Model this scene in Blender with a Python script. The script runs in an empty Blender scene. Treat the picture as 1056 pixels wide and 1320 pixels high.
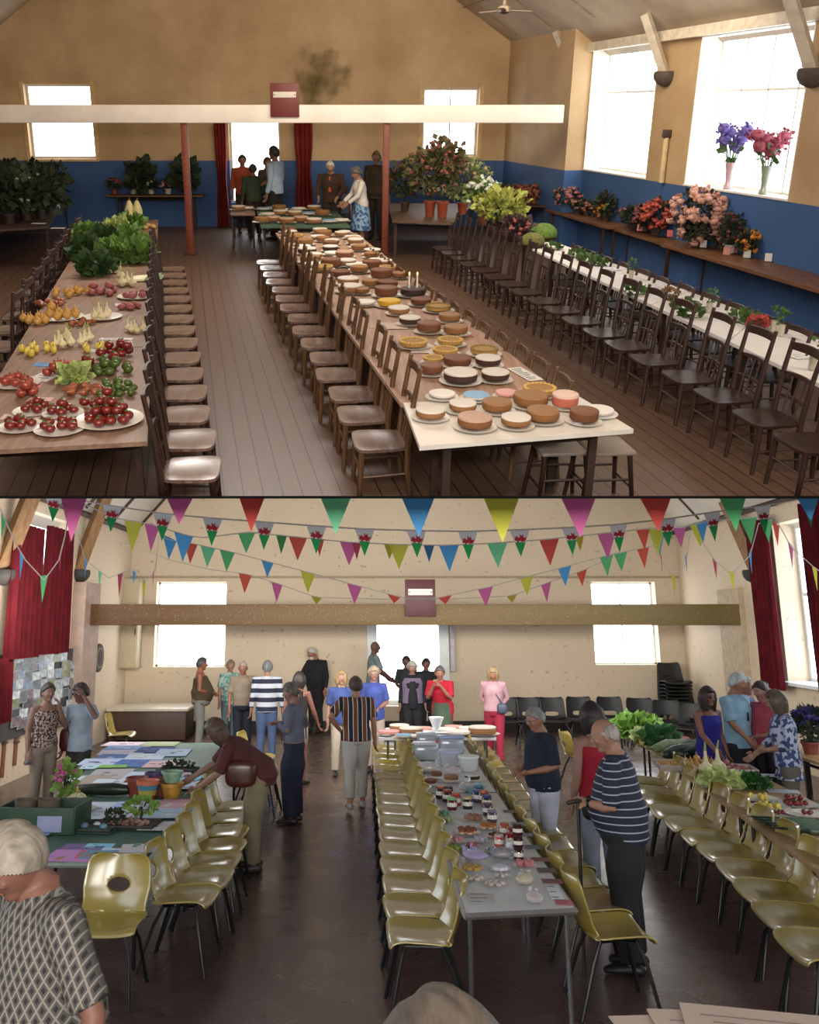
import bpy, bmesh, math, random
from mathutils import Vector, Matrix, Euler
PI = math.pi
random.seed(7)
sc = bpy.context.scene
col = sc.collection
F = 1150.0; PPX = 440.0; PPY = 540.0; W = 1056.0; Hh = 1320.0
HA, HB = 3.0, 2.4
PB = math.atan(260 / F); PA = math.atan(400 / F)
CAMLOC = Vector((0, 0, HB))
RC = Matrix.Rotation(PI / 2 + PB, 3, 'X')
MB_ = Matrix.Identity(4)
# the old hall stands on a tilted deck above the present hall; both are rigid rooms
MA_ = Matrix.Translation(CAMLOC) @ Matrix.Rotation(PA + PB, 4, 'X') @ Matrix.Translation((0, 0, -HA))
ROOM = {'A': MA_, 'B': MB_}
CH = {'A': HA, 'B': HB}
INV = {'A': MA_.to_3x3().inverted(), 'B': Matrix.Identity(3)}

def ray(room, px, py):
    return INV[room] @ (RC @ Vector(((px - PPX) / F, -(py - PPY) / F, -1)))
def fl(room, px, py, z=0.0):
    d = ray(room, px, py); t = (z - CH[room]) / d.z
    return Vector((d.x * t, d.y * t, z))
def dp(room, px, py, y):
    d = ray(room, px, py); t = y / d.y
    return Vector((d.x * t, y, CH[room] + d.z * t))
def pl(room, px, py, p0, n):
    d = ray(room, px, py); o = Vector((0, 0, CH[room]))
    t = (p0 - o).dot(n) / d.dot(n)
    return o + d * t

# ------------------------------------------------------------ materials
def lin(c):
    if isinstance(c, str):
        c = c.lstrip('#'); c = [int(c[i:i + 2], 16) / 255 for i in (0, 2, 4)]
    return tuple((x / 12.92 if x <= .04045 else ((x + .055) / 1.055) ** 2.4) for x in c[:3]) + (1,)
MATS = {}
def newmat(name):
    m = bpy.data.materials.new(name); m.use_nodes = True
    nt = m.node_tree; b = nt.nodes['Principled BSDF']
    return m, nt, b
def nn(nt, t, **kw):
    n = nt.nodes.new(t)
    for k, v in kw.items(): setattr(n, k, v)
    return n
def mixc(nt, fac, a, b, mode='MIX'):
    n = nn(nt, 'ShaderNodeMix', data_type='RGBA', blend_type=mode)
    for s, v in ((0, fac), (6, a), (7, b)):
        if hasattr(v, 'is_linked'): nt.links.new(v, n.inputs[s])
        else: n.inputs[s].default_value = v
    return n.outputs[2]
def mth(nt, op, a, b=0.0, c=None):
    n = nn(nt, 'ShaderNodeMath', operation=op)
    for s, v in ((0, a), (1, b), (2, c)):
        if v is None: continue
        if hasattr(v, 'is_linked'): nt.links.new(v, n.inputs[s])
        else: n.inputs[s].default_value = v
    return n.outputs[0]
def coord(nt, kind='Object'):
    return nn(nt, 'ShaderNodeTexCoord').outputs[kind]
def noise(nt, scale=5, detail=3, vec=None, sc3=None):
    n = nn(nt, 'ShaderNodeTexNoise'); n.inputs['Scale'].default_value = scale; n.inputs['Detail'].default_value = detail
    v = vec or coord(nt)
    if sc3:
        mp = nn(nt, 'ShaderNodeMapping'); mp.inputs['Scale'].default_value = sc3
        nt.links.new(v, mp.inputs[0]); v = mp.outputs[0]
    nt.links.new(v, n.inputs[0])
    return n.outputs[0]
def M(color, rough=.6, var=.12, scale=8, metal=0, spec=.5, bump=0, name=None, alpha=None, trans=0, sheen=0):
    key = (str(color), rough, var, scale, metal, spec, bump, alpha, trans)
    if key in MATS: return MATS[key]
    m, nt, b = newmat(name or 'paint_' + str(color).strip('#'))
    c = lin(color)
    if var:
        f = noise(nt, scale)
        dark = tuple(x * (1 - var * 1.6) for x in c[:3]) + (1,); lt = tuple(min(1, x * (1 + var * 1.3)) for x in c[:3]) + (1,)
        f2 = mth(nt, 'MULTIPLY_ADD', f, 2.2, -.6)
        cc = nn(nt, 'ShaderNodeClamp'); nt.links.new(f2, cc.inputs[0])
        nt.links.new(mixc(nt, cc.outputs[0], dark, lt), b.inputs['Base Color'])
    else: b.inputs['Base Color'].default_value = c
    b.inputs['Roughness'].default_value = rough; b.inputs['Metallic'].default_value = metal
    b.inputs['Specular IOR Level'].default_value = spec
    if alpha is not None: b.inputs['Alpha'].default_value = alpha
    if trans: b.inputs['Transmission Weight'].default_value = trans
    if bump:
        bp = nn(nt, 'ShaderNodeBump'); bp.inputs['Strength'].default_value = bump; bp.inputs['Distance'].default_value = .02
        nt.links.new(noise(nt, scale * 3, 4), bp.inputs['Height']); nt.links.new(bp.outputs[0], b.inputs['Normal'])
    MATS[key] = m
    return m
def glow(color, s):
    m, nt, b = newmat('daylight_glass')
    b.inputs['Base Color'].default_value = lin(color); b.inputs['Roughness'].default_value = .1
    b.inputs['Emission Color'].default_value = lin(color)
    f = noise(nt, 1.3, 2)
    nt.links.new(mth(nt, 'MULTIPLY_ADD', f, s * .5, s * .75), b.inputs['Emission Strength'])
    return m
def sepxyz(nt, vec=None):
    s = nn(nt, 'ShaderNodeSeparateXYZ'); nt.links.new(vec or coord(nt), s.inputs[0]); return s.outputs
def stripes(c1, c2, axis, period, duty=.5, rough=.8, off=0.0, c3=None, name='striped_cloth'):
    m, nt, b = newmat(name)
    s = sepxyz(nt)[axis]
    fr = mth(nt, 'FRACT', mth(nt, 'MULTIPLY_ADD', s, 1 / period, 50.0 + off))
    g = mth(nt, 'LESS_THAN', fr, duty)
    out = mixc(nt, g, lin(c1), lin(c2))
    if c3:
        g2 = mth(nt, 'GREATER_THAN', mth(nt, 'FRACT', mth(nt, 'MULTIPLY_ADD', s, .5 / period, 50.0 + off)), .5)
        out = mixc(nt, g, mixc(nt, g2, lin(c1), lin(c3)), lin(c2))
    nt.links.new(out, b.inputs['Base Color']); b.inputs['Roughness'].default_value = rough
    return m
def blotch(c1, c2, scale, thr=.5, rough=.8, c3=None, vor=False, name='patterned_cloth'):
    m, nt, b = newmat(name)
    if vor:
        v = nn(nt, 'ShaderNodeTexVoronoi'); v.inputs['Scale'].default_value = scale; nt.links.new(coord(nt), v.inputs[0]); f = v.outputs[0]
    else: f = noise(nt, scale, 2)
    g = mth(nt, 'LESS_THAN', f, thr)
    out = mixc(nt, g, lin(c1), lin(c2))
    if c3: out = mixc(nt, mth(nt, 'LESS_THAN', f, thr * .86), out, lin(c3))
    nt.links.new(out, b.inputs['Base Color']); b.inputs['Roughness'].default_value = rough
    return m
def diamond(c1, c2, c3, s, name='diamond_cloth'):
    m, nt, b = newmat(name)
    o = sepxyz(nt)
    h = mth(nt, 'ADD', o[0], mth(nt, 'MULTIPLY', o[1], .9))
    a = mth(nt, 'ABSOLUTE', mth(nt, 'SUBTRACT', mth(nt, 'FRACT', mth(nt, 'MULTIPLY_ADD', mth(nt, 'ADD', h, mth(nt, 'MULTIPLY', o[2], .8)), s, 50)), .5))
    c = mth(nt, 'ABSOLUTE', mth(nt, 'SUBTRACT', mth(nt, 'FRACT', mth(nt, 'MULTIPLY_ADD', mth(nt, 'SUBTRACT', h, mth(nt, 'MULTIPLY', o[2], .8)), s, 50)), .5))
    mx = mth(nt, 'MAXIMUM', a, c); 
    out = mixc(nt, mth(nt, 'GREATER_THAN', mx, .41), lin(c1), lin(c2))
    out = mixc(nt, mth(nt, 'LESS_THAN', mx, .2), out, lin(c3))
    nt.links.new(out, b.inputs['Base Color']); b.inputs['Roughness'].default_value = .85
    return m
def wood(c1, c2, axis=0, rough=.45, scale=6, name='wood', spec=.5, coat=0):
    key = ('wood', c1, c2, axis, rough, scale, spec)
    if key in MATS: return MATS[key]
    m, nt, b = newmat(name)
    s3 = [8, 8, 8]; s3[axis] = .7
    f = noise(nt, scale * .5, 4, None, s3)
    r = nn(nt, 'ShaderNodeValToRGB'); r.color_ramp.elements[0].position = .3; r.color_ramp.elements[1].position = .7
    r.color_ramp.elements[0].color = lin(c1); r.color_ramp.elements[1].color = lin(c2)
    nt.links.new(f, r.inputs[0]); nt.links.new(r.outputs[0], b.inputs['Base Color'])
    b.inputs['Roughness'].default_value = rough; b.inputs['Specular IOR Level'].default_value = spec
    if coat: b.inputs['Coat Weight'].default_value = coat; b.inputs['Coat Roughness'].default_value = .2
    MATS[key] = m
    return m

# ------------------------------------------------------------ mesh builder
class MB:
    def __init__(s): s.v = []; s.f = []; s.m = []; s.mi = 0
    def add(s, vs, fs, mtx=None):
        n = len(s.v)
        for p in vs:
            p = Vector(p); s.v.append(mtx @ p if mtx else p)
        for f in fs: s.f.append(tuple(i + n for i in f)); s.m.append(s.mi)
        return s
    def box(s, c, d, mtx=None, taper=1.0):
        x, y, z = d[0] / 2, d[1] / 2, d[2] / 2; k = taper
        vs = [(-x * k, -y * k, -z), (x * k, -y * k, -z), (x * k, y * k, -z), (-x * k, y * k, -z), (-x, -y, z), (x, -y, z), (x, y, z), (-x, y, z)]
        t = Matrix.Translation(c)
        return s.add(vs, [(0, 3, 2, 1), (4, 5, 6, 7), (0, 1, 5, 4), (1, 2, 6, 5), (2, 3, 7, 6), (3, 0, 4, 7)], (mtx @ t) if mtx else t)
    def rbox(s, c, d, r=.01, mtx=None, seg=2):
        bm = bmesh.new(); bmesh.ops.create_cube(bm, size=1)
        for v in bm.verts: v.co = Vector((v.co.x * d[0], v.co.y * d[1], v.co.z * d[2]))
        bmesh.ops.bevel(bm, geom=bm.edges[:], offset=min(r, min(d) * .45), segments=seg, affect='EDGES', profile=.5)
        bm.verts.index_update()
        t = Matrix.Translation(c)
        s.add([v.co.copy() for v in bm.verts], [tuple(v.index for v in f.verts) for f in bm.faces], (mtx @ t) if mtx else t); bm.free()
        return s
    def prism(s, poly, z0, z1, mtx=None):
        n = len(poly)
        vs = [(p[0], p[1], z0) for p in poly] + [(p[0], p[1], z1) for p in poly]
        fs = [tuple(range(n - 1, -1, -1)), tuple(range(n, 2 * n))] + [(i, (i + 1) % n, n + (i + 1) % n, n + i) for i in range(n)]
        return s.add(vs, fs, mtx)
    def tube(s, pts, rad, seg=8, ref=None, flat=1.0, cap=True, round_=False):
        pts = [Vector(p) for p in pts]; n = len(pts)
        if not isinstance(rad, list): rad = [rad] * n
        rad = [(r if hasattr(r, '__len__') else (r, r * flat)) for r in rad]
        if round_:
            t0 = (pts[0] - pts[1]).normalized(); t1 = (pts[-1] - pts[-2]).normalized()
            r0, r1 = rad[0], rad[-1]
            m0, m1 = min(r0), min(r1)
            pre = [(pts[0] + t0 * m0 * .95, (r0[0] * .3, r0[1] * .3)), (pts[0] + t0 * m0 * .6, (r0[0] * .8, r0[1] * .8))]
            post = [(pts[-1] + t1 * m1 * .6, (r1[0] * .8, r1[1] * .8)), (pts[-1] + t1 * m1 * .95, (r1[0] * .3, r1[1] * .3))]
            pts = [p for p, _ in pre] + pts + [p for p, _ in post]; rad = [r for _, r in pre] + rad + [r for _, r in post]; n = len(pts)
        vs = []; prev = None
        for i in range(n):
            a = pts[max(0, i - 1)]; b = pts[min(n - 1, i + 1)]; t = (b - a)
            if t.length < 1e-9: t = Vector((0, 0, 1))
            t.normalize()
            if ref is not None: sx = Vector(ref)
            elif prev is not None: sx = prev
            else: sx = Vector((1, 0, 0)) if abs(t.x) < .8 else Vector((0, 1, 0))
            sx = sx - t * sx.dot(t)
            if sx.length < 1e-5: sx = t.orthogonal()
            sx.normalize(); prev = sx; sy = t.cross(sx)
            for k in range(seg):
                an = 2 * PI * k / seg
                vs.append(pts[i] + sx * (math.cos(an) * rad[i][0]) + sy * (math.sin(an) * rad[i][1]))
        fs = []
        for i in range(n - 1):
            for k in range(seg):
                fs.append((i * seg + k, i * seg + (k + 1) % seg, (i + 1) * seg + (k + 1) % seg, (i + 1) * seg + k))
        if cap: fs.append(tuple(range(seg - 1, -1, -1))); fs.append(tuple(range((n - 1) * seg, n * seg)))
        return s.add(vs, fs)
    def lathe(s, prof, seg=20, mtx=None, cap0=True, cap1=True):
        vs = []; n = len(prof)
        for r, z in prof:
            for k in range(seg):
                a = 2 * PI * k / seg; vs.append((r * math.cos(a), r * math.sin(a), z))
        fs = [(i * seg + k, i * seg + (k + 1) % seg, (i + 1) * seg + (k + 1) % seg, (i + 1) * seg + k) for i in range(n - 1) for k in range(seg)]
        if cap0: fs.append(tuple(range(seg - 1, -1, -1)))
        if cap1: fs.append(tuple(range((n - 1) * seg, n * seg)))
        return s.add(vs, fs, mtx)
    def ball(s, c, r, seg=12, rings=8, fn=None, mtx=None):
        if not hasattr(r, '__len__'): r = (r, r, r)
        vs = [(0, 0, -1)]
        for i in range(1, rings):
            th = PI * i / rings - PI / 2
            for k in range(seg):
                a = 2 * PI * k / seg; vs.append((math.cos(th) * math.cos(a), math.cos(th) * math.sin(a), math.sin(th)))
        vs.append((0, 0, 1))
        fs = [(0, 1 + (k + 1) % seg, 1 + k) for k in range(seg)]
        for i in range(rings - 2):
            b = 1 + i * seg
            fs += [(b + k, b + (k + 1) % seg, b + seg + (k + 1) % seg, b + seg + k) for k in range(seg)]
        b = 1 + (rings - 2) * seg; e = len(vs) - 1
        fs += [(b + k, b + (k + 1) % seg, e) for k in range(seg)]
        if fn: vs = [fn(Vector(v)) for v in vs]
        vs = [Vector((v[0] * r[0] + c[0], v[1] * r[1] + c[1], v[2] * r[2] + c[2])) for v in vs]
        return s.add(vs, fs, mtx)
    def leaves(s, c, r, n, size, rnd, up=.3, shell=.55, w=.45):
        for _ in range(n):
            d = Vector((rnd.gauss(0, 1), rnd.gauss(0, 1), rnd.gauss(0, 1))).normalized()
            k = rnd.uniform(shell, 1)
            p = Vector((c[0] + d.x * r[0] * k, c[1] + d.y * r[1] * k, c[2] + d.z * r[2] * k))
            ax = (d + Vector((rnd.uniform(-.6, .6), rnd.uniform(-.6, .6), rnd.uniform(-.4, .5) + up))).normalized()
            sd = ax.orthogonal().normalized(); sd = Matrix.Rotation(rnd.uniform(0, 6.3), 3, ax) @ sd; nm = ax.cross(sd)
            L = size * rnd.uniform(.7, 1.3)
            a = p; m1 = p + ax * L * .5 + nm * L * .12; t = p + ax * L
            s.add([a, m1 + sd * L * w, t, m1 - sd * L * w], [(0, 1, 2), (0, 2, 3)])
        return s
    def mesh(s, name, mats, smooth=True):
        me = bpy.data.meshes.new(name); me.from_pydata(s.v, [], s.f)
        for m in (mats if isinstance(mats, (list, tuple)) else [mats]): me.materials.append(m)
        if any(s.m): me.polygons.foreach_set('material_index', s.m)
        bm = bmesh.new(); bm.from_mesh(me); bmesh.ops.recalc_face_normals(bm, faces=bm.faces[:])
        if smooth:
            for f in bm.faces: f.smooth = True
            for e in bm.edges:
                if len(e.link_faces) == 2 and e.calc_face_angle(0) > .7: e.smooth = False
        bm.to_mesh(me); bm.free(); me.update()
        return me
def put(o, room, loc, rz=0, mtx=None):
    m = ROOM[room] @ Matrix.Translation(loc) @ Matrix.Rotation(rz, 4, 'Z')
    o.matrix_world = m @ mtx if mtx else m
    return o
def tag(o, label=None, cat=None, group=None, kind=None):
    for k, v in (('label', label), ('category', cat), ('group', group), ('kind', kind)):
        if v: o[k] = v
    return o
def thing(name, label, cat, room, loc, rz=0, group=None, mtx=None):
    o = bpy.data.objects.new(name, None); o.empty_display_size = .1; col.objects.link(o)
    put(o, room, loc, rz, mtx); return tag(o, label, cat, group)
def part(name, mb, mat, parent, smooth=True, label=None, mtx=None):
    me = mb if isinstance(mb, bpy.types.Mesh) else mb.mesh(name, mat, smooth)
    o = bpy.data.objects.new(name, me); col.objects.link(o); o.parent = parent
    if mtx: o.matrix_local = mtx
    if label: o['label'] = label
    return o
def solo(name, mb, mat, label, cat, room, loc=(0, 0, 0), rz=0, group=None, smooth=True, kind=None, mtx=None):
    me = mb if isinstance(mb, bpy.types.Mesh) else mb.mesh(name, mat, smooth)
    o = bpy.data.objects.new(name, me); col.objects.link(o); put(o, room, loc, rz, mtx)
    return tag(o, label, cat, group, kind)
def struct(name, mb, mat, room, smooth=False, parent=None, loc=(0, 0, 0)):
    me = mb.mesh(name, mat, smooth); o = bpy.data.objects.new(name, me); col.objects.link(o)
    if parent: o.parent = parent
    else: put(o, room, loc); o['kind'] = 'structure'
    return o
def dup(src, room, loc, rz, label=None, group=None, mtx=None, scale=None):
    r = src.copy(); col.objects.link(r)
    if label: r['label'] = label
    if group: r['group'] = group
    m = ROOM[room] @ Matrix.Translation(loc) @ Matrix.Rotation(rz, 4, 'Z')
    if mtx: m = m @ mtx
    if scale: m = m @ Matrix.Diagonal((scale[0], scale[1], scale[2], 1))
    r.matrix_world = m
    for ch in KIDS.get(src.name, ()):
        c = ch.copy(); col.objects.link(c); c.parent = r; c.matrix_parent_inverse = Matrix.Identity(4)
        for g in KIDS.get(ch.name, ()):
            d = g.copy(); col.objects.link(d); d.parent = c
    return r
KIDS = {}
def kids(o):
    KIDS[o.name] = list(o.children)
    for c in o.children: KIDS[c.name] = list(c.children)
    return o
def bake(o, mods):
    """apply modifiers described as (type, {settings}) and return a plain mesh"""
    for t, st in mods:
        m = o.modifiers.new(t, t)
        for k, v in st.items(): setattr(m, k, v)
    dg = bpy.context.evaluated_depsgraph_get()
    me = bpy.data.meshes.new_from_object(o.evaluated_get(dg), depsgraph=dg)
    o.modifiers.clear(); old = o.data; o.data = me
    return me
def ordn(i):
    w = ['first', 'second', 'third', 'fourth', 'fifth', 'sixth', 'seventh', 'eighth', 'ninth', 'tenth', 'eleventh', 'twelfth', 'thirteenth', 'fourteenth', 'fifteenth', 'sixteenth', 'seventeenth', 'eighteenth', 'nineteenth', 'twentieth']
    return w[i] if i < 20 else 'number %d' % (i + 1)

# camera
cd = bpy.data.cameras.new('camera'); cam = bpy.data.objects.new('camera', cd); col.objects.link(cam)
cd.sensor_fit = 'HORIZONTAL'; cd.sensor_width = 36; cd.lens = F / W * 36
cd.shift_x = (W / 2 - PPX) / W; cd.shift_y = (PPY - Hh / 2) / W; cd.clip_start = .05; cd.clip_end = 200
cam.location = CAMLOC; cam.rotation_euler = (PI / 2 + PB, 0, 0); sc.camera = cam
# ------------------------------------------------------------ room shells
def hdir(room, px, py):
    d = ray(room, px, py); d.z = 0; return d.normalized()
DA = hdir('A', 235, 140); NA = Vector((DA.y, -DA.x, 0))          # NA points to the right wall's outside
DB = hdir('B', 485, 800); NB = Vector((DB.y, -DB.x, 0))
ZV = Vector((0, 0, 1)); XV = Vector((1, 0, 0)); YV = Vector((0, 1, 0))
def wallgrid(mb, p0, u, n, s0, s1, z0, z1, holes, t=.35):
    """wall of thickness t behind the face through p0, u along it, n pointing out of the room"""
    ss = sorted({s0, s1} | {h[0] for h in holes} | {h[1] for h in holes}); zz = sorted({z0, z1} | {h[2] for h in holes} | {h[3] for h in holes})
    m = Matrix((( u.x, n.x, 0, p0.x), (u.y, n.y, 0, p0.y), (0, 0, 1, 0), (0, 0, 0, 1)))
    for a, b in zip(ss, ss[1:]):
        for c, d in zip(zz, zz[1:]):
            if any(a >= h[0] - 1e-4 and b <= h[1] + 1e-4 and c >= h[2] - 1e-4 and d <= h[3] + 1e-4 for h in holes): continue
            mb.box(((a + b) / 2, t / 2, (c + d) / 2), (b - a, t, d - c), m)
    return m
def sz(room, px, py, p0, u, n):
    p = pl(room, px, py, p0, n); return (p - p0).dot(u), p.z
def hole(room, x0, x1, y0, y1, p0, u, n):
    a = sz(room, x0, (y0 + y1) / 2, p0, u, n)[0]; b = sz(room, x1, (y0 + y1) / 2, p0, u, n)[0]
    zt = sz(room, (x0 + x1) / 2, y0, p0, u, n)[1]; zb = sz(room, (x0 + x1) / 2, y1, p0, u, n)[1]
    return [min(a, b), max(a, b), zb, zt]
def window(name, m, h, room, depth, mt_frame, mt_glass, nx, nz, fw=.06, zsplit=None):
    """frame, glazing bars and panes standing in a hole h of the wall with matrix m"""
    a, b, c, d = h
    fr = MB()
    y = depth
    for q in ((a, a + fw, c, d), (b - fw, b, c, d), (a, b, c, c + fw), (a, b, d - fw, d)):
        fr.box(((q[0] + q[1]) / 2, y, (q[2] + q[3]) / 2), (q[1] - q[0], .07, q[3] - q[2]), m)
    for i in range(1, nx): fr.box((a + (b - a) * i / nx, y, (c + d) / 2), (fw * .6, .05, d - c), m)
    for z in (zsplit or [c + (d - c) * i / nz for i in range(1, nz)]): fr.box(((a + b) / 2, y, z), (b - a, .05, fw * .7), m)
    o = struct(name, fr, mt_frame, room)
    g = MB().box(((a + b) / 2, y + .04, (c + d) / 2), (b - a, .02, d - c), m)
    part('glass_pane', g, mt_glass, o, False)
    return o

# ---- room A (old photograph half)
def wallmatA(dado, left_dark=True):
    m, nt, b = newmat('ochre_plaster_blue_dado')
    o = sepxyz(nt)
    f = noise(nt, .8, 5); f2 = noise(nt, 14, 3)
    cc = nn(nt, 'ShaderNodeValToRGB'); e = cc.color_ramp.elements
    e[0].position = .3; e[0].color = lin('#ab8d68'); e[1].position = .72; e[1].color = lin('#cdb08a')
    nt.links.new(f, cc.inputs[0])
    top = mixc(nt, mth(nt, 'MULTIPLY', f2, .25), cc.outputs[0], lin('#94774c'))
    blue = mixc(nt, f, lin('#2d4a74'), lin('#3d639a'))
    g = mth(nt, 'GREATER_THAN', o[2], dado)
    nt.links.new(mixc(nt, g, blue, top), b.inputs['Base Color'])
    b.inputs['Roughness'].default_value = .75
    return m
YA = fl('A', 300, 292).y
pA = dp('A', 650, 200, YA); pA.z = 0
zdA = dp('A', 400, 207, YA).z
WA = wallmatA(zdA)
mb = MB(); n = YV
hl = hole('A', 35, 120, 108, 205, pA, XV, n); hm_ = hole('A', 296, 362, 150, 262, pA, XV, n); hr = hole('A', 545, 617, 113, 202, pA, XV, n)
xl = dp('A', -14, 200, YA).x - pA.x
mA = wallgrid(mb, pA, XV, YV, xl, .6, 0, 9, [hl, hm_, hr])
struct('wall_back', mb, WA, 'A')
GLA = glow('#e9f0f4', 5); WF = M('#cfc4b4', .5, .08)
window('window_1', mA, hl, 'A', .2, WF, GLA, 1, 2); window('window_2', mA, hm_, 'A', .2, WF, GLA, 1, 1); window('window_3', mA, hr, 'A', .25, WF, GLA, 2, 1)
mb = MB()
for h in (hl, hr):
    mb.box(((h[0] + h[1]) / 2, -.02, h[2] - .03), (h[1] - h[0] + .2, .14, .06), mA)
    for s in (h[0] - .05, h[1] + .05): mb.box((s, -.01, (h[2] + h[3]) / 2), (.1, .04, h[3] - h[2] + .1), mA)
struct('trim_1', mb, M('#c8a878', .6), 'A')
# right wall, windows: the wall steps back beyond the far corner pier
pA0 = pA.copy(); pA = pA0 + NA * .42
s728 = sz('A', 728, 220, pA0, -DA, NA)[0]
h1 = hole('A', 755, 842, 62, 228, pA, -DA, NA); h2 = hole('A', 893, 1034, 36, 256, pA, -DA, NA)
h1b = hole('A', 735, 755, 96, 225, pA, -DA, NA)
h1b[0] = max(h1b[0], s728 + .03)
def topb(h, xm, yt, yb, xmb=None):
    return sz('A', xm, yt, pA, -DA, NA)[1], sz('A', xm, yb, pA, -DA, NA)[1]
t1, b1 = topb(h1, 800, 57, 232); t2, b2 = topb(h2, 965, 38, 250)
h1[0] = h1b[0]; h1[2:] = [zdA + .02, t1]; h2[2:] = [zdA + .02, t2]
zeA = sz('A', 650, 57, pA0, -DA, NA)[1]
mb = MB(); sEnd = sz('A', 1200, 250, pA, -DA, NA)[0]
mR = wallgrid(mb, pA, -DA, NA, s728 + .001, sEnd, 0, zeA + .1, [h1, h2], .55)
wallgrid(mb, pA0, -DA, NA, -.3, s728, 0, zeA + .1, [], .97)
struct('wall_right', mb, WA, 'A')
GLR = glow('#e4ecf2', 3.5); WH = M('#e6e2da', .5, .05)
z1 = sz('A', 800, 118, pA, -DA, NA)[1]; z2 = sz('A', 965, 115, pA, -DA, NA)[1]
window('window_4', mR, h1, 'A', .42, WH, GLR, 3, 2, .05, [z1]); window('window_5', mR, h2, 'A', .42, WH, GLR, 4, 2, .05, [z2])
mb = MB()
for h in (h1, h2): mb.box(((h[0] + h[1]) / 2, .18, h[2] - .0), (h[1] - h[0], .4, .03), mR)
struct('trim_2', mb, WH, 'A')
WR = M('#f2ece0', .7, .03); mb = MB()
for h in (h1, h2):
    for s_0 in (h[0] + .012, h[1] - .012): mb.box((s_0, .2, (h[2] + h[3]) / 2), (.024, .4, h[3] - h[2]), mR)
    mb.box(((h[0] + h[1]) / 2, .2, h[3] - .012), (h[1] - h[0], .4, .024), mR)
struct('trim_11', mb, WR, 'A')
# left wall (out of frame), floor, roof
pAl = Vector((pA0.x + xl, YA, 0)); mb = MB()
wallgrid(mb, pAl, -DA, -NA, 0, sEnd + 2, 0, zeA + .1, [], .3); struct('wall_left', mb, WA, 'A')
m, nt, b = newmat('worn_floorboards')
o_ = coord(nt); rot = nn(nt, 'ShaderNodeMapping'); rot.inputs['Rotation'].default_value = (0, 0, -math.atan2(DA.x, DA.y) * -1 + 0); nt.links.new(o_, rot.inputs[0])
s_ = sepxyz(nt, rot.outputs[0])
pw = .16
fr_ = mth(nt, 'FRACT', mth(nt, 'MULTIPLY_ADD', s_[0], 1 / pw, 200)); idx = mth(nt, 'FLOOR', mth(nt, 'MULTIPLY_ADD', s_[0], 1 / pw, 200))
wn = nn(nt, 'ShaderNodeTexWhiteNoise', noise_dimensions='1D'); nt.links.new(idx, wn.inputs['W'])
n1 = noise(nt, 3, 5, rot.outputs[0], (6, .6, 1)); n2 = noise(nt, .5, 3)
c0 = mixc(nt, n1, lin('#4a3426'), lin('#6e5240')); c0 = mixc(nt, mth(nt, 'MULTIPLY', wn.outputs[0], .35), c0, lin('#4a3122'))
c0 = mixc(nt, mth(nt, 'MULTIPLY', n2, .5), c0, lin('#5c4a40'))
gap = mth(nt, 'LESS_THAN', fr_, .07)
nt.links.new(mixc(nt, gap, c0, lin('#1d130d')), b.inputs['Base Color']); b.inputs['Roughness'].default_value = .42
y0A = fl('A', 400, 641).y
mb = MB(); mb.box(((pAl.x + pA.x) / 2 + 1, (YA + 5) / 2, -.06), (60, YA - 5 + .8, .12))
struct('floor', mb, m, 'A')
# roof planes
g2 = dp('A', 585, 0, YA); slope = (g2.z - zeA) / (pA0.x - g2.x)
eR = Vector((pA0.x, YA, zeA)); eL = Vector((pAl.x, YA, zeA)); rid = (eR.x + eL.x) / 2; zr = zeA + slope * (eR.x - rid)
def roof_plane(e, top, L, d, t=.12):
    vs = [e, e - d * L, top - d * L, top]; vs = [Vector(v) for v in vs]
    return [v for v in vs] + [v + Vector((0, 0, t)) for v in vs], [(0, 1, 2, 3), (7, 6, 5, 4), (0, 4, 5, 1), (1, 5, 6, 2), (2, 6, 7, 3), (3, 7, 4, 0)]
CEA = M('#bcab96', .8, .12, 1.2)
mb = MB(); mb.add(*roof_plane(eR + Vector((.75, .3, -.75 * slope)), Vector((rid, YA + .3, zr)), 28, DA)); mb.add(*roof_plane(eL + Vector((-.3, .3, -.3 * slope)), Vector((rid, YA + .3, zr)), 28, DA))
struct('ceiling', mb, CEA, 'A')
# seams and wall plate
mb = MB()
up = (Vector((rid, 0, zr)) - Vector((eR.x, 0, zeA))).normalized()
for k in range(9):
    a = eR - DA * (1.0 + k * 2.2) + up * .25 - ZV * .02; mb.tube([a, a + up * 6], .012, 4)
for k in (1.5, 3.0): a = eR + up * k - ZV * .02; mb.tube([a, a - DA * 20], .012, 4)
struct('trim_3', mb, M('#8a7460', .8), 'A')
mb = MB(); mb.box((11, -.07, zeA - .06 - .42 * slope), (22, .16, .17), mR); struct('trim_4', mb, M('#ddd2c0', .6), 'A')
# timber roof braces on stone corbels along the right wall
BRW = M('#cabfae', .6, .1); BRD = M('#54483f', .8, .15)
for (bx, by, tx, ty, w, lab) in ((742, 92, 716, 40, .22, 'white painted roof brace in the far right corner of the old hall'),
        (862, 92, 832, 18, .26, 'white painted roof brace between the two tall windows, on dark corbel'),
        (1054, 88, 1018, -6, .3, 'white painted roof brace at the right edge of the old hall, on dark corbel')):
    p = pl('A', bx, by, pA, NA); s = (p - pA).dot(-DA)
    t = dp('A', tx, ty, p.y - .05)
    q = thing('roof_brace', lab, 'brace', 'A', p, 0, 'roof braces of the old hall')
    a = Vector((-.08, 0, 0)); c = t - p
    part('timber', MB().tube([a - (c - a) * .02, c], (w * .42, w * .36), 4, ref=(0, 1, 0)), BRW, q, False)
    if bx > 800:
        part('corbel', MB().ball((-.04, 0, -.06), (.22, .22, .2), 12, 8, lambda v: Vector((v.x, v.y, min(v.z, .3)))), BRD, q)
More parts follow.
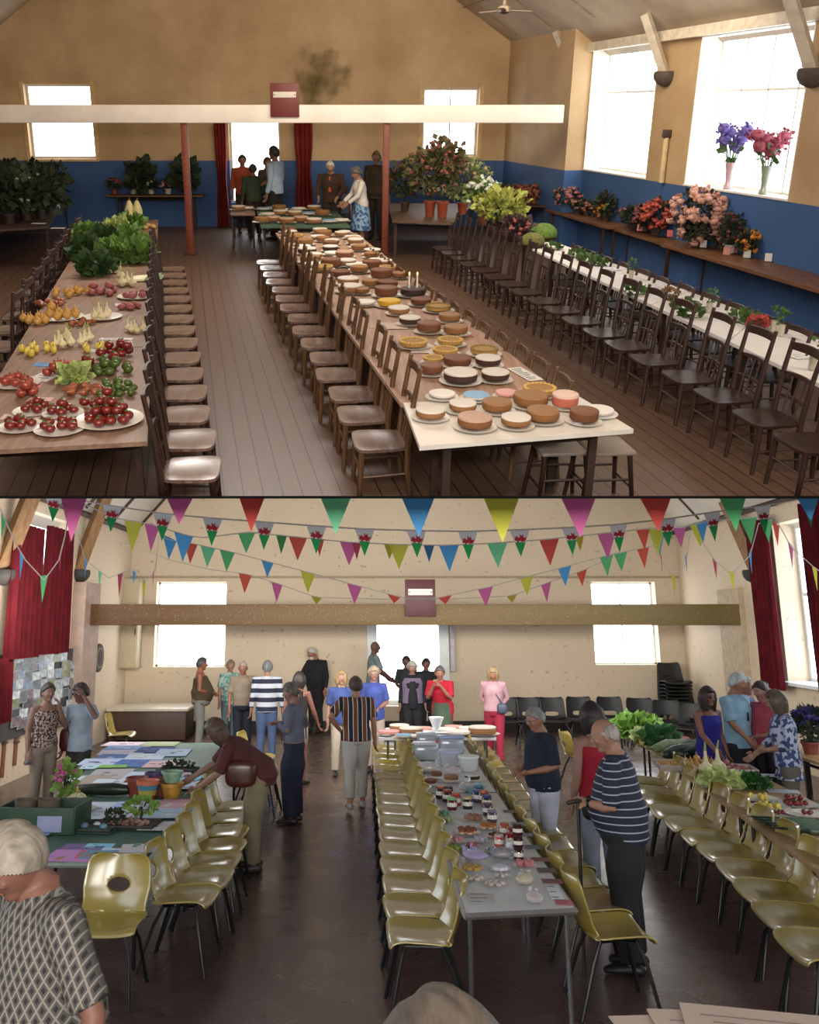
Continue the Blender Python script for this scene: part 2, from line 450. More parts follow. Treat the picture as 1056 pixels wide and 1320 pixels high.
# tie beam, posts, sign
yB = fl('A', 370, 328).y
zt_ = dp('A', 300, 135, yB).z; zb_ = dp('A', 300, 158.5, yB).z; xr_ = dp('A', 725, 147, yB).x
q = MB().rbox((0, 0, (zt_ + zb_) / 2), (xr_ + 12, .3, zt_ - zb_), .02)
solo('tie_beam', q, M('#f0e8e0', .55, .05, 2), 'long white painted beam spanning the old hall on two red posts', 'beam', 'A', ((xr_ - 12) / 2, yB, 0))
for px, lab in ((242, 'slim dark red post under the white beam, left of the doorway'), (497, 'slim dark red post under the white beam, beside the plant table')):
    p = fl('A', px, 330); p.y = yB; p.x = dp('A', px, 250, yB).x
    q = thing('support_post', lab, 'post', 'A', p, 0, 'red posts under the beam')
    part('post', MB().rbox((0, 0, zb_ / 2), (.14, .14, zb_), .02), M('#7c3a26', .5), q); part('base_plate', MB().rbox((0, 0, .02), (.24, .24, .04), .01), M('#45241a', .6), q)
def sign(room, x0, x1, y0, y1, y, lab, c):
    a = dp(room, x0, y0, y); b_ = dp(room, x1, y1, y); w, h = b_.x - a.x, a.z - b_.z
    q = thing('notice_board', lab, 'sign', room, ((a.x + b_.x) / 2, y, b_.z))
    part('board', MB().rbox((0, 0, h / 2), (w, .04, h), .008), M(c, .5, .05), q)
    part('label_strip', MB().rbox((0, -.026, h * .66), (w * .8, .012, h * .17), .003), M('#d9d2c8', .6, .02), q)
    mb = MB()
    for sx in (-1, 1): mb.ball((sx * w * .36, -.035, h * .66), .012, 8, 6)
    part('screw', mb, M('#555555', .4, 0, metal=1), q)
sign('A', 348, 386, 107, 151, yB - .2, 'maroon board with a white strip fixed on the white beam', '#6e2c2a')
# mould patch on the gable wall
p = dp('A', 412, 98, YA - .006)
mm, nt, b = newmat('damp_stain'); b.inputs['Base Color'].default_value = lin('#665a2c'); b.inputs['Roughness'].default_value = .9
ln_ = nn(nt, 'ShaderNodeVectorMath', operation='LENGTH'); nt.links.new(coord(nt), ln_.inputs[0])
fo = mth(nt, 'SUBTRACT', 1.0, ln_.outputs['Value']); aa = mth(nt, 'MULTIPLY_ADD', noise(nt, 2.2, 6), 3.2, -1.75); aa = mth(nt, 'MULTIPLY', mth(nt, 'ADD', aa, fo), .62); cl_ = nn(nt, 'ShaderNodeClamp'); nt.links.new(mth(nt, 'MULTIPLY', aa, mth(nt, 'MINIMUM', mth(nt, 'MULTIPLY', fo, 3), 1.0)), cl_.inputs[0]); nt.links.new(cl_.outputs[0], b.inputs['Alpha'])
solo('damp_stain', MB().add([(math.cos(6.283 * i / 40), 0, math.sin(6.283 * i / 40)) for i in range(40)], [tuple(range(40))]), mm, 'greenish damp stain on the plaster above the maroon board', 'stain', 'A', p)
# dangling light fitting on the right slope
p = dp('A', 650, 12, 15)
q = thing('ceiling_fan', 'small ceiling fan on the sloping roof at the top of the old hall', 'fan', 'A', p)
part('hub', MB().lathe([(.02, .25), (.03, .06), (.09, .04), (.1, -.04), (.03, -.07)], 14), M('#5a4c40', .4, metal=.4), q)
for k in range(3):
    mt = Matrix.Rotation(k * 2.094 + .25, 4, 'Z'); part('blade', MB().rbox((.27, 0, -.02), (.36, .1, .012), .005, mt), M('#6b5b4c', .5), q)
p = pl('A', 861, 200, pA, NA)
mb = MB(); pz0 = sz('A', 861, 236, pA, -DA, NA)[1]; pz1 = sz('A', 861, 176, pA, -DA, NA)[1]
q = thing('wall_pipe', 'short pale conduit pipe on the wall between the tall windows', 'pipe', 'A', (p.x - .06, p.y, pz0))
part('pipe', MB().tube([(0, 0, 0), (0, 0, pz1 - pz0)], .05, 10), M('#cdb98f', .6), q); part('end_cap', MB().rbox((0, 0, pz1 - pz0 + .05), (.15, .12, .14), .02), M('#41322a', .6), q)

# red curtains
def curtain(room, p, u, w, z0, z1, mat, lab, folds=7, amp=.06, seed=1, group=None, gather=None):
    r = random.Random(seed); mb = MB(); N = folds * 6; Zs = 14
    vs = []; ph = [r.uniform(-.4, .4) for _ in range(folds + 1)]
    n = Vector((-u.y, u.x, 0))
    for j in range(Zs + 1):
        z = z0 + (z1 - z0) * j / Zs
        k = 1.0
        if gather: k = 1 - gather * math.exp(-((j / Zs - .45) / .2) ** 2)
        for i in range(N + 1):
            s = (i / N - .5) * w * k
            a = math.sin(i / 6 * 2 * PI + ph[i // 6 % (folds + 1)] + j * .05) * amp * (1.15 - .5 * j / Zs)
            vs.append(u * s + n * a + Vector((0, 0, z)))
    fs = [(j * (N + 1) + i, j * (N + 1) + i + 1, (j + 1) * (N + 1) + i + 1, (j + 1) * (N + 1) + i) for j in range(Zs) for i in range(N)]
    mb.add(vs, fs); p = Vector((p[0], p[1], 0))
    return solo('curtain', mb, mat, lab, 'curtain', room, p, 0, group)
RC1 = M('#7c1d14', .85, .2, 5)
for x0, x1, yt, yb, lab in ((275, 297, 158, 299, 'dark red curtain hanging left of the bright back window in the old hall'), (379, 404, 158, 270, 'dark red curtain hanging right of the bright back window in the old hall')):
    a = dp('A', x0, yt, YA - .25); c = dp('A', x1, yb, YA - .25)
    curtain('A', ((a.x + c.x) / 2, YA - .25), XV, c.x - a.x, max(c.z, .03), a.z, RC1, lab, 4, .06, x0, 'red curtains by the back window of the old hall', .25)

# ---- room B (present hall)
YB = fl('B', 500, 944).y
pB = dp('B', 884, 850, YB); pB.z = 0
m, nt, b = newmat('cream_plaster')
f = noise(nt, 1.0, 5); f2 = noise(nt, 9, 5)
c_ = mixc(nt, f, lin('#cdbba2'), lin('#dccab2')); sp = mth(nt, 'LESS_THAN', f2, .33)
nt.links.new(mixc(nt, mth(nt, 'MULTIPLY', sp, .5), c_, lin('#8f7f66')), b.inputs['Base Color']); b.inputs['Roughness'].default_value = .8
WB = m
x163 = dp('B', 163, 850, YB).x - pB.x
mb = MB(); hl = hole('B', 200, 291, 750, 860, pB, XV, YV); hr = hole('B', 765, 848, 750, 857, pB, XV, YV); hd = hole('B', 480, 573, 792, 940, pB, XV, YV)
hd[2] = .55
mB = wallgrid(mb, pB, XV, YV, x163 - .3, .5, 0, 9, [hl, hr, hd]); struct('wall_back.001', mb, WB, 'B')
GLB = glow('#f2f6fa', 6); WHB = M('#dfe3e4', .5, .04)
window('window_6', mB, hl, 'B', .3, WHB, GLB, 1, 1, .04); window('window_7', mB, hr, 'B', .3, WHB, GLB, 2, 1, .04); window('window_8', mB, hd, 'B', .3, WHB, GLB, 1, 1, .1)
mb = MB()
for s in (hd[0] - .0, hd[1]): mb.box((s, -.02, (hd[2] + hd[3]) / 2), (.22, .06, hd[3] - hd[2]), mB)
struct('trim_5', mb, WHB, 'B')
p = dp('B', 583, 850, YB); zA_ = dp('B', 583, 806, YB).z; 
mb = MB(); mb.rbox((p.x - pB.x, -.1, (zA_ + 1.2) / 2 + .1), (.09, .2, zA_ - 1.2), .01, mB); struct('trim_6', mb, M('#b9b6bd', .6), 'B')
# thin rail and skirting on back wall
mb = MB(); zz = dp('B', 400, 744, YB).z; mb.box((x163 / 2, -.02, zz), (-x163, .04, .05), mB); struct('trim_7', mb, M('#a99a80', .7), 'B')
mb = MB(); mb.box((x163 / 2, -.02, .12), (-x163, .04, .24), mB); struct('baseboard_back', mb, M('#2a2422', .6), 'B')
# right wall
zeB = dp('B', 884, 688, YB).z
h = hole('B', 1006, 1240, 690, 870, pB, -DB, NB)
zt, zb = sz('B', 1030, 668, pB, -DB, NB)[1], sz('B', 1030, 882, pB, -DB, NB)[1]; h[2] = zb; h[3] = min(zt, zeB - .15)
mb = MB(); mRB = wallgrid(mb, pB, -DB, NB, -.3, 22, 0, zeB + .1, [h], .5); struct('wall_right.001', mb, WB, 'B')
s48 = h[0]; GLC = glow('#dfeaf2', 5)
window('window_9', mRB, h, 'B', .4, WHB, GLC, 5, 2, .08, [sz('B', 1030, 765, pB, -DB, NB)[1]])
mb = MB(); mb.box(((h[0] + h[1]) / 2, .15, h[2]), (h[1] - h[0], .6, .05), mRB); struct('trim_8', mb, WHB, 'B')
sa, sb = sz('B', 934, 800, pB, -DB, NB)[0], sz('B', 962, 800, pB, -DB, NB)[0]
mb = MB(); mb.box(((sa + sb) / 2, -.05, 1.5), (sb - sa, .1, 3.0), mRB); struct('wall_pier', mb, M('#b9a68c', .8), 'B')
# left wall
pBl = Vector((pB.x + x163, YB, 0)); NBl = -NB
h = hole('B', 22, 86, 690, 838, pBl, -DB, NBl); h[2], h[3] = 1.55, zeB - .2
hn = [h[1] + 2.2, h[1] + 5.5, 1.2, zeB - .2]
mb = MB(); mLB = wallgrid(mb, pBl, -DB, NBl, -.3, 22, 0, zeB + .1, [h, hn], .5); struct('wall_left.001', mb, WB, 'B')
window('window_10', mLB, h, 'B', .4, WHB, GLC, 3, 2, .08); window('window_11', mLB, hn, 'B', .4, WHB, GLC, 3, 2, .08)
sa, sb = sz('B', 112, 800, pBl, -DB, NBl)[0], sz('B', 92, 800, pBl, -DB, NBl)[0]
mb = MB(); mb.box(((sa + sb) / 2, -.12, 1.55), (sb - sa, .24, 3.1), mLB); struct('wall_pier.001', mb, M('#a48d80', .8), 'B')
# floor: worn parquet
m, nt, b = newmat('worn_parquet')
br = nn(nt, 'ShaderNodeTexBrick'); mp = nn(nt, 'ShaderNodeMapping'); mp.inputs['Rotation'].default_value = (0, 0, .78); nt.links.new(coord(nt), mp.inputs[0]); nt.links.new(mp.outputs[0], br.inputs[0])
br.inputs['Scale'].default_value = 3.2; br.inputs['Mortar Size'].default_value = .006; br.inputs['Color1'].default_value = lin('#443a3a'); br.inputs['Color2'].default_value = lin('#574846'); br.inputs['Mortar'].default_value = lin('#261b18')  # brick colours greyed to stand in for the floor's bluish sheen
f = noise(nt, 1.1, 5); c_ = mixc(nt, mth(nt, 'MULTIPLY', f, .75), br.outputs[0], lin('#62443c'))
nt.links.new(c_, b.inputs['Base Color'])
nt.links.new(mth(nt, 'MULTIPLY_ADD', noise(nt, 2.5, 5), .3, .14), b.inputs['Roughness']); b.inputs['Specular IOR Level'].default_value = .6
bp = nn(nt, 'ShaderNodeBump'); bp.inputs['Strength'].default_value = .15; nt.links.new(noise(nt, 4, 3), bp.inputs['Height']); nt.links.new(bp.outputs[0], b.inputs['Normal'])
mb = MB(); mb.box(((pB.x + pBl.x) / 2, YB / 2 - 1, -.05), (30, YB + 4, .1)); struct('floor.001', mb, m, 'B')
# roof
g2 = dp('B', 828, 642, YB); slB = (g2.z - zeB) / (pB.x - g2.x)
eR = Vector((pB.x, YB, zeB)); eL = Vector((pBl.x, YB, zeB)); rid = (eR.x + eL.x) / 2; zr = zeB + slB * (eR.x - rid)
CEB = M('#c9c3ba', .8, .06, 1)
mb = MB(); mb.add(*roof_plane(eR + Vector((.3, .3, -.3 * slB)), Vector((rid, YB + .3, zr)), 22, DB)); mb.add(*roof_plane(eL + Vector((-.3, .3, -.3 * slB)), Vector((rid, YB + .3, zr)), 22, DB)); struct('ceiling.001', mb, CEB, 'B')
mb = MB()
upR = (Vector((rid, 0, zr)) - Vector((eR.x, 0, zeB))).normalized(); upL = Vector((-upR.x, 0, upR.z))
for e, u_ in ((eR, upR), (eL, upL)):
    for k in range(7): a = e - DB * (.05 + k * 1.9) + u_ * .2 - ZV * .03; mb.tube([a, a + u_ * 4], .03, 4)
    a = e + u_ * .1 - ZV * .05; mb.tube([a, a - DB * 18], .06, 4)
struct('trim_9', mb, M('#4a3c34', .8), 'B')
# wooden braces
BW = wood('#6a4a2c', '#8a6740', 2, .6)
for (bx, by, tx, ty, w, side, lab) in ((100, 735, 128, 662, .3, 0, 'brown wooden roof brace above the left pier of the present hall'), (2, 735, 40, 640, .34, 0, 'thick brown wooden roof brace at the top left corner of the present hall'), (975, 735, 945, 668, .3, 1, 'brown wooden roof brace above the right pier of the present hall')):
    p = pl('B', bx, by, pB if side else pBl, NB); t = dp('B', tx, ty, p.y)
    q = thing('roof_brace', lab, 'brace', 'B', p, 0, 'roof braces of the present hall')
    c = t - p; part('timber', MB().tube([Vector((0, 0, 0)), c, c * 1.35], (w * .5, w * .45), 4, ref=(0, 1, 0)), BW, q, False)
    part('corbel', MB().ball((.05 if not side else -.05, 0, -.05), (.2, .2, .18), 12, 8, lambda v: Vector((v.x, v.y, min(v.z, .3)))), M('#33302e', .7), q)
# big beam + sign
yBm = pl('B', 957, 792, pB, NB).y
a = dp('B', 109, 779, yBm); c = dp('B', 957, 806, yBm)
m, nt, b = newmat('speckled_beam_wood')
o = sepxyz(nt); f = noise(nt, 2, 5, None, (.4, 1, 6)); sp = mth(nt, 'LESS_THAN', noise(nt, 48, 2), .32)
gx = mth(nt, 'MULTIPLY_ADD', o[0], .08, .5); ccl = nn(nt, 'ShaderNodeClamp'); nt.links.new(gx, ccl.inputs[0])
c_ = mixc(nt, f, mixc(nt, ccl.outputs[0], lin('#4a2c12'), lin('#6c5c36')), mixc(nt, ccl.outputs[0], lin('#62401c'), lin('#7c6c42')))
nt.links.new(mixc(nt, mth(nt, 'MULTIPLY', sp, .45), c_, lin('#c8b898')), b.inputs['Base Color']); b.inputs['Roughness'].default_value = .6
q = MB().rbox((0, 0, (a.z - c.z) / 2), (c.x - a.x, .28, a.z - c.z), .015)
solo('tie_beam', q, m, 'long brown wooden beam with white flecks spanning the present hall', 'beam', 'B', ((a.x + c.x) / 2, yBm, c.z))
sign('B', 522, 562, 747, 795, yBm - .2, 'maroon board with a silver label strip fixed on the brown beam', '#4a1620')
# curtains of the present hall
RC2 = M('#4e0b14', .9, .25, 3, spec=.2)
def wcurt(x0, x1, yt, yb, side, lab, seed, folds=6, off=.22):
    P = pBl if side == 'L' else pB; N_ = (NBl if side == 'L' else NB)
    p0 = P - N_ * off
    a = pl('B', x0, (yt + yb) / 2, p0, NB); c = pl('B', x1, (yt + yb) / 2, p0, NB); mid = (a + c) / 2
    zt = pl('B', (x0 + x1) / 2, yt, p0, NB).z; zb = pl('B', (x0 + x1) / 2, yb, p0, NB).z
    return curtain('B', mid, DB, abs((a - c).dot(DB)), zb, min(zt, zeB), RC2, lab, folds, .07, seed, 'red curtains of the present hall')
wcurt(14, 51, 676, 848, 'L', 'long red curtain left of the gap in the left window', 3); wcurt(57, 90, 680, 842, 'L', 'long red curtain right of the gap in the left window, beside the pier', 5)
wcurt(-30, 13, 850, 935, 'L', 'red curtain end at the left edge above the white-haired man', 6)
wcurt(972, 1001, 668, 886, 'R', 'long red curtain on the far side of the right window', 7, 5); wcurt(1045, 1085, 640, 905, 'R', 'red curtain at the right edge on the near side of the window', 8)

# the black deck between the two halls
e641 = -(641 - PPY) / F; ang = PB + math.atan(e641)
mt = Matrix.Translation(CAMLOC) @ Matrix.Rotation(ang, 4, 'X')
mb = MB(); mb.box((0, 2.53 + 12, .8 / F * 2.5), (46, 24, 1.4 / F * 2.5), mt); struct('ceiling_deck.002', mb, M('#17120f', .8, .05), 'B')
mb = MB(); mb.box((0, 2.53 + 12, -.8 / F * 2.5), (46, 24, 1.4 / F * 2.5), mt); struct('ceiling_deck', mb, M('#a9acb2', .8, .05), 'B')  # pale underside added to bounce light into the present hall
mb = MB(); mb.box((0, 2.52, 0), (46, .04, 3.4 / F * 2.5), mt); struct('ceiling_deck.001', mb, M('#050505', .9, 0, spec=.1), 'B')

# lights and world
w = bpy.data.worlds.new('world'); sc.world = w; w.use_nodes = True
w.node_tree.nodes['Background'].inputs[0].default_value = (.55, .65, .8, 1); w.node_tree.nodes['Background'].inputs[1].default_value = .36
def area(name, room, loc, tgt, size, power, color):
    d = bpy.data.lights.new(name, 'AREA'); d.shape = 'RECTANGLE'; d.size, d.size_y = size; d.energy = power; d.color = color
    o = bpy.data.objects.new(name, d); col.objects.link(o)
    v = (Vector(tgt) - Vector(loc)).to_track_quat('-Z', 'Y').to_matrix().to_4x4()
    o.matrix_world = ROOM[room] @ Matrix.Translation(loc) @ v
    return o
area('front_fill_old_hall', 'A', (0, 3.0, 4.4), (0, 22, 4), (5, 2), 300, (1, .86, .68))  # added unseen fill aimed down the hall; the roof has no skylight
area('sheen_fill_old_hall', 'A', (-2, 15.5, 6.6), (-2, 7, .5), (6, 1.5), 560, (1, .94, .88))  # lamp added above the view so seats and boards catch highlights
area('back_fill_old_hall', 'A', (2.5, 14, 5.4), (2.0, 24.4, 1.6), (8, 1), 430, (1, .86, .66))  # unseen fill added mid-hall to brighten the people and wall at the back
area('window_light_old_hall', 'A', (7.5, 6, 3.6), (0, 11, .5), (3, 2), 170, (1, .86, .68))
area('window_light_present_left', 'B', (-3.9, 4.0, 2.2), (1, 8, .8), (2.5, 1.6), 45, (.85, .92, 1))
area('window_light_present_right', 'B', (6.2, 5.5, 2.3), (0, 10, 1), (3, 1.6), 70, (.9, .95, 1))
area('front_fill_present_hall', 'B', (0, -2.0, 2.75), (0, 16, 2.6), (5, .8), 480, (1, .96, .9))  # added fill from behind the camera, not a stage lamp
area('back_wall_fill_present_hall', 'B', (0, 12.6, 2.62), (0, 18.4, 2.6), (10, .3), 420, (1, .94, .84))  # added lamp facing away from the camera, lifts the back wall
sc.view_settings.view_transform = 'Standard'; sc.view_settings.look = 'None'; sc.view_settings.exposure = 0
sc.cycles.use_denoising = True
# ------------------------------------------------------------ chairs
def make_wood_chair(label, seatmat, wm):
    q = thing('wooden_chair', label, 'chair', 'A', (0, 0, 0))
    # seat: rounded, dished
    mb = MB(); N = 10; w, d = .25, .215
    def o2(x, y):
        k = 1 - .10 * (y < 0) * abs(y) ; return x * k
    vs = []; 
    for zt in (0, 1):
        for j in range(N + 1):
            for i in range(N + 1):
                x = i / N * 2 - 1; y = j / N * 2 - 1
                r = (abs(x) ** 5 + abs(y) ** 5) ** .2; mx = max(abs(x), abs(y), 1e-6); k = mx / max(r, 1e-6)
                X, Y = x * k * w, y * k * d
                z = .452 - (.012 * (1 - x * x) * (1 - y * y) if zt else .03) - (.004 if mx > .99 and zt else 0)
                vs.append((X * (1 - .06 * (1 - y)), Y, z))
    M1 = (N + 1) ** 2; fs = []
    for j in range(N):
        for i in range(N):
            a = j * (N + 1) + i; fs.append((a, a + N + 1, a + N + 2, a + 1)); fs.append((M1 + a, M1 + a + 1, M1 + a + N + 2, M1 + a + N + 1))
    ring = [i for i in range(N + 1)] + [j * (N + 1) + N for j in range(1, N + 1)] + [N * (N + 1) + i for i in range(N - 1, -1, -1)] + [j * (N + 1) for j in range(N - 1, 0, -1)]
    for a, b_ in zip(ring, ring[1:] + ring[:1]): fs.append((a, b_, M1 + b_, M1 + a))
    mb.add(vs, fs); part('seat', mb, seatmat, q)
    for s in (-1, 1):
        part('leg', MB().tube([(s * .2, .17, .425), (s * .205, .175, .22), (s * .215, .19, 0)], [.026, .024, .019], 8), wm, q)
        part('leg', MB().tube([(s * .215, -.23, 0), (s * .2, -.2, .25), (s * .198, -.2, .45), (s * .205, -.235, .8), (s * .21, -.285, 1.1)], [.02, .024, .026, .022, .018], 8), wm, q)
    def rail(z, y, h, t=.012, bow=.03):
        m_ = MB(); n = 8; vs = []
        for i in range(n + 1):
            u = i / n * 2 - 1; yy = y - bow * (1 - u * u)
            for a, c in ((-t, -h / 2), (t, -h / 2), (t, h / 2 - .01 * u * u), (-t, h / 2 - .01 * u * u)): vs.append((u * .2, yy + a, z + c))
        fs = [(i * 4 + k, i * 4 + (k + 1) % 4, i * 4 + 4 + (k + 1) % 4, i * 4 + 4 + k) for i in range(n) for k in range(4)] + [(3, 2, 1, 0), (n * 4, n * 4 + 1, n * 4 + 2, n * 4 + 3)]
        return m_.add(vs, fs)
    part('top_rail', rail(1.04, -.275, .075), wm, q); part('lower_rail', rail(.60, -.215, .03), wm, q); part('middle_rail', rail(.80, -.237, .035), wm, q)
    for x in (-.08, 0, .08): part('spindle', MB().tube([(x, -.2, .44), (x * 1.2, -.262, .79)], .009, 6), wm, q)
    for s in (-1, 1): part('stretcher', MB().tube([(s * .207, .18, .2), (s * .2, -.2, .22)], .01, 6), wm, q)
    part('stretcher', MB().tube([(-.207, .18, .25), (.207, .18, .25)], .01, 6), wm, q)
    part('stretcher', MB().tube([(-.2, -.2, .28), (.2, -.2, .28)], .01, 6), wm, q)
    return q
def row(room, p0, p1, z, n=None, pitch=None):
    """floor positions from the near pixel to the far pixel at height z, evenly spaced"""
    a = fl(room, *p0, z); b_ = fl(room, *p1, z); a.z = b_.z = 0
    L = (b_ - a).length
    if n is None: n = int(round(L / pitch)) + 1
    return [a + (b_ - a) * (i / (n - 1)) for i in range(n)]
sm_gloss = wood('#4a3630', '#7c6258', 0, .22, 5, 'worn_seat_wood', 1.0, .9)
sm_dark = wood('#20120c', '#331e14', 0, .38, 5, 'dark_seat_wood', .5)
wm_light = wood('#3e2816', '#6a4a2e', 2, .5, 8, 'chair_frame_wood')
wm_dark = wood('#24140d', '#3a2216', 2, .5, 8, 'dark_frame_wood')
ch_gloss = kids(make_wood_chair('x', sm_gloss, wm_dark)); ch_light = kids(make_wood_chair('x', sm_gloss, wm_light)); ch_dark = kids(make_wood_chair('x', sm_dark, wm_dark))
rj = random.Random(5)
def chairs(src, room, pts, rz, lab, group, first=0, jit=.02, sz_=1):
    for i, p in enumerate(pts):
        p = Vector(p) + Vector((rj.uniform(-jit, jit), rj.uniform(-jit, jit), 0))
        dup(src, room, p, rz + rj.uniform(-jit, jit) * 2, lab % ordn(i), group, scale=(1, 1, sz_))
yawA = math.atan2(DA.x, DA.y)
ptsR1 = row('A', (246, 603), (221, 346), .45, 15)
chairs(ch_gloss, 'A', ptsR1, -PI / 2 + .06, 'worn shiny-seated chair on the aisle side of the vegetable table, %s from near end', 'chairs on the aisle side of the vegetable table', jit=.008)
chairs(ch_gloss, 'A', row('A', (2, 445), (84, 325), .45, 10), PI / 2 + .06, 'wooden chair left of the vegetable table, %s from the near end', 'chairs on the left side of the vegetable table')
ptsR3 = row('A', (490, 566), (346, 337), .45, 15)
chairs(ch_light, 'A', ptsR3[:1], PI / 2 + .08, 'brown wooden chair nearest the viewer on the left of the cake table, %s in row', 'chairs on the left side of the cake table')
chairs(ch_light, 'A', ptsR3[1:], PI / 2 + .08, 'brown wooden chair along the left of the cake table, %s behind the nearest one', 'chairs on the left side of the cake table')
pts = row('A', (722, 483), (470, 318), .88, 16)
chairs(ch_light, 'A', [p - Vector((.22, 0, 0)) for p in pts], PI / 2 + .08, 'brown chair tucked under the right of the cake table, %s from the near end', 'chairs tucked in on the right side of the cake table', sz_=.8)
ptsR5 = row('A', (985, 537), (573, 319), .45, 17)
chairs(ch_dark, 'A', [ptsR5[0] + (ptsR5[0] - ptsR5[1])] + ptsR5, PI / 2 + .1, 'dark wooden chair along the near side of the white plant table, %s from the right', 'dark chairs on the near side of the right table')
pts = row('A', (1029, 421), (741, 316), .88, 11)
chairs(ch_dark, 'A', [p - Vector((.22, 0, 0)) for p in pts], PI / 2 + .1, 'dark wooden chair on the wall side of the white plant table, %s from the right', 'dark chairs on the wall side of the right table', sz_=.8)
# two stools under the near right corner of the cake table
for px, lab in ((778, 'wooden stool with pale seat under the right corner of the white end table'), (722, 'wooden stool half hidden under the middle of the white end table')):
    p = fl('A', px, 574, .5); q = thing('wooden_stool', lab, 'stool', 'A', (p.x, p.y, 0), .1)
    part('seat', MB().rbox((0, 0, .49), (.4, .36, .035), .015), M('#8d7d70', .5, .1), q)
    for sx in (-1, 1):
        for sy in (-1, 1): part('leg', MB().tube([(sx * .16, sy * .14, .475), (sx * .21, sy * .19, 0)], [.022, .017], 8), wm_dark, q)
        part('stretcher', MB().tube([(sx * .19, .17, .2), (sx * .19, -.17, .2)], .011, 6), wm_dark, q); part('stretcher', MB().tube([(-.185, sx * .16, .27), (.185, sx * .16, .27)], .011, 6), wm_dark, q)
for s in (ch_gloss, ch_light, ch_dark):
    for c in list(s.children): bpy.data.objects.remove(c)
    bpy.data.objects.remove(s)

def poly_shell(hole_r, hole_c, w0=.235, sq=2.0, back_h=.36, black=False):
    """one-piece plastic shell: seat, curve and back with a hand hole"""
    NU, NV = 30, 52
    prof = [(.225, .418), (.21, .44), (.15, .447), (.05, .437), (-.06, .43), (-.13, .437), (-.18, .46), (-.212, .51), (-.235, .58), (-.258, .66), (-.278, .74), (-.292, .80)]
    def P(t):
        x = t * (len(prof) - 1); i = min(int(x), len(prof) - 2); f = x - i
        g = lambda k: Vector(prof[max(0, min(len(prof) - 1, k))])
        a, b_, c, d = g(i - 1), g(i), g(i + 1), g(i + 2)
        return .5 * ((2 * b_) + (c - a) * f + (2 * a - 5 * b_ + 4 * c - d) * f * f + (3 * b_ - a - 3 * c + d) * f ** 3)
    def S(u, t):
        p = P(t); e = P(min(1, t + .01)) - P(max(0, t - .01)); e.normalize(); nrm = Vector((e.y, -e.x))  # towards the sitter
        if nrm.y < 0 and t < .5: nrm = -nrm
        nrm = Vector((-e.y, e.x)); nrm = nrm if (nrm.x > 0 or nrm.y > 0) else -nrm
        if t < .35: nrm = Vector((0, 1))
        elif t < .5: nrm = Vector((0, 1)).lerp(Vector((.7, .7)), (t - .35) / .15)
        else: nrm = Vector((1, .25)).normalized()
        wid = w0 * (1 - .06 * t if t < .5 else .97 - .0 * t)
        if t > .5: wid = w0 * (.97 - .13 * (t - .5) * 2 * ((t - .5) * 2))
        if t > .45 and t < .75: wid *= 1 - .09 * math.sin((t - .45) / .3 * PI)
        if black: wid = w0 * (1 - .16 * t)
        if t > .9: # rounded top corners
            k = (t - .9) / .1; wid *= math.sqrt(max(.0, 1 - (.55 if not black else .3) * k * k))
        if t < .06: wid *= math.sqrt(1 - .35 * (1 - t / .06) ** 2)
        lift = (.012 + .03 * math.sin(min(1, t * 1.6) * PI) ) * abs(u) ** 2.5
        if t > .55: lift = .06 * abs(u) ** 2.0
        return Vector((u * wid, p.x + nrm.x * lift, p.y + nrm.y * lift))
    vs = []; ok = {}
    for j in range(NV + 1):
        for i in range(NU + 1):
            u = i / NU * 2 - 1; t = j / NV
            du, dt = (u - 0) / hole_r[0], (t - hole_c) / hole_r[1]
            r = (abs(du) ** sq + abs(dt) ** sq) ** (1 / sq)
            if .0 < r < 1.25 and r > .8:  # snap the rim
                pass
            ok[(i, j)] = r; vs.append((u, t))
    fs = []; inner = set()
    for j in range(NV):
        for i in range(NU):
            cs = [(i, j), (i + 1, j), (i + 1, j + 1), (i, j + 1)]
            if sum(ok[c] < 1 for c in cs) >= 2: inner.update(cs); continue
            fs.append(tuple(c[1] * (NU + 1) + c[0] for c in cs))
    used = {v for f in fs for v in f}
    out = []
    for k, (u, t) in enumerate(vs):
        i, j = k % (NU + 1), k // (NU + 1)
        if (i, j) in inner and k in used:
            r = max(ok[(i, j)], .05); u, t = u / r, hole_c + (t - hole_c) / r
        out.append(S(u, t))
    remap = {v: n_ for n_, v in enumerate(sorted(used))}
    mb = MB(); mb.add([out[v] for v in sorted(used)], [tuple(remap[v] for v in f) for f in fs])
    return mb
def make_poly_chair(label, shellmb, mat, wm):
    q = thing('plastic_chair', label, 'chair', 'B', (0, 0, 0))
    o = part('seat_shell', shellmb, mat, q)
    bake(o, [('SOLIDIFY', {'thickness': .011, 'offset': 0}), ('BEVEL', {'width': .003, 'segments': 1})])
    for f in o.data.polygons: f.use_smooth = True
    for s in (-1, 1):
        part('leg', MB().tube([(s * .14, .13, .425), (s * .20, .17, .3), (s * .235, .235, 0)], .0125, 8), wm, q)
        part('leg', MB().tube([(s * .14, -.1, .42), (s * .18, -.16, .3), (s * .22, -.26, 0)], .0125, 8), wm, q)
    part('frame', MB().tube([(-.14, .13, .425), (.14, .13, .425), (.14, -.1, .42), (-.14, -.1, .42), (-.14, .13, .425)], .0125, 8), wm, q)
    return q
YEL = M('#99873f', .3, .10, 3, spec=.7, name='mustard_plastic'); _b = YEL.node_tree.nodes['Principled BSDF']; _b.inputs['Coat Weight'].default_value = .8; _b.inputs['Coat Roughness'].default_value = .18; LEGM = M('#17181a', .4, .05, metal=.3)
BLK = M('#131517', .5, .08, 3, name='black_plastic')
ych = kids(make_poly_chair('x', poly_shell((.34, .05), .765, w0=.25), YEL, LEGM))
bch = kids(make_poly_chair('x', poly_shell((.5, .05), .66, sq=3.5, black=True), BLK, LEGM))
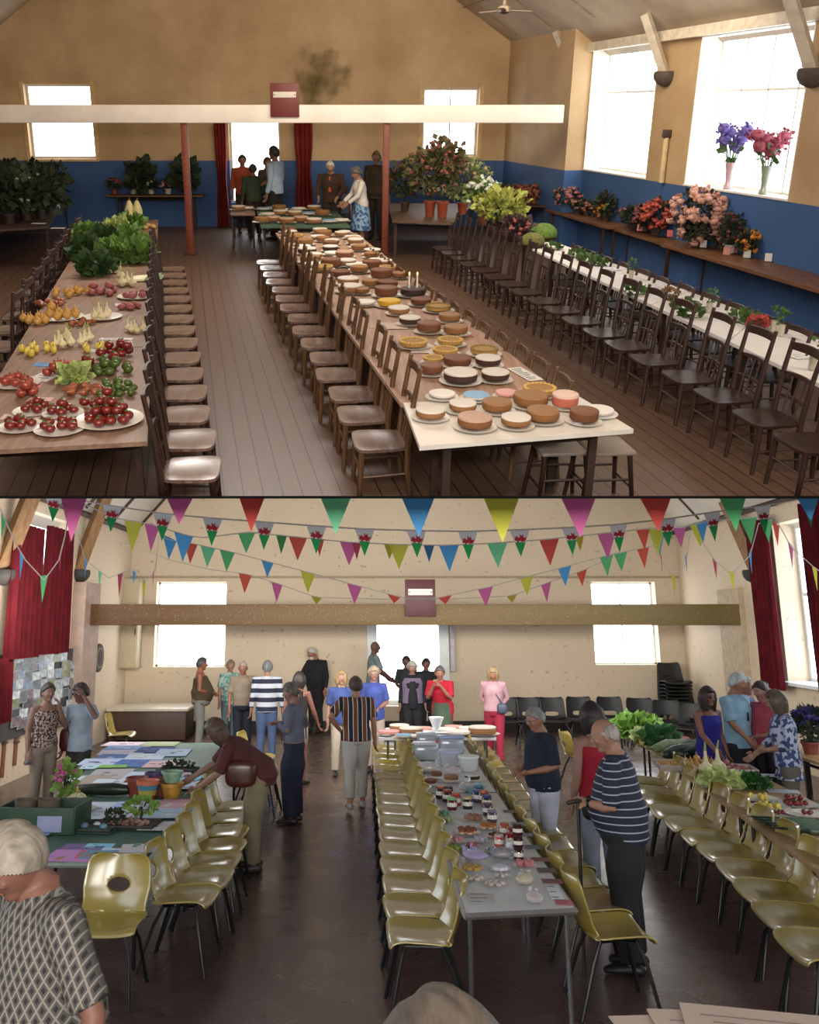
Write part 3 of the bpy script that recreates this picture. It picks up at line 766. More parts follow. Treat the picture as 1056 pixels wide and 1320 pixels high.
def chB(src, pts, rz, lab, group, sc_=1.0):
    for i, p in enumerate(pts): dup(src, 'B', p, rz[i] if isinstance(rz, list) else rz + rj.uniform(-.04, .04), lab % ordn(i), group, scale=(sc_, sc_, 1 + (sc_ - 1) * .4))
dirB = math.atan2(DB.x, DB.y)
c1 = row('B', (546, 1207), (499, 966), .44, 17)
chB(ych, c1, PI / 2 + .02, 'mustard plastic chair left of the white centre table, %s from the near end', 'chairs left of the centre table')
c2 = row('B', (786, 1200), (617, 968), .44, 16)
chB(ych, c2, -PI / 2 + .0, 'mustard plastic chair right of the white centre table, %s from the near end', 'chairs right of the centre table')
r1 = [fl('B', x, y, .44) for x, y in ((1075, 1232), (1038, 1192), (1008, 1160), (978, 1131), (949, 1106), (922, 1086), (899, 1069), (878, 1053), (862, 1038), (850, 1025), (838, 1012))]
for p in r1: p.z = 0
chB(ych, r1, PI / 2 - .12, 'mustard plastic chair beside the tan vegetable table, %s from the near right', 'chairs left of the vegetable table', 1.12)
l1 = [fl('B', x, y, .44) for x, y in ((236, 1157), (257, 1134), (270, 1112), (278, 1094), (284, 1075), (289, 1058), (296, 1043))]
for p in l1: p.z = 0
chB(ych, l1, -PI / 2 - .1, 'mustard plastic chair right of the green table, %s from the near end', 'chairs right of the green table')
l2 = [fl('B', x, y, .44) for x, y in ((336, 1001), (332, 990), (330, 978))]
for p in l2: p.z = 0
chB(ych, l2, -PI / 2 - .15, 'mustard plastic chair by the far end of the green table, %s of the far three', 'chairs at the far end of the green table')
def yone(x, y, rz, lab, src=ych):
    p = fl('B', x, y, .44); dup(src, 'B', (p.x, p.y, 0), rz, lab)
yone(138, 1190, PI - .05, 'mustard plastic chair facing the viewer at the near end of the green table')
yone(748, 975, -PI * .45, 'pale plastic chair standing alone behind the woman in red')
yone(155, 948, -PI * .5, 'mustard plastic chair by the left wall behind the woman in the white top')
bl = [(655, 926, .0), (685, 926, 0), (715, 926, 0), (751, 925, .0), (791, 925, 0), (829, 927, .12), (862, 931, .25), (893, 936, .5)]
pts = []
for x, y, r in bl: p = fl('B', x, y + 6, .44); p.z = 0; p.y = min(p.y, YB - .45); pts.append(p)
for i, p in enumerate(pts): dup(bch, 'B', p, PI - bl[i][2], 'black plastic chair against the back wall, %s from the left' % ordn(i), 'black chairs along the back wall', scale=(1.25, 1, 1.12))
p = fl('B', 868, 925, .44); p.z = 0; p.y = YB - .6; p.x = dp('B', 869, 900, p.y).x
for i in range(9): dup(bch, 'B', p + Vector((0, -.012 * i, .075 * i)), PI + .1, 'stacked black plastic chair in the corner, %s from the bottom' % ordn(i), 'stack of black chairs in the corner', scale=(1.3, 1, 1.12))
for s in (ych, bch):
    for c in list(s.children): bpy.data.objects.remove(c)
    bpy.data.objects.remove(s)

# ------------------------------------------------------------ tables
def table(room, corners, z, lab, topmat, legmat, t=.035, name='trestle_table', edge=None, legs='square', group=None, lw=.03, inset=.12, rails=True, cat='table'):
    """corners: near-left, near-right, far-right, far-left points at height z"""
    P = [Vector(c) for c in corners]
    c = sum(P, Vector()) / 4; c.z = 0
    q = thing(name, lab, cat, room, c, 0, group)
    poly = [(p.x - c.x, p.y - c.y) for p in P]
    mb = MB().prism(poly, z - t, z); o = part('tabletop', mb, topmat, q, False)
    if edge: 
        mb = MB()
        for a, b_ in zip(poly, poly[1:] + poly[:1]): mb.tube([(a[0], a[1], z - t * .5), (b_[0], b_[1], z - t * .5)], [t * .62] * 2, 4)
        part('edge_trim', mb, edge, q, False)
    ctr = Vector((0, 0, 0))
    L = []
    for p in poly:
        v = Vector((p[0], p[1], 0)); k = v.length; L.append(v * (1 - inset / k * 1.4))
    for v in L:
        if legs == 'square': part('leg', MB().tube([(v.x, v.y, 0), (v.x, v.y, z - t)], [(lw, lw)] * 2, 4, ref=(1, 1, 0)), legmat, q, False)
        else: part('leg', MB().tube([(v.x * 1.02, v.y * 1.0, 0), (v.x, v.y, z - t)], lw, 8), legmat, q)
    if rails:
        part('rail', MB().tube([(L[0].x, L[0].y, z - t - .06), (L[1].x, L[1].y, z - t - .06)], [(.03, .02)] * 2, 4), legmat, q, False)
        part('rail', MB().tube([(L[3].x, L[3].y, z - t - .06), (L[2].x, L[2].y, z - t - .06)], [(.03, .02)] * 2, 4), legmat, q, False)
    return q
def split_tables(room, nl, nr, fr, fl_, z, n, **kw):
    a, b_, c, d = [fl(room, *p, z) for p in (nl, nr, fr, fl_)]
    out = []
    for i in range(n):
        t0, t1 = i / n + (.001 if i else 0), (i + 1) / n - .001
        out.append(table(room, [a.lerp(d, t0), b_.lerp(c, t0), b_.lerp(c, t1), a.lerp(d, t1)], z, kw['labs'] % ordn(i), *kw['m'], group=kw.get('group'), **kw.get('k', {})))
    return out
WT = wood('#6c5040', '#8c6e5a', 1, .5, 5, 'table_wood'); DK = wood('#27180f', '#3a2418', 2, .6, 6, 'dark_leg_wood')
PALE = M('#c9b8ae', .6, .1, 3); 
split_tables('A', (-62, 583), (190, 569), (204, 283), (121, 286), .75, 5, labs='brown trestle table under the vegetables, %s from the near end', m=(WT, DK), group='vegetable tables in a line')
split_tables('A', (517, 520), (742, 522), (459, 300), (355, 300), .75, 4, labs='brown trestle table under the rows of cakes, %s from the near end', m=(wood('#8a6a55', '#b08e78', 1, .5, 5), DK), group='cake tables in a line')
a = [fl('A', *p, .78) for p in ((541, 575), (817, 553), (745, 510), (520, 519))]
q = table('A', a, .78, 'white-topped table at the near end of the cake row, slightly skewed', M('#d2cbc2', .45, .06, 3), DK, lw=.04, inset=.2)
split_tables('A', (1085, 508), (1095, 452), (716, 312), (668, 312), .75, 5, labs='white-covered table for small plants, %s from the right', m=(M('#dcd8d6', .6, .06, 2), DK), group='white-covered tables in a line')
GRN = M('#3c5a44', .7, .15, 4)
a = [fl('A', *p, .78) for p in ((336, 292), (452, 292), (430, 268), (330, 268))]
table('A', a, .78, 'green-covered table with many plates behind the cake tables', GRN, DK)
a = [fl('A', *p, .78) for p in ((297, 276), (329, 276), (327, 264), (299, 264))]
table('A', a, .78, 'small brown table left of the green-covered table', WT, DK)
a = [fl('A', *p, .78) for p in ((506, 285), (583, 288), (612, 262), (500, 262))]
q = table('A', a, .78, 'old wooden trestle table with potted plants beside the red post', wood('#4a3626', '#6b5036', 0, .6, 5), DK, lw=.045)
a = [fl('A', *p, .85) for p in ((628, 262), (708, 266), (700, 256), (626, 254))]
table('A', a, .85, 'dark table in the back right corner with flower pots', wood('#2f2016', '#46301f', 0, .6, 5), DK)
a = [fl('A', *p, .72) for p in ((515, 262), (516, 270), (505, 268), (503, 262))]
WB_ = wood('#5c3a24', '#7d5638', 1, .45, 5)
for (p4, lab) in ((((703, 270), (760, 268), (850, 306), (800, 316)), 'long wooden bench table by the right wall, far section with flowers'),):
    pass
def wallbench(x0, y0, x1, y1, wd, z, lab):
    a = fl('A', x0, y0, z); b_ = fl('A', x1, y1, z)
    return table('A', [b_, b_ + Vector((wd, 0, 0)), a + Vector((wd, 0, 0)), a], z, lab, WB_, DK, t=.05, inset=.15, group='bench tables along the right wall')
wallbench(705, 270, 782, 292, .6, .8, 'wooden bench table by the right wall, farthest section below the first tall window')
wallbench(784, 292, 868, 317, .6, .76, 'wooden bench table by the right wall, middle section')
wallbench(852, 314, 1100, 386, .72, .8, 'wooden bench table by the right wall, nearest and longest section')
# shelf table at the back left, dark bench left
a = dp('A', 140, 251, YA - .5); b_ = dp('A', 263, 251, YA - .5)
table('A', [Vector((a.x, a.y - .25, a.z)), Vector((b_.x, b_.y - .25, a.z)), Vector((b_.x, b_.y + .3, a.z)), Vector((a.x, a.y + .3, a.z))], a.z, 'narrow shelf table with small pots below the back wall, left of the doorway', WB_, DK, inset=.2)
a = [fl('A', *p, .8) for p in ((-60, 300), (62, 292), (86, 256), (-10, 258))]
table('A', a, .8, 'dark table with leafy plants at the left edge of the old hall', wood('#2a1c14', '#3c281b', 0, .6, 5), DK)
a = [fl('A', *p, .5) for p in ((120, 300), (208, 298), (206, 286), (132, 288))]
# present hall
WHT = M('#c2c6ca', .3, .05, 3, spec=.6, name='white_laminate'); STEEL = M('#8e9398', .25, .05, metal=.9); 
nl, nr, fr, fl_ = [fl('B', *p, .73) for p in ((600, 1178), (742, 1171), (597, 958), (536, 958))]
for i in range(4):
    t0, t1 = i / 4 + (.001 if i else 0), (i + 1) / 4 - .001
    table('B', [nl.lerp(fl_, t0), nr.lerp(fr, t0), nr.lerp(fr, t1), nl.lerp(fl_, t1)], .73, 'white folding table with steel legs, %s from the near end of centre row' % ordn(i), WHT, STEEL, t=.03, edge=M('#6e6a68', .4), legs='round', lw=.014, inset=.08, rails=False, group='centre folding tables')
a = [fl('B', *p, .78) for p in ((488, 951), (640, 951), (634, 938), (498, 938))]
q = table('B', a, .78, 'white cloth-covered table across the far end of the centre row', M('#d5d3dc', .7, .05), STEEL, legs='round', lw=.016, rails=False)
TAN = wood('#96754c', '#b59468', 1, .35, 4, 'tan_laminate')
nl, nr, fr, fl_ = [fl('B', *p, .73) for p in ((1090, 1148), (1215, 1115), (849, 935), (795, 935))]
for i in range(4):
    t0, t1 = i / 4 + (.001 if i else 0), (i + 1) / 4 - .001
    table('B', [nl.lerp(fl_, t0), nr.lerp(fr, t0), nr.lerp(fr, t1), nl.lerp(fl_, t1)], .73, 'tan-topped table under the vegetables, %s from the near right' % ordn(i), TAN, LEGM, t=.03, legs='round', lw=.016, inset=.1, rails=False, group='vegetable tables of the present hall')
GT = M('#47695a', .55, .08, 2)
nl, nr, fr, fl_ = [fl('B', *p, .73) for p in ((-30, 1112), (186, 1112), (313, 958), (152, 958))]
lm = [nl.lerp(nr, .5), fl_.lerp(fr, .5)]
k = 0
for i in range(3):
    t0, t1 = i / 3 + (.001 if i else 0), (i + 1) / 3 - .001
    table('B', [nl.lerp(fl_, t0), nr.lerp(fr, t0), nr.lerp(fr, t1), nl.lerp(fl_, t1)], .73, 'wide green-covered table on the left, %s from the near end' % ordn(i), GT, LEGM, t=.03, edge=M('#8d9a94', .5), legs='round', lw=.016, inset=.12, rails=False, group='green-covered tables in a line')
# stage block along the left back wall
a = fl('B', 152, 917, .0); zt = .95
pa = dp('B', 152, 905, YB - 1.2); 
x0 = dp('B', 150, 910, YB - .9).x; x1 = dp('B', 246, 910, YB - .9).x
q = thing('stage_block', 'long brown wooden chest with pale top against the back wall, behind the green table', 'cabinet', 'B', ((x0 + x1) / 2, YB - .95, 0))
zt = dp('B', 200, 915, YB - 1.5).z
part('front_panel', MB().rbox((0, -.5, zt / 2), (x1 - x0, .05, zt - .04), .01), M('#4a3428', .5, .15, 2), q); part('carcass', MB().rbox((0, .1, zt / 2), (x1 - x0 - .04, 1.1, zt - .06), .01), M('#3b2a20', .6), q); part('top_board', MB().rbox((0, .05, zt), (x1 - x0 + .1, 1.3, .06), .01), M('#cfc6b4', .35, .06), q)
# ------------------------------------------------------------ things on tables, old hall
PLATE = M('#d6d0c6', .25, .03, spec=.6); PAPER = M('#cfc9c4', .7, .05); LEAF = M('#3f5c26', .6, .3, 20); LEAFL = M('#7f9a3c', .6, .25, 20); LEAFD = M('#25331a', .7, .3, 20)
def lathe_me(name, prof, mat, seg=18):
    return MB().lathe(prof, seg).mesh(name, mat)
PL_ME = lathe_me('plate', [(.0001, .0), (.6, .0), (.64, .02), (.98, .10), (1.0, .115), (.95, .11), (.62, .04), (.0001, .035)], PLATE, 24)
def plate(room, p, r, lab, group='plates', mat=None):
    o = bpy.data.objects.new('plate', PL_ME if mat is None else lathe_me('plate', [(.0001, .0), (.6, .0), (.64, .02), (.98, .10), (1.0, .115), (.95, .11), (.62, .04), (.0001, .035)], mat, 24)); col.objects.link(o)
    o.matrix_world = ROOM[room] @ Matrix.Translation(p) @ Matrix.Diagonal((r, r, r, 1)); return tag(o, lab, 'plate', group)
CAKES = {  # side, top, height ratio, icing thickness
 'white': ('#8c6038', '#cfc6bc', .5, 'white-iced sponge cake'), 'dusted': ('#7c4c2a', '#b3917c', .55, 'sugar-dusted brown sponge cake'), 'gold': ('#80552c', '#8e6438', .55, 'golden brown sponge cake'),
 'brown': ('#683e22', '#74492c', .7, 'tall brown cake'), 'choc': ('#2c160e', '#38201a', .5, 'dark chocolate cake'), 'chocw': ('#3a2016', '#cdc4bc', .55, 'dark cake with white icing'),
 'pie': ('#9c7438', '#bd9a50', .3, 'open golden tart'), 'quiche': ('#a07a3a', '#7a6428', .3, 'brown-topped quiche'), 'yellow': ('#c0921c', '#cca634', .45, 'yellow iced cake'),
 'flat': ('#c8beb2', '#dcd6d0', .2, 'flat white cake'), 'blue': ('#c8beb2', '#7fa6c8', .2, 'flat cake with a blue card'), 'pink': ('#c88a80', '#d29c98', .25, 'flat pink cake'), 'fruit': ('#5a2e18', '#6b3a20', .5, 'dark fruit cake'), 'jam': ('#b5604c', '#d8b8a8', .9, 'tall cake with a pink paper band')}
CM = {}
def cake_mesh(kind):
    if kind in CM: return CM[kind]
    s_, t_, hr, nm = CAKES[kind]
    h = hr
    body = MB().lathe([(.0001, 0), (.93, 0), (.98, h * .1), (1, h * .5), (.97, h * .82), (.9, h * .9)], 26).mesh('cake', M(s_, .75, .22, 18, bump=.3))
    if kind in ('pie', 'quiche'):
        ic = MB(); ic.lathe([(.0001, h * .86), (.8, h * .88), (.85, h * .95)], 26, cap1=False)
        for k in range(22): a = k * 2 * PI / 22; ic.ball((math.cos(a) * .9, math.sin(a) * .9, h * .93), (.13, .13, .08), 8, 6)
    else: ic = MB().lathe([(.97, h * .72), (1.0, h * .8), (.97, h * .95), (.88, h), (.5, h * 1.03), (.0001, h * 1.04)], 26, cap0=False)
    ic = ic.mesh('topping', M(t_, .6, .15, 25, bump=.25))
    CM[kind] = (body, ic, nm); return CM[kind]
def cake(room, p, r, kind, where, group='cakes', pl_=True):
    body, ic, nm = cake_mesh(kind)
    q = thing('cake', '%s on a plate, %s' % (nm, where), 'cake', room, p + Vector((0, 0, .03)) if pl_ else p, random.uniform(0, 6), group)
    S_ = Matrix.Diagonal((r, r, r, 1))
    part('sponge', body, None, q, mtx=S_); part('topping', ic, None, q, mtx=S_)
    if pl_: plate(room, p, r * 1.28, 'plate of the %s, %s' % (nm, where), 'plates under the cakes')
    return q
ZT = .785
near = [(380, 500, 50, 'white'), (520, 530, 58, 'dusted'), (650, 525, 50, 'white'), (735, 508, 55, 'gold'), (865, 512, 48, 'brown'), (912, 488, 50, 'flat'), (805, 465, 44, 'jam'), (697, 460, 58, 'gold'), (590, 478, 50, 'gold'), (482, 478, 46, 'white'), (725, 425, 55, 'pie'), (620, 432, 36, 'pink'), (525, 440, 44, 'blue'), (417, 435, 44, 'flat')]
mid = [(475, 390, 56, 'chocw'), (585, 385, 46, 'chocw'), (383, 365, 38, 'brown'), (465, 338, 46, 'fruit'), (562, 338, 42, 'chocw'), (390, 328, 34, 'pie'), (427, 303, 42, 'pie'), (550, 303, 46, 'quiche'), (325, 278, 48, 'pie'), (443, 272, 42, 'pie'), (460, 238, 40, 'gold'), (375, 232, 40, 'brown'), (440, 198, 36, 'gold'), (315, 207, 36, 'chocw'), (280, 174, 36, 'white'), (250, 150, 38, 'yellow'), (405, 165, 42, 'quiche'), (350, 146, 34, 'fruit'), (325, 117, 42, 'choc'), (240, 118, 38, 'brown'), (172, 145, 36, 'flat'), (125, 105, 40, 'white'), (120, 80, 36, 'white'), (245, 90, 34, 'fruit'), (190, 85, 28, 'gold'), (225, 60, 36, 'brown'), (155, 42, 30, 'gold'), (95, 57, 34, 'fruit'), (65, 25, 34, 'brown'), (115, 20, 32, 'white'), (195, 30, 32, 'brown'), (280, 60, 26, 'gold'), (165, 110, 24, 'gold')]
def side_of(px): return px
for i, (x, y, r, k) in enumerate(near):
    px, py = 400 + x / 2.456, 330 + (y + 8) / 2.456
    cake('A', fl('A', px, py + 3, ZT), r / 2.456 / ((py - 140) / 2.2), k, '%s on the white end table' % ordn(i), 'cakes on the white end table')
for i, (x, y, r, k) in enumerate(mid):
    px, py = 400 + x / 2.456, 330 + (y + 6) / 2.456
    cake('A', fl('A', px, py + 2, .755), r / 2.456 / ((py - 140) / 2.25), k, '%s along the cake tables' % ordn(i), 'cakes along the cake tables')
    if k == 'choc':
        pc = fl('A', px, py + 2, .755)
        for s in (-1, 1):
            q = thing('candle', 'white candle on the chocolate cake, %s of two' % ('left' if s < 0 else 'right'), 'candle', 'A', pc + Vector((s * .05, 0, .1)), 0, 'candles on the chocolate cake')
            part('wax', MB().tube([(0, 0, 0), (0, 0, .16)], .012, 8), M('#e8e2d8', .5), q); part('flame', MB().ball((0, 0, .19), (.01, .01, .022), 8, 6), glow('#ffd27a', 3), q)
rc = random.Random(11)
a4 = [fl('A', *p, .755) for p in ((357, 299), (455, 299), (523, 352), (396, 352))]
kinds = ['white', 'gold', 'brown', 'flat', 'fruit', 'dusted', 'chocw', 'pie', 'white', 'gold', 'flat']
k = 0
for i in range(12):
    for j in range(3):
        t = (i + .5) / 12 + rc.uniform(-.015, .015); u = (j + .5) / 3 + rc.uniform(-.06, .06)
        p = a4[3].lerp(a4[0], t).lerp(a4[2].lerp(a4[1], t), u)
        cake('A', p, rc.uniform(.12, .16), rc.choice(kinds), '%s far row, %s' % (ordn(i), ('left', 'mid', 'right')[j]), 'cakes at the far end of the cake tables')
for i, (px, py) in enumerate(((338, 287), (352, 286), (370, 288), (388, 286), (405, 288), (425, 287), (440, 286), (345, 278), (362, 277), (380, 278), (398, 277), (416, 278), (360, 271), (385, 271), (405, 271), (307, 271), (318, 270), (340, 271), (352, 270))):
    cake('A', fl('A', px, py, .785), .16, rc.choice(['white', 'flat', 'blue', 'gold', 'dusted']), '%s on the back tables' % ordn(i), 'cakes on the back tables')
# price card and papers

def card(room, px, py, z, w, d, c, lab, rz=0, group=None, name='paper_sheet', cat='paper', lines=0, th=.002):
    p = fl(room, px, py, z)
    o = solo(name, MB().box((0, 0, th / 2), (w, d, th)), M(c, .7, .06), lab, cat, room, p, rz, group)
    if lines:
        mb = MB(); r_ = random.Random(int(px * 7 + py))
        for i in range(lines):
            ww = w * r_.uniform(.4, .8); mb.box((-(w * .8 - ww) / 2, d * (.38 - .76 * i / max(1, lines - 1)), th + .0006), (ww, d * .035, .0008))
        part('writing', mb, M('#3c3c44', .8, 0), o, False)
    return o
card('A', 677, 482, .757, .14, .42, '#ddd8d0', 'white card with black lettering lying near the right edge of the cake table', .3, lines=8, name='card', cat='card')
for px, py, w, d, c, l in ((507, 420, .3, .3, '#b9a090', 'pale paper sheet on the cake table left of the gold pies'), (545, 450, .25, .3, '#c8bdb4', 'pale paper sheet at the left edge of the cake table'), (598, 432, .2, .12, '#c87a70', 'pink card beside the quiche')):
    card('A', px, py, .757, w, d, c, l)
# produce
def gnoise(v, s, a): return 1 + a * (math.sin(v.x * s + 1) * math.sin(v.y * s * 1.3 + 2) * math.sin(v.z * s * .9))
PR = {}
def prod(kind):
    if kind in PR: return PR[kind]
    if kind == 'tomato': ms = [('flesh', MB().ball((0, 0, 1), (1, 1, .82), 16, 10, lambda v: v * (1 - .12 * max(0, v.z) ** 8 - .03 * math.cos(5 * math.atan2(v.y, v.x)) * abs(v.z))), M('#6c1812', .32, .25, 4, spec=.6)), ('calyx', MB().leaves((0, 0, 1.72), (.15, .15, .03), 7, .4, random.Random(2), .1), M('#3f6a26', .6))]
    elif kind == 'green': ms = [('flesh', MB().ball((0, 0, 1), (1, 1, .85), 14, 8), M('#43541f', .35, .3, 4)), ('calyx', MB().leaves((0, 0, 1.75), (.15, .15, .03), 6, .4, random.Random(2), .1), M('#3f6a26', .6))]
    elif kind == 'onion': ms = [('bulb', MB().lathe([(.001, .15), (.35, .1), (.8, .5), (1, 1), (.85, 1.45), (.4, 1.8), (.15, 2.1), (.12, 2.7), (.05, 2.75)], 14), M('#b98a42', .35, .2, 6)), ('root', MB().leaves((0, 0, .1), (.15, .15, .05), 6, .2, random.Random(4)), M('#a08a66', .8))]
    elif kind == 'paleonion': ms = [('bulb', MB().lathe([(.001, .15), (.35, .1), (.8, .5), (1, 1), (.8, 1.45), (.35, 1.8), (.2, 2.4), (.18, 3.2)], 14), M('#cfc19c', .4, .15, 6)), ('leaf_stalk', MB().tube([(0, 0, 3.1), (.3, .2, 4.2)], [.18, .08], 6), M('#8a9a4c', .6))]
    elif kind == 'shallot': ms = [('bulb', MB().lathe([(.001, .1), (.6, .5), (.85, 1.1), (.6, 1.8), (.2, 2.3), (.08, 2.6)], 12), M('#8a4a2c', .4, .25, 6)), ('tip', MB().tube([(0, 0, 2.5), (.1, 0, 3.0)], [.08, .04], 6), M('#7c5c38', .7))]
    elif kind == 'potato': ms = [('potato', MB().ball((0, 0, .8), (1.25, .9, .8), 14, 9, lambda v: v * gnoise(v, 3, .12)), M('#b58c58', .7, .15, 8))]
    elif kind == 'redpotato': ms = [('potato', MB().ball((0, 0, .8), (1.25, .9, .8), 14, 9, lambda v: v * gnoise(v, 3, .12)), M('#8a4a48', .6, .2, 8))]
    elif kind == 'beet': ms = [('root', MB().lathe([(.001, -.0), (.1, .1), (.7, .5), (1, 1.1), (.8, 1.6), (.2, 1.9)], 14), M('#4c1c2c', .5, .25, 6)), ('stalk', MB().tube([(0, 0, 1.8), (.3, .2, 3)], [.15, .08], 6), M('#7c2c44', .6))]
    elif kind == 'apple': ms = [('flesh', MB().ball((0, 0, .95), (1, 1, .9), 16, 10, lambda v: Vector((v.x, v.y, v.z - .25 * max(0, v.z) * max(0, 1 - 3 * (v.x ** 2 + v.y ** 2))))), M('#8e3a2a', .3, .3, 3)), ('stalk', MB().tube([(0, 0, 1.5), (.08, 0, 2.1)], .06, 6), M('#3b2a18', .7))]
    elif kind == 'pepper': ms = [('pod', MB().ball((0, 0, 1), (.8, .8, 1), 14, 9, lambda v: Vector((v.x * (1 + .12 * math.cos(3 * math.atan2(v.y, v.x))), v.y * (1 + .12 * math.cos(3 * math.atan2(v.y, v.x))), v.z))), M('#c9b04a', .3, .2, 4)), ('stalk', MB().tube([(0, 0, 1.9), (.1, 0, 2.4)], .12, 6), M('#4c6a26', .6))]
    PR[kind] = [(n_, b_.mesh(n_, m_)) for n_, b_, m_ in ms]; return PR[kind]
def produce(room, p, r, kind, name, lab, group, rx=None):
    ms = prod(kind); rz = random.uniform(0, 6.28)
    R = Matrix.Rotation(rz, 4, 'Z')
    q = thing(name, lab, 'vegetable' if kind != 'apple' else 'fruit', room, p, rz, group)
    mt = Matrix.Diagonal((r, r, r, 1))
    if rx: mt = Matrix.Translation((0, 0, r * .9)) @ Matrix.Rotation(rx, 4, 'X') @ Matrix.Translation((0, 0, -r)) @ mt
    for n_, me in ms: part(n_, me, None, q, mtx=mt)
    return q
def heap(room, px, py, z, n, r, spread, kind, name, lab, group, layers=2, pl_=None, rnd=random.Random(21), lie=False):
    c = fl(room, px, py, z)
    if pl_: plate(room, c, pl_, 'plate holding the ' + group, 'plates under vegetables'); c = c + Vector((0, 0, pl_ * .05))
    i = 0; placed = []; L = 0; fail = 0
    while i < n and L < 4:
        a, k = rnd.uniform(0, 6.28), math.sqrt(rnd.random()) * spread * (1, .68, .4, .15)[L]
        q = Vector((math.cos(a) * k, math.sin(a) * k, L * r * 1.45))
        if any((q - o).length < r * 1.8 for o in placed) or (L == 0 and layers > 1 and i > n * .62):
            fail += 1
            if fail > 120: L += 1; fail = 0
            if layers == 1 and L > 1: break
            continue
        placed.append(q); i += 1
        produce(room, c + q, r * rnd.uniform(.92, 1.08), kind, name, lab, group, rx=(1.45 if lie else None))
ZV_ = .752
P4 = lambda x, y: (x / 2.64, 320 + y / 2.64)
def H4(x, y, *a, **k): px, py = P4(x, y); heap('A', px, py, ZV_, *a, **k)
H4(372, 592, 26, .042, .17, 'tomato', 'tomato', 'red tomato in the big pile on the near right plate of the vegetable table', 'tomatoes piled on the big near plate', pl_=.26)
H4(205, 620, 7, .042, .11, 'tomato', 'tomato', 'red tomato on the near middle plate of the vegetable table', 'tomatoes on the near middle plate', 1, .19)
H4(215, 566, 6, .04, .1, 'tomato', 'tomato', 'red tomato on the small plate behind the near middle plate', 'tomatoes on the second middle plate', 1, .16)
H4(115, 558, 5, .04, .09, 'tomato', 'tomato', 'red tomato on the left plate of the second row', 'tomatoes on the second left plate', 1, .16)
H4(72, 612, 6, .04, .1, 'tomato', 'tomato', 'red tomato on the plate at the near left corner', 'tomatoes on the near left plate', 1, .17)
H4(90, 500, 6, .045, .12, 'apple', 'apple', 'reddish apple among pink papers on the left of the vegetable table', 'apples by the pink papers', 2)
H4(330, 545, 5, .042, .12, 'tomato', 'tomato', 'red tomato behind the biggest tomato plate', 'tomatoes behind the big plate', 1)
H4(398, 372, 9, .05, .16, 'tomato', 'tomato', 'red tomato in the mixed heap behind the onions card', 'red tomatoes of the mixed heap', 2)
H4(380, 425, 12, .045, .17, 'green', 'green_tomato', 'green tomato in the mixed heap on the right of the table', 'green tomatoes of the mixed heap', 2)
H4(400, 492, 16, .034, .17, 'green', 'green_tomato', 'small green fruit in the dark low heap', 'small green fruits', 2)
H4(290, 492, 9, .04, .15, 'shallot', 'shallot', 'dark red shallot left of the small green fruits', 'dark shallots', 1, lie=True)
H4(212, 432, 9, .045, .13, 'apple', 'apple', 'reddish apple beside the cabbage in the middle of the table', 'apples beside the cabbage', 2)
H4(240, 325, 12, .045, .2, 'paleonion', 'spring_onion', 'pale yellow onion with stalk standing in the bright middle bunch', 'pale onions in the middle bunch', 1)
H4(130, 355, 10, .042, .18, 'pepper', 'pepper', 'small yellow pepper on the left edge behind the blue card', 'yellow peppers', 1)
H4(470, 285, 8, .04, .13, 'paleonion', 'spring_onion', 'pale onion with stalk on the right edge of the table', 'pale onions at the right edge', 1)
H4(210, 240, 9, .05, .17, 'onion', 'onion', 'golden onion on the white left plate halfway down the table', 'onions on the left plate', 1, .25)
H4(350, 238, 6, .045, .13, 'paleonion', 'spring_onion', 'pale onion on the middle white plate halfway down the table', 'pale onions on the middle plate', 1, .22)
H4(280, 262, 7, .04, .14, 'shallot', 'shallot', 'brown shallot between the two plates halfway down', 'brown shallots between plates', 1, lie=True)
H4(355, 155, 9, .05, .2, 'redpotato', 'potato', 'pinkish potato in the heap before the leafy greens', 'pink potatoes', 2)
H4(465, 168, 6, .045, .14, 'redpotato', 'potato', 'pink potato on the right-hand plate before the leeks', 'pink potatoes on the right plate', 1, .24)
H4(240, 160, 10, .045, .24, 'onion', 'onion', 'golden onion in the loose group left of the pink potatoes', 'loose onions on the left', 1)
H4(435, 128, 5, .06, .13, 'paleonion', 'turnip', 'big white turnip in front of the leeks', 'white turnips', 1)

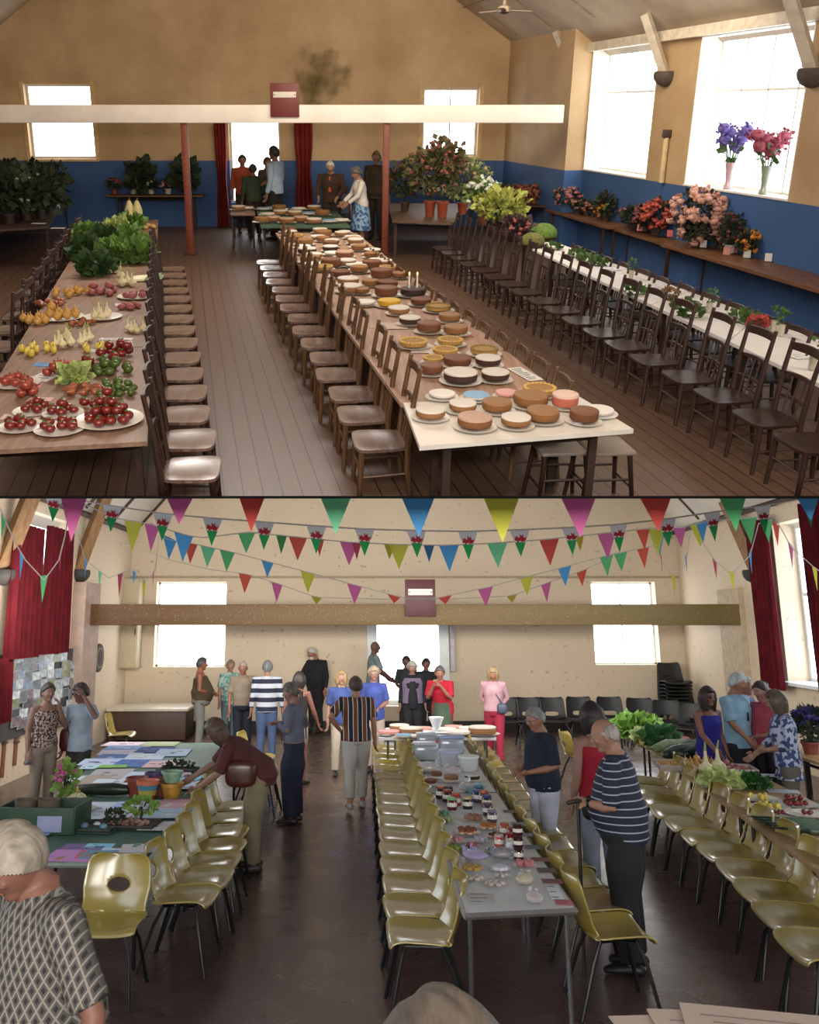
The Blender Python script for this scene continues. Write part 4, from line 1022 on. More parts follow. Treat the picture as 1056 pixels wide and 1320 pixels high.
# more exhibits on the vegetable table
H4(60, 560 - 95, 6, .045, .12, 'apple', 'apple', 'reddish apple at the far left edge behind the near plates', 'apples at the left edge', 1, .2)
H4(300, 415, 7, .042, .12, 'tomato', 'tomato', 'dark red tomato left of the green tomatoes', 'dark tomatoes left of the green ones', 1)
H4(120, 255, 8, .045, .16, 'onion', 'onion', 'golden onion at the left edge halfway down the table', 'onions at the left edge', 1)
H4(330, 350, 6, .04, .12, 'pepper', 'pepper', 'small yellow pepper in the middle behind the red tomatoes', 'yellow peppers in the middle', 1)
H4(440, 205, 6, .045, .14, 'redpotato', 'potato', 'pink potato on the right edge behind the pale onions', 'pink potatoes at the right edge', 1)
H4(180, 195, 8, .045, .16, 'shallot', 'shallot', 'brown shallot on the left far half of the table', 'far left shallots', 1, lie=True)
for i, (px, py, w, d, c) in enumerate(((150, 437, .34, .1, '#d2ccca'), (163, 443, .12, .2, '#d6d2d2'), (57, 486, .2, .26, '#cdc6c4'), (55, 470, .16, .12, '#5f93c4'), (89, 466, .2, .12, '#b86a62'), (122, 452, .12, .1, '#ddd'), (40, 497, .18, .14, '#c88a88'), (52, 515, .2, .1, '#d0a09c'), (142, 452, .2, .1, '#b0605c'), (28, 537, .3, .12, '#c9a8a4'), (165, 392, .3, .14, '#cdc5bf'))):
    cc = {0: 'white'}; card('A', px, py, ZV_, w, d, c if len(c) > 4 else '#dddddd', '%s show card on the vegetable table, %s of eleven' % (['white', 'white', 'white', 'blue', 'pink', 'small white', 'pink', 'pale pink', 'dark pink', 'pale pink', 'pale'][i], ordn(i)), rc.uniform(-.3, .3), 'show cards on the vegetable table', lines=4, name='show_card', cat='card')
def bunch(room, px, py, z, r, n, size, mat, lab, group=None, seed=1, name='leafy_greens', core=None, w=.45, hz=None, cat='vegetable', stem=None):
    p = fl(room, px, py, z); rr = random.Random(seed * 31 + 5)
    q = thing(name, lab, cat, room, p, 0, group)
    hz = hz or r * .6
    part('leaves', MB().leaves((0, 0, hz), (r, r, hz), n, size, rr, .4, .3, w), mat, q, False)
    part('heart', MB().ball((0, 0, hz * .85), (r * .6, r * .6, hz * .75), 12, 8, lambda v: v * gnoise(v, 5, .15)), core or mat, q)
    return q
GD = M('#2f4a20', .6, .35, 14); GM = M('#5a7a34', .55, .3, 14); GL2 = M('#9aa862', .55, .25, 14)
for i, (x, y, r, m_, lab) in enumerate(((330, 85, .24, GD, 'dark leafy cabbage, nearest of the green heap'), (290, 30, .24, GD, 'dark leafy greens at the left of the green heap'), (400, 40, .26, GM, 'bright leafy greens in the middle of the green heap'), (470, 45, .26, GM, 'bright leafy greens at the right of the green heap'), (440, 0, .27, GM, 'leafy greens at the back right of the heap'), (360, 0, .27, GD, 'dark leafy greens at the back middle of the heap'), (300, -20, .25, GM, 'leafy greens at the back left of the heap'), (255, 450, .12, GL2, 'small pale cabbage in the middle of the vegetable table'), (400, -50, .22, GL2, 'pale cabbage behind the green heap'), (450, -70, .22, GM, 'green vegetable behind the pale cabbage'))):
    px, py = P4(x, y); bunch('A', px, py + 2, ZV_, r, 190, r * .6, m_, lab, seed=i)
def leek(room, p, rz, L, lab, group, c1='#d8d2ac', c2='#5f7a3a'):
    q = thing('leek', lab, 'vegetable', room, p, rz, group)
    part('shank', MB().tube([(0, 0, .025), (0, L * .45, .025)], .022, 10, round_=True), M(c1, .4, .1), q)
    mb = MB(); mb.tube([(0, L * .43, .025), (.01, L * .7, .03), (.03, L, .03)], [(.022, .02), (.05, .012), (.01, .004)], 8); mb.tube([(0, L * .43, .025), (-.02, L * .7, .035), (-.05, L * .97, .05)], [(.02, .02), (.04, .01), (.008, .004)], 8)
    part('leaf', mb, M(c2, .5, .2), q)
p = fl('A', 178, 364, ZV_)
for i in range(6): leek('A', p + Vector((-.1 + i * .0, .0 + i * .05, .0)), -1.3 + i * .04, .42, 'leek lying beside the turnips, %s from the front' % ordn(i), 'leeks by the turnips')
for i, (px, py, c) in enumerate(((150, 292, '#8a5a54'), (163, 288, '#94685c'), (178, 290, '#9c6e58'), (190, 294, '#7a5a3c'))):
    heap('A', px, py, ZV_, 7, .05, .2, ('beet', 'redpotato', 'shallot', 'potato')[i], ('beetroot', 'potato', 'shallot', 'potato')[i], 'reddish vegetable at the far end of the vegetable table, heap %s from the left' % ordn(i), 'far heap %s' % ordn(i), 1)
for i, px in enumerate((168, 178)):
    q = thing('marrow', 'pale upright marrow at the far end of the vegetable table, %s' % ('left' if i == 0 else 'right'), 'vegetable', 'A', fl('A', px, 283, ZV_)); part('flesh', MB().lathe([(.02, 0), (.1, .05), (.11, .2), (.06, .34), (.03, .4)], 14), M('#cfc58e', .5, .15), q); part('stalk', MB().tube([(0, 0, .39), (.02, 0, .45)], .015, 6), M('#6b6a34', .7), q)
# plants
def plant(room, p, lab, pot=(.11, .18, '#7c3a20'), fr=(.3, .3), leaf=LEAF, lsize=.09, nl=260, bloom=None, nb=20, br=.035, zc=None, seed=1, cat='plant', name='potted_plant', group=None, stems=True):
    rr = random.Random(seed * 77 + 3); q = thing(name, lab, cat, room, p, 0, group)
    pr, ph, pc = pot
    pm = pc if not isinstance(pc, str) else M(pc, .6, .12)
    part('pot', MB().lathe([(.0001, 0), (pr * .7, 0), (pr * .92, ph * .85), (pr * 1.05, ph * .85), (pr * 1.05, ph), (pr * .9, ph), (pr * .85, ph * .9), (.0001, ph * .9)], 16), pm, q)
    zc = zc or ph + fr[1] * .85
    if stems:
        mb = MB()
        for _ in range(7): mb.tube([(rr.uniform(-.3, .3) * pr, rr.uniform(-.3, .3) * pr, ph * .85), (rr.uniform(-.5, .5) * fr[0], rr.uniform(-.5, .5) * fr[0], zc + rr.uniform(-.2, .4) * fr[1])], .007, 5)
        part('stems', mb, LEAFD, q)
    part('foliage', MB().leaves((0, 0, zc), (fr[0], fr[0], fr[1]), nl, lsize, rr, .2, .35), leaf, q, False)
    if bloom:
        bm_ = bloom if not isinstance(bloom, str) else M(bloom, .7, .2, 20)
        mb = MB()
        for _ in range(nb):
            d = Vector((rr.gauss(0, 1), rr.gauss(0, 1) - .4, rr.gauss(0, 1) + .4)).normalized(); k = rr.uniform(.85, 1.08)
            c = (d.x * fr[0] * k, d.y * fr[0] * k, zc + d.z * fr[1] * k)
            mb.ball(c, (br, br, br * .75), 8, 6); 
            mb.leaves(c, (br * .6, br * .6, br * .5), 7, br * 1.1, rr, .3, .8, .5)
        part('blossoms', mb, bm_, q)
    return q
Pp = lambda px, py, z: fl('A', px, py, z)
POTR = '#8a3c20'
plant('A', Pp(554, 279, .78), 'tall bushy fuchsia with reddish blossoms in the left terracotta pot on the plant table', (.13, .34, POTR), (.62, .5), M('#5c5c38', .7, .3), .12, 520, '#9c5c54', 40, .035, .95, 1)
plant('A', Pp(570, 280, .78), 'tallest plant with drooping red leaves on top, right terracotta pot', (.13, .34, POTR), (.45, .42), M('#645c38', .7, .3), .13, 340, '#98544c', 34, .035, 1.22, 2)
plant('A', Pp(596, 276, .78), 'light green feathery plant right of the tall fuchsia', (.12, .25, POTR), (.6, .5), M('#8a9458', .7, .25), .1, 520, '#b8a08c', 16, .04, .8, 3)
plant('A', Pp(522, 272, .78), 'dark bushy plant at the left end of the plant table', (.12, .22, '#4c3a30'), (.42, .38), M('#46482c', .7, .3), .12, 280, '#7c4c44', 14, .04, .7, 4)
plant('A', Pp(622, 290, .76), 'plant with clustered white flowers beside the yellow-green foliage', (.12, .3, '#6c3424'), (.38, .3), GM, .1, 240, '#d8dcd0', 40, .045, .62, 5)
plant('A', Pp(645, 302, .76), 'yellow-green leafy plant spilling over the chairs', (.15, .2, '#5c2c20'), (.5, .25), M('#9aa04c', .65, .25), .13, 380, None, 0, .03, .55, 6)
plant('A', Pp(662, 312, .76), 'dark purple leafed plant below the yellow-green one', (.12, .1, '#3a2018'), (.32, .16), M('#3a2226', .6, .3), .12, 170, '#8c4a4c', 8, .04, .25, 7)
for i, (px, py, c, b_) in enumerate(((637, 262, '#5a3a2c', '#a0605c'), (650, 261, '#4c3a24', '#a46058'), (664, 262, '#4c3a24', '#8c4440'), (676, 262, '#4c3a24', '#a05a50'), (688, 262, '#6a3a24', '#9a5a3a'))):
    plant('A', Pp(px, py, .86), 'small reddish pot plant on the dark corner table, %s from the left' % ordn(i), (.09, .16, '#7c3c24'), (.22, .15), M(c, .7, .2), .08, 110, b_, 22, .035, .26, 20 + i, group='pot plants on the corner table')
for px, py, r, lab in ((700, 308, .25, 'smooth bright green moss mound, the larger one, on the far end of the white table'), (686, 318, .21, 'dull green moss mound in front of the larger mound')):
    q = thing('moss_mound', lab, 'plant', 'A', Pp(px, py, .76)); part('mound', MB().ball((0, 0, r * .4), (r, r, r * .75), 20, 12, lambda v: v * (1 + .02 * math.sin(v.x * 17) * math.sin(v.y * 15))), M('#5f7a34' if r > .22 else '#6a6a34', .9, .3, 30, bump=.6), q); part('dish', MB().lathe([(.001, 0), (r * .9, 0), (r, .05), (r * .9, .05)], 18), M('#3a3028', .6), q)
P3 = lambda x, y: (656 + x / 2.64, y / 2.64)
flw = [(200, 720, .3, .22, '#b0706c', 34, .05, 'pink flower basket, farthest on the right wall bench'), (235, 728, .12, .1, '#b88880', 14, .035, 'small pink posy beside the farthest flower basket'), (262, 735, .12, .12, '#a86a60', 14, .035, 'reddish posy second from the far end of the bench'), (308, 752, .14, .16, '#b8702c', 14, .04, 'orange posy left of the round green plant'), (348, 752, .24, .24, '#5f7a3a', 6, .03, 'round green plant on the right wall bench'), (445, 778, .26, .18, '#8c5058', 22, .04, 'dark flower bowl with pink blossoms on the bench'), (500, 786, .2, .16, '#7c4048', 18, .04, 'dark red flower bowl behind the pink card'), (580, 796, .27, .26, '#b04c40', 34, .05, 'bright red flower arrangement on the bench'), (662, 824, .13, .18, '#a89060', 8, .04, 'small yellow flower vase right of the red arrangement'), (705, 832, .12, .1, '#b08a84', 10, .04, 'small pale posy in front of the chrysanthemums'), (785, 836, .42, .44, '#c49484', 60, .065, 'large bouquet of pink and cream chrysanthemums'), (815, 848, .12, .08, '#c08070', 10, .04, 'low pink posy below the large chrysanthemum bouquet'), (862, 858, .2, .26, '#5a2c2c', 10, .035, 'dark leafy vase right of the large bouquet'), (905, 872, .16, .16, '#c07a2c', 18, .04, 'orange marigolds in a white tub at the bench end')]
def clampw(p, r):
    k = (p - pA).dot(NA); return p - NA * max(0, k + r * .8)
for i, (x, y, r, h, bc, nb, br, lab) in enumerate(flw):
    px, py = P3(x, y); pc = '#cfc8c0' if 'white tub' in lab or 'vase' in lab else '#4a3228'
    plant('A', clampw(Pp(px, py, .81 if i > 6 else .8), r), lab, (.07 if r < .2 else .1, .1 if h < .2 else .14, pc), (r, h), M('#2c3220', .7, .3), .08, int(160 + r * 500), bc, nb, br, None, 40 + i, name='flower_arrangement', cat='flowers')
for i, (x, y, c) in enumerate(((472, 782, '#c4707a'), (575, 802, '#b85a50'), (655, 835, '#6a80a8'), (690, 838, '#d0d0cc'), (770, 862, '#c08078'), (840, 872, '#c8ccc8'), (795, 855, '#c86a5a'), (912, 884, '#d4cfca'))):
    px, py = P3(x, y); p = Pp(px, py, .815)
    q = solo('show_card', MB().box((0, 0, .06), (.1, .008, .12), Matrix.Rotation(-.25, 4, 'X')), M(c, .7, .05), ['pink', 'red', 'blue', 'white', 'pale red', 'grey-white', 'orange', 'cream'][i] + ' show card propped before the flowers on the wall bench', 'card', 'A', p + Vector((-.2, -.15, 0)), -.3, 'show cards on the wall bench')
# vases in the tall window
for x, base, c, lab, vc in ((742, 652, '#6a5aa0', 'glass vase with violet flowers on the sill of the nearer tall window', '#b89aa0'), (864, 664, '#a04a5c', 'glass vase with dark pink flowers on the sill of the nearer tall window', '#8a9480')):
    px, py = P3(x, base); b0 = pl('A', px, py, pA + NA * .12, NA); b0.z = h2[2] + .02
    q = thing('flower_vase', lab, 'vase', 'A', b0); kk = .6
    part('vase', MB().lathe([(.0001, 0), (.07, 0), (.045, .1), (.06, .3), (.085, .42), (.07, .42), (.0001, .05)], 16), M(vc, .15, .05, spec=.8), q)
    rr = random.Random(int(x)); mb = MB(); sm = MB()
    for dx, dz in ((-.19, .95), (-.06, .88), (-.14, .78), (.14, .8), (.05, .68), (.2, .92)):
        if x > 800: dx, dz = dx * 1.1 - .02, dz * .92
        mb.ball((dx, rr.uniform(-.06, .06), dz), (.1, .1, .09), 12, 8); mb.leaves((dx, 0, dz), (.1, .1, .09), 30, .06, rr, .2, .9)
        sm.tube([(dx * .1, 0, .3), (dx * .5, 0, .55), (dx, 0, dz)], .01, 5)
    part('blossoms', mb, M(c, .7, .25, 14), q); part('stems', sm, LEAF, q); part('leaves', MB().leaves((0, 0, .6), (.15, .1, .15), 26, .12, rr), LEAF, q, False)
# back-left shelf and dark foliage
for i, (px, c, hh, b_) in enumerate(((148, '#8c4438', .12, '#a04c48'), (172, '#9a9484', .14, '#7a7a5c'), (195, '#b8b0a0', .12, '#b0a890'), (217, '#c8b8b0', .14, '#c08a88'))):
    z = dp('A', px, 250, YA - .5).z; p = dp('A', px, 250, YA - .55); 
    plant('A', p, 'small pot with flowers on the narrow back shelf, %s from the left' % ordn(i), (.1, hh, c), (.18, .14), LEAFD, .09, 80, b_, 8, .04, None, 60 + i, group='pots on the back shelf')
for i, (px, w_) in enumerate(((184, .3), (240, .3))):
    p = dp('A', px, 250, YA - .6); plant('A', p, 'dark spiky plant rising from the back shelf, %s' % ('left' if i == 0 else 'right, behind the post'), (.1, .12, '#3a2a20'), (w_, .36), LEAFD, .24, 110, None, 0, .03, .5, 70 + i)
for i, (px, py, w_) in enumerate(((-12, 284, .6), (12, 288, .55), (34, 284, .6), (54, 282, .55), (20, 272, .6), (66, 268, .45), (40, 266, .5), (12, 268, .45))):
    plant('A', Pp(px, py, .8), 'dark leafy pot plant on the far left table, %s in the group' % ordn(i), (.14, .2, '#2e211a'), (w_, .42), LEAFD, .2, 200, '#8c9080', 5, .03, .6, 80 + i, group='dark plants on the far left table')
for px, py in ((50, 294), (75, 300)):
    card('A', px, py - 6, .81, .28, .16, '#b8bcc0', 'pale card lying %s on the far left table' % ('at the left' if px < 60 else 'at the right edge'))
# small exhibits on the white table
for i, (x, y, t) in enumerate(((150, 135, 'l'), (190, 150, 'c'), (235, 160, 'l'), (270, 175, 'l'), (300, 188, 'l'), (350, 205, 'c'), (415, 235, 'g'), (425, 285, 'l'), (480, 262, 'c'), (545, 305, 'b'), (600, 335, 'l'), (620, 362, 'l'), (680, 350, 'g'), (740, 365, 'c'), (785, 378, 'l'), (830, 390, 'l'), (850, 405, 'r'), (900, 415, 'g'), (925, 430, 'g'), (1000, 500, 'c'), (1030, 545, 'g'))):
    px, py = 656 + x / 2.64, 270 + y / 2.64; p = Pp(px, py, .757); w_ = '%s from the far end of the white table' % ordn(i)
    if t == 'c': card('A', px, py, .757, .25, .16, '#d8d8dc', 'white card, %s' % w_, .3, lines=3)
    elif t == 'g':
        q = thing('glass_jar', 'small glass with a sprig, %s' % w_, 'glass', 'A', p); part('glass', MB().lathe([(.0001, 0), (.03, 0), (.035, .12), (.03, .12), (.025, .01)], 12), M('#a8a090', .1, .02, spec=.8), q); part('sprig', MB().leaves((0, 0, .2), (.05, .05, .08), 24, .05, rc), LEAF, q, False)
    elif t == 'b' or t == 'r':
        q = thing('posy_bowl', ('brown dried posy' if t == 'b' else 'red posy') + ', %s' % w_, 'flowers', 'A', p); part('bowl', MB().lathe([(.0001, 0), (.05, 0), (.08, .05), (.07, .05)], 14), DK, q); part('blossoms', MB().leaves((0, 0, .07), (.12, .12, .05), 90, .05, rc), M('#a03c34' if t == 'r' else '#7a5a3a', .7), q, False)
    else:
        q = thing('leaf_exhibit', 'plate of green leaves, %s' % w_, 'plate', 'A', p); part('plate', PL_ME, None, q, mtx=Matrix.Diagonal((.13, .13, .13, 1))); part('leaves', MB().leaves((0, 0, .03), (.13, .13, .03), 44, .09, rc), LEAF, q, False)
# ------------------------------------------------------------ things on tables and walls, present hall
P12 = lambda x, y: (520 + x / 4.4, 920 + y / 4.4)
ZB = .733
GLS = lambda c, r=.1: M(c, r, .08, 10, spec=.8)
def jar(px, py, r, h, c, lid, lab, dz=0, group='jars of preserves'):
    q = thing('preserve_jar', lab, 'jar', 'B', fl('B', px, py, ZB) + Vector((0, 0, dz)), 0, group)
    part('jar_body', MB().lathe([(.0001, 0), (r * .92, 0), (r, r * .15), (r, h * .78), (r * .85, h * .86)], 16), GLS(c), q)
    part('lid', MB().lathe([(r * .9, h * .84), (r * .9, h), (.0001, h)], 16), M(lid, .35, .05, metal=.2), q)
    part('jar_label', MB().lathe([(r * 1.01, h * .3), (r * 1.01, h * .62)], 16, cap0=False, cap1=False), M('#cfcac0', .6, .05), q)
for i, (x, y, c, lid, w) in enumerate(((655, 828, '#3a0a12', '#2a1014', 'dark red jar, bottom of the three-high stack on the right'), (545, 755, '#a8484c', '#c8a0a4', 'pink-lidded jar left of the tall dark stack'), (610, 745, '#7c1c24', '#8c2028', 'red jar behind the pink-lidded one'), (612, 795, '#c0b8c8', '#dcd8e0', 'white jar beside the tall dark stack'),
        (505, 615, '#3c3848', '#6c6878', 'grey-lidded dark jar on the right half of the table'), (480, 575, '#2c1c2c', '#4a3c50', 'dark jar with a purple lid'), (475, 530, '#28202c', '#24407c', 'jar with a blue lid'), (455, 505, '#6c3420', '#b06040', 'brown jar beside the blue-lidded jar'), (420, 500, '#20304c', '#2c4c84', 'dark blue jar near the bowl'),
        (365, 540, '#1c1410', '#b8a47c', 'black jar with a cream lid'), (277, 545, '#4c1014', '#6cb07c', 'dark red jar with a green lid'), (250, 500, '#301014', '#8c2a2c', 'dark jar with a red lid'), (212, 480, '#20141c', '#8c4a2c', 'dark jar with an orange-brown lid'), (258, 480, '#2a1a20', '#383040', 'dark jar in the middle of the left side'),
        (300, 520, '#8c2a2c', '#a83c3c', 'short red jar'), (430, 475, '#203c54', '#3c6c8c', 'small blue jar'), (575, 690, '#8a5c30', '#a84030', 'honey-brown jar behind the muffins'), (620, 715, '#6c1820', '#701c24', 'red-lidded jar at the right of the muffins'))):
    px, py = P12(x, y); s = (py - 800) / 1.66; r = min(.07, 29 / 4.4 / s); jar(px, py, r, r * 2.3, c, lid, w + ' on the centre table')
    if i == 0:
        for k, n_ in ((1, 'middle'), (2, 'top')): jar(px, py, r, r * 2.1, c, lid, 'dark red jar, %s of the three-high stack on the right of the centre table' % n_, r * 2.32 * k)
def bplate(x, y, rp, fill, n, lab, fc='#a87a48', mat=None, fr=.022, name='plate_of_food'):
    px, py = P12(x, y); s = (py - 800) / 1.66; r = rp / 4.4 / s
    p = fl('B', px, py, ZB); plate('B', p, r, 'plate under ' + lab, 'plates on the centre table', mat)
    rr = random.Random(int(x * 3 + y)); 
    if fill == 'flat':
        solo('sponge_slice' if 0 else 'flan', MB().lathe([(.0001, 0), (r * .75, 0), (r * .78, .02), (.0001, .026)], 20), M(fc, .6, .2, 30), lab, 'cake', 'B', p + Vector((0, 0, r * .05)), 0, 'flat bakes on the centre table'); return
    for i in range(n):
        a = 2 * PI * i / max(1, n - 1) if i else 0; k = r * .52 if i else 0
        c = p + Vector((math.cos(a) * k, math.sin(a) * k, r * .06))
        if fill == 'biscuit': solo('biscuit', MB().lathe([(.0001, 0), (r * .26, 0), (r * .27, .01), (r * .2, .018), (.0001, .02)], 14), M(fc, .7, .2, 20), lab, 'biscuit', 'B', c, rr.random() * 6, 'biscuits: ' + lab)
        elif fill == 'muffin':
            q = thing('muffin', lab, 'muffin', 'B', c, 0, 'muffins: ' + lab); b = r * .26
            part('paper_case', MB().lathe([(.0001, 0), (b * .75, 0), (b, b * .9)], 16), M('#c8a48c', .7), q); part('sponge_top', MB().ball((0, 0, b * .95), (b * 1.1, b * 1.1, b * .7), 14, 8, lambda v: v * gnoise(v, 5, .1)), M(fc, .7, .25, 25), q)
        else: solo('slice', MB().rbox((0, 0, .02), (r * .5, r * .34, .035), .008), M(fc, .7, .25, 20), lab, 'cake slice', 'B', c, rr.random() * 3, 'slices: ' + lab)
T = ' on the centre table'
bplate(525, 970, 68, 'biscuit', 6, 'pale biscuit on the nearest white plate' + T, '#b0a4a0'); bplate(405, 938, 66, 'biscuit', 6, 'pale biscuit on the front left plate' + T, '#b4a8a0'); bplate(560, 922, 52, 'biscuit', 5, 'pale biscuit on the middle front plate' + T, '#a8a0a0')
bplate(690, 866, 70, 'slice', 6, 'pink slice on the plate before the jar stack', '#b06a70'); bplate(548, 884, 62, 'flat', 0, 'white iced flan behind the middle front plate', '#c8c4d0'); bplate(392, 882, 76, 'biscuit', 7, 'golden biscuit on the large left plate' + T, '#a8884c')
bplate(300, 728, 56, 'slice', 5, 'pink slice on the far left plate' + T, '#c08a8c'); bplate(390, 752, 40, 'flat', 0, 'red flan on a small plate near the left side', '#b04a4a'); bplate(372, 784, 40, 'slice', 4, 'dark blue wrapped slice on a small plate', '#2a3450'); bplate(298, 780, 52, 'slice', 6, 'green slice on the small tray at the left edge', '#7c8c3c')
bplate(362, 680, 74, 'muffin', 6, 'brown muffin on the left muffin plate', '#7c4424'); bplate(480, 650, 64, 'muffin', 6, 'golden muffin on the middle muffin plate', '#a4642c'); bplate(570, 668, 46, 'muffin', 4, 'reddish muffin on the right muffin plate', '#8c4434')
bplate(400, 604, 72, 'slice', 7, 'mixed slice on the plate behind the muffins', '#8c6450'); bplate(245, 615, 56, 'slice', 6, 'assorted slice on the left middle plate' + T, '#8c9470'); bplate(232, 580, 44, 'slice', 5, 'green and white slice on the plate at the left edge', '#4c8460'); bplate(520, 700, 50, 'muffin', 5, 'dark muffin behind the pink-lidded jar', '#5c3424')
bplate(440, 728, 52, 'slice', 6, 'grey wrapped slice in the middle' + T, '#a09cac'); bplate(500, 785, 48, 'slice', 5, 'silver wrapped slice near the jar stack', '#8c909c')
def wrapped(x, y, rp, c, lab, inner=None, n=60, hz=.55, name='wrapped_bake'):
    px, py = P12(x, y); s = (py - 800) / 1.66; r = rp / 4.4 / s; rr = random.Random(int(x + y))
    q = thing(name, lab, 'cake', 'B', fl('B', px, py, ZB), rr.random() * 3, 'wrapped bakes on the centre table')
    if inner: part('loaf', MB().ball((0, 0, r * .36), (r * .75, r * .6, r * .36), 16, 10, lambda v: v * gnoise(v, 4, .06)), M(inner, .7, .15, 8), q)
    cm = M(c, .12, .1, 12, spec=.9, alpha=.55 if inner else None, bump=.0)
    part('wrapping', MB().ball((0, 0, r * .42), (r, r * .85, r * hz), 22, 14, lambda v: Vector((v.x, v.y, max(v.z, -.75))) * (1 + .09 * math.sin(9 * v.x + 3 * v.z) * math.sin(8 * v.y + 2))), cm, q)
    part('twist', MB().leaves((r * .7, 0, r * .5), (r * .3, r * .3, r * .2), 16, r * .5, rr), cm, q, False)
wrapped(690, 962, 62, '#cfc8b8', 'round pale bun in a clear bag at the near right' + T, '#c4a878'); wrapped(745, 1066, 62, '#d0ccd0', 'brown loaf in a clear bag at the near right corner' + T, '#8a5a3c')
wrapped(405, 835, 84, '#a49cc0', 'bakes under purple-tinted cellophane, left' + T, None, hz=.3); wrapped(560, 818, 70, '#a8a8b4', 'bakes under crinkled cellophane, middle' + T, '#8c7a6c', hz=.4)
wrapped(140, 330, 60, '#dcdce0', 'white covered bake at the far left' + T, '#a88a70'); wrapped(365, 440, 64, '#c8ccd0', 'bake under clear film near the centre' + T, '#b89878', hz=.35); wrapped(280, 345, 50, '#d4ccd0', 'pink and white wrapped bake, far middle' + T, '#a86c60')
for i, (x, y, r, k, w) in enumerate(((150, 408, 42, 'fruit', 'far left behind the jars'), (272, 388, 42, 'gold', 'far middle behind the jars'), (392, 386, 44, 'chocw', 'far right'), (190, 368, 32, 'brown', 'far left of the middle'))):
    px, py = P12(x, y); s = (py - 800) / 1.66; cake('B', fl('B', px, py, ZB), r / 4.4 / s, k, w + T, 'round cakes on the centre table')
q = thing('bowl', 'blue and white bowl near the dark blue jar' + T, 'bowl', 'B', fl('B', *P12(405, 445), ZB)); part('bowl', MB().lathe([(.0001, 0), (.07, 0), (.13, .07), (.12, .07), (.06, .015), (.0001, .015)], 20), M('#8cb0bc', .3), q); part('filling', MB().lathe([(.0001, .055), (.11, .055)], 20, cap0=False, cap1=False), M('#d4d8d0', .7, .2), q)
def tub(x, y, wd, h, c, lid, lab, r=None):
    px, py = P12(x, y); s = (py - 800) / 1.66; w_ = wd / 4.4 / s
    q = thing('plastic_tub', lab, 'box', 'B', fl('B', px, py, ZB), .05, 'plastic cake tubs')
    m_ = M(c, .15, .05, spec=.8, alpha=.7)
    if r: part('tub_body', MB().lathe([(.0001, 0), (w_ * .45, 0), (w_ * .5, h * .9)], 22), m_, q); part('lid', MB().lathe([(w_ * .53, h * .88), (w_ * .53, h), (.0001, h * 1.03)], 22), M(lid, .3, .05), q)
    else: part('tub_body', MB().rbox((0, 0, h * .45), (w_, w_ * .75, h * .9), .03), m_, q); part('lid', MB().rbox((0, 0, h * .95), (w_ * 1.06, w_ * .82, h * .12), .02), M(lid, .3, .05), q)
    part('cake_inside', MB().lathe([(.0001, .01), (w_ * .34, .01), (w_ * .34, h * .45), (.0001, h * .5)], 18), M('#b06070' if 'pink' in lab else '#9c8c84', .7), q)
tub(270, 292, 132, .17, '#c0c8d0', '#a8b4d4', 'round clear tub with pink cake at the front of the tub group', True); tub(125, 260, 128, .2, '#b4c0c8', '#c4ccd4', 'tall clear tub with grey lid at the left of the tub group'); tub(272, 226, 140, .22, '#b4bcd0', '#9cacdc', 'clear tub with blue lid behind the round tub'); tub(130, 198, 110, .2, '#c0c8cc', '#c8d0d8', 'clear tub behind the grey-lidded one')
tub(372, 322, 118, .16, '#d4d8d8', '#d8dcdc', 'dome-lidded white tub right of the group', True); tub(185, 150, 140, .12, '#c8c8cc', '#dcdce0', 'flat white tub near the cross table')
for i, (px, py, w_, d, c) in enumerate(((620, 1158, .16, .2, '#b8b4b4'), (727, 1163, .1, .1, '#b4606c'), (715, 1150, .08, .3, '#d8dce0'), (712, 1136, .13, .1, '#8c5a5c'), (705, 1122, .13, .12, '#6c5854'), (697, 1108, .13, .1, '#8c6460'), (687, 1092, .13, .12, '#7c8088'), (676, 1076, .13, .1, '#8c8c94'), (668, 1062, .13, .12, '#a0a4ac'), (658, 1046, .13, .1, '#8c7478'), (595, 1043, .18, .22, '#d8dce4'))):
    card('B', px, py, ZB, w_, d, c, '%s small exhibit card on the centre table' % ordn(i), -.1, 'exhibit cards on the centre table', name='show_card', cat='card', lines=3)
# cross table goods
for i, (px, py, r, k) in enumerate(((502, 948, .16, 'pink'), (515, 943, .15, 'white'), (530, 948, .17, 'white'), (545, 943, .14, 'pink'), (556, 949, .14, 'flat'), (574, 944, .16, 'flat'), (590, 948, .2, 'flat'), (607, 943, .18, 'flat'), (622, 948, .2, 'white'), (522, 952, .14, 'blue'), (585, 941, .14, 'pink'), (543, 953, .15, 'flat'))):
    cake('B', fl('B', px, py, .785), r, k, '%s on the far cross table' % ordn(i), 'cakes on the far cross table')
q = thing('glass_goblet', 'tall white glass dish on a stem on the far cross table', 'glass', 'B', fl('B', 563, 950, .785)); part('stem', MB().lathe([(.0001, 0), (.07, 0), (.02, .02), (.02, .08), (.04, .1)], 16), M('#d8dce4', .15, .02), q); part('bowl', MB().lathe([(.035, .095), (.06, .15), (.11, .27), (.10, .27), (.03, .11)], 18), M('#e4e8f0', .15, .02), q)

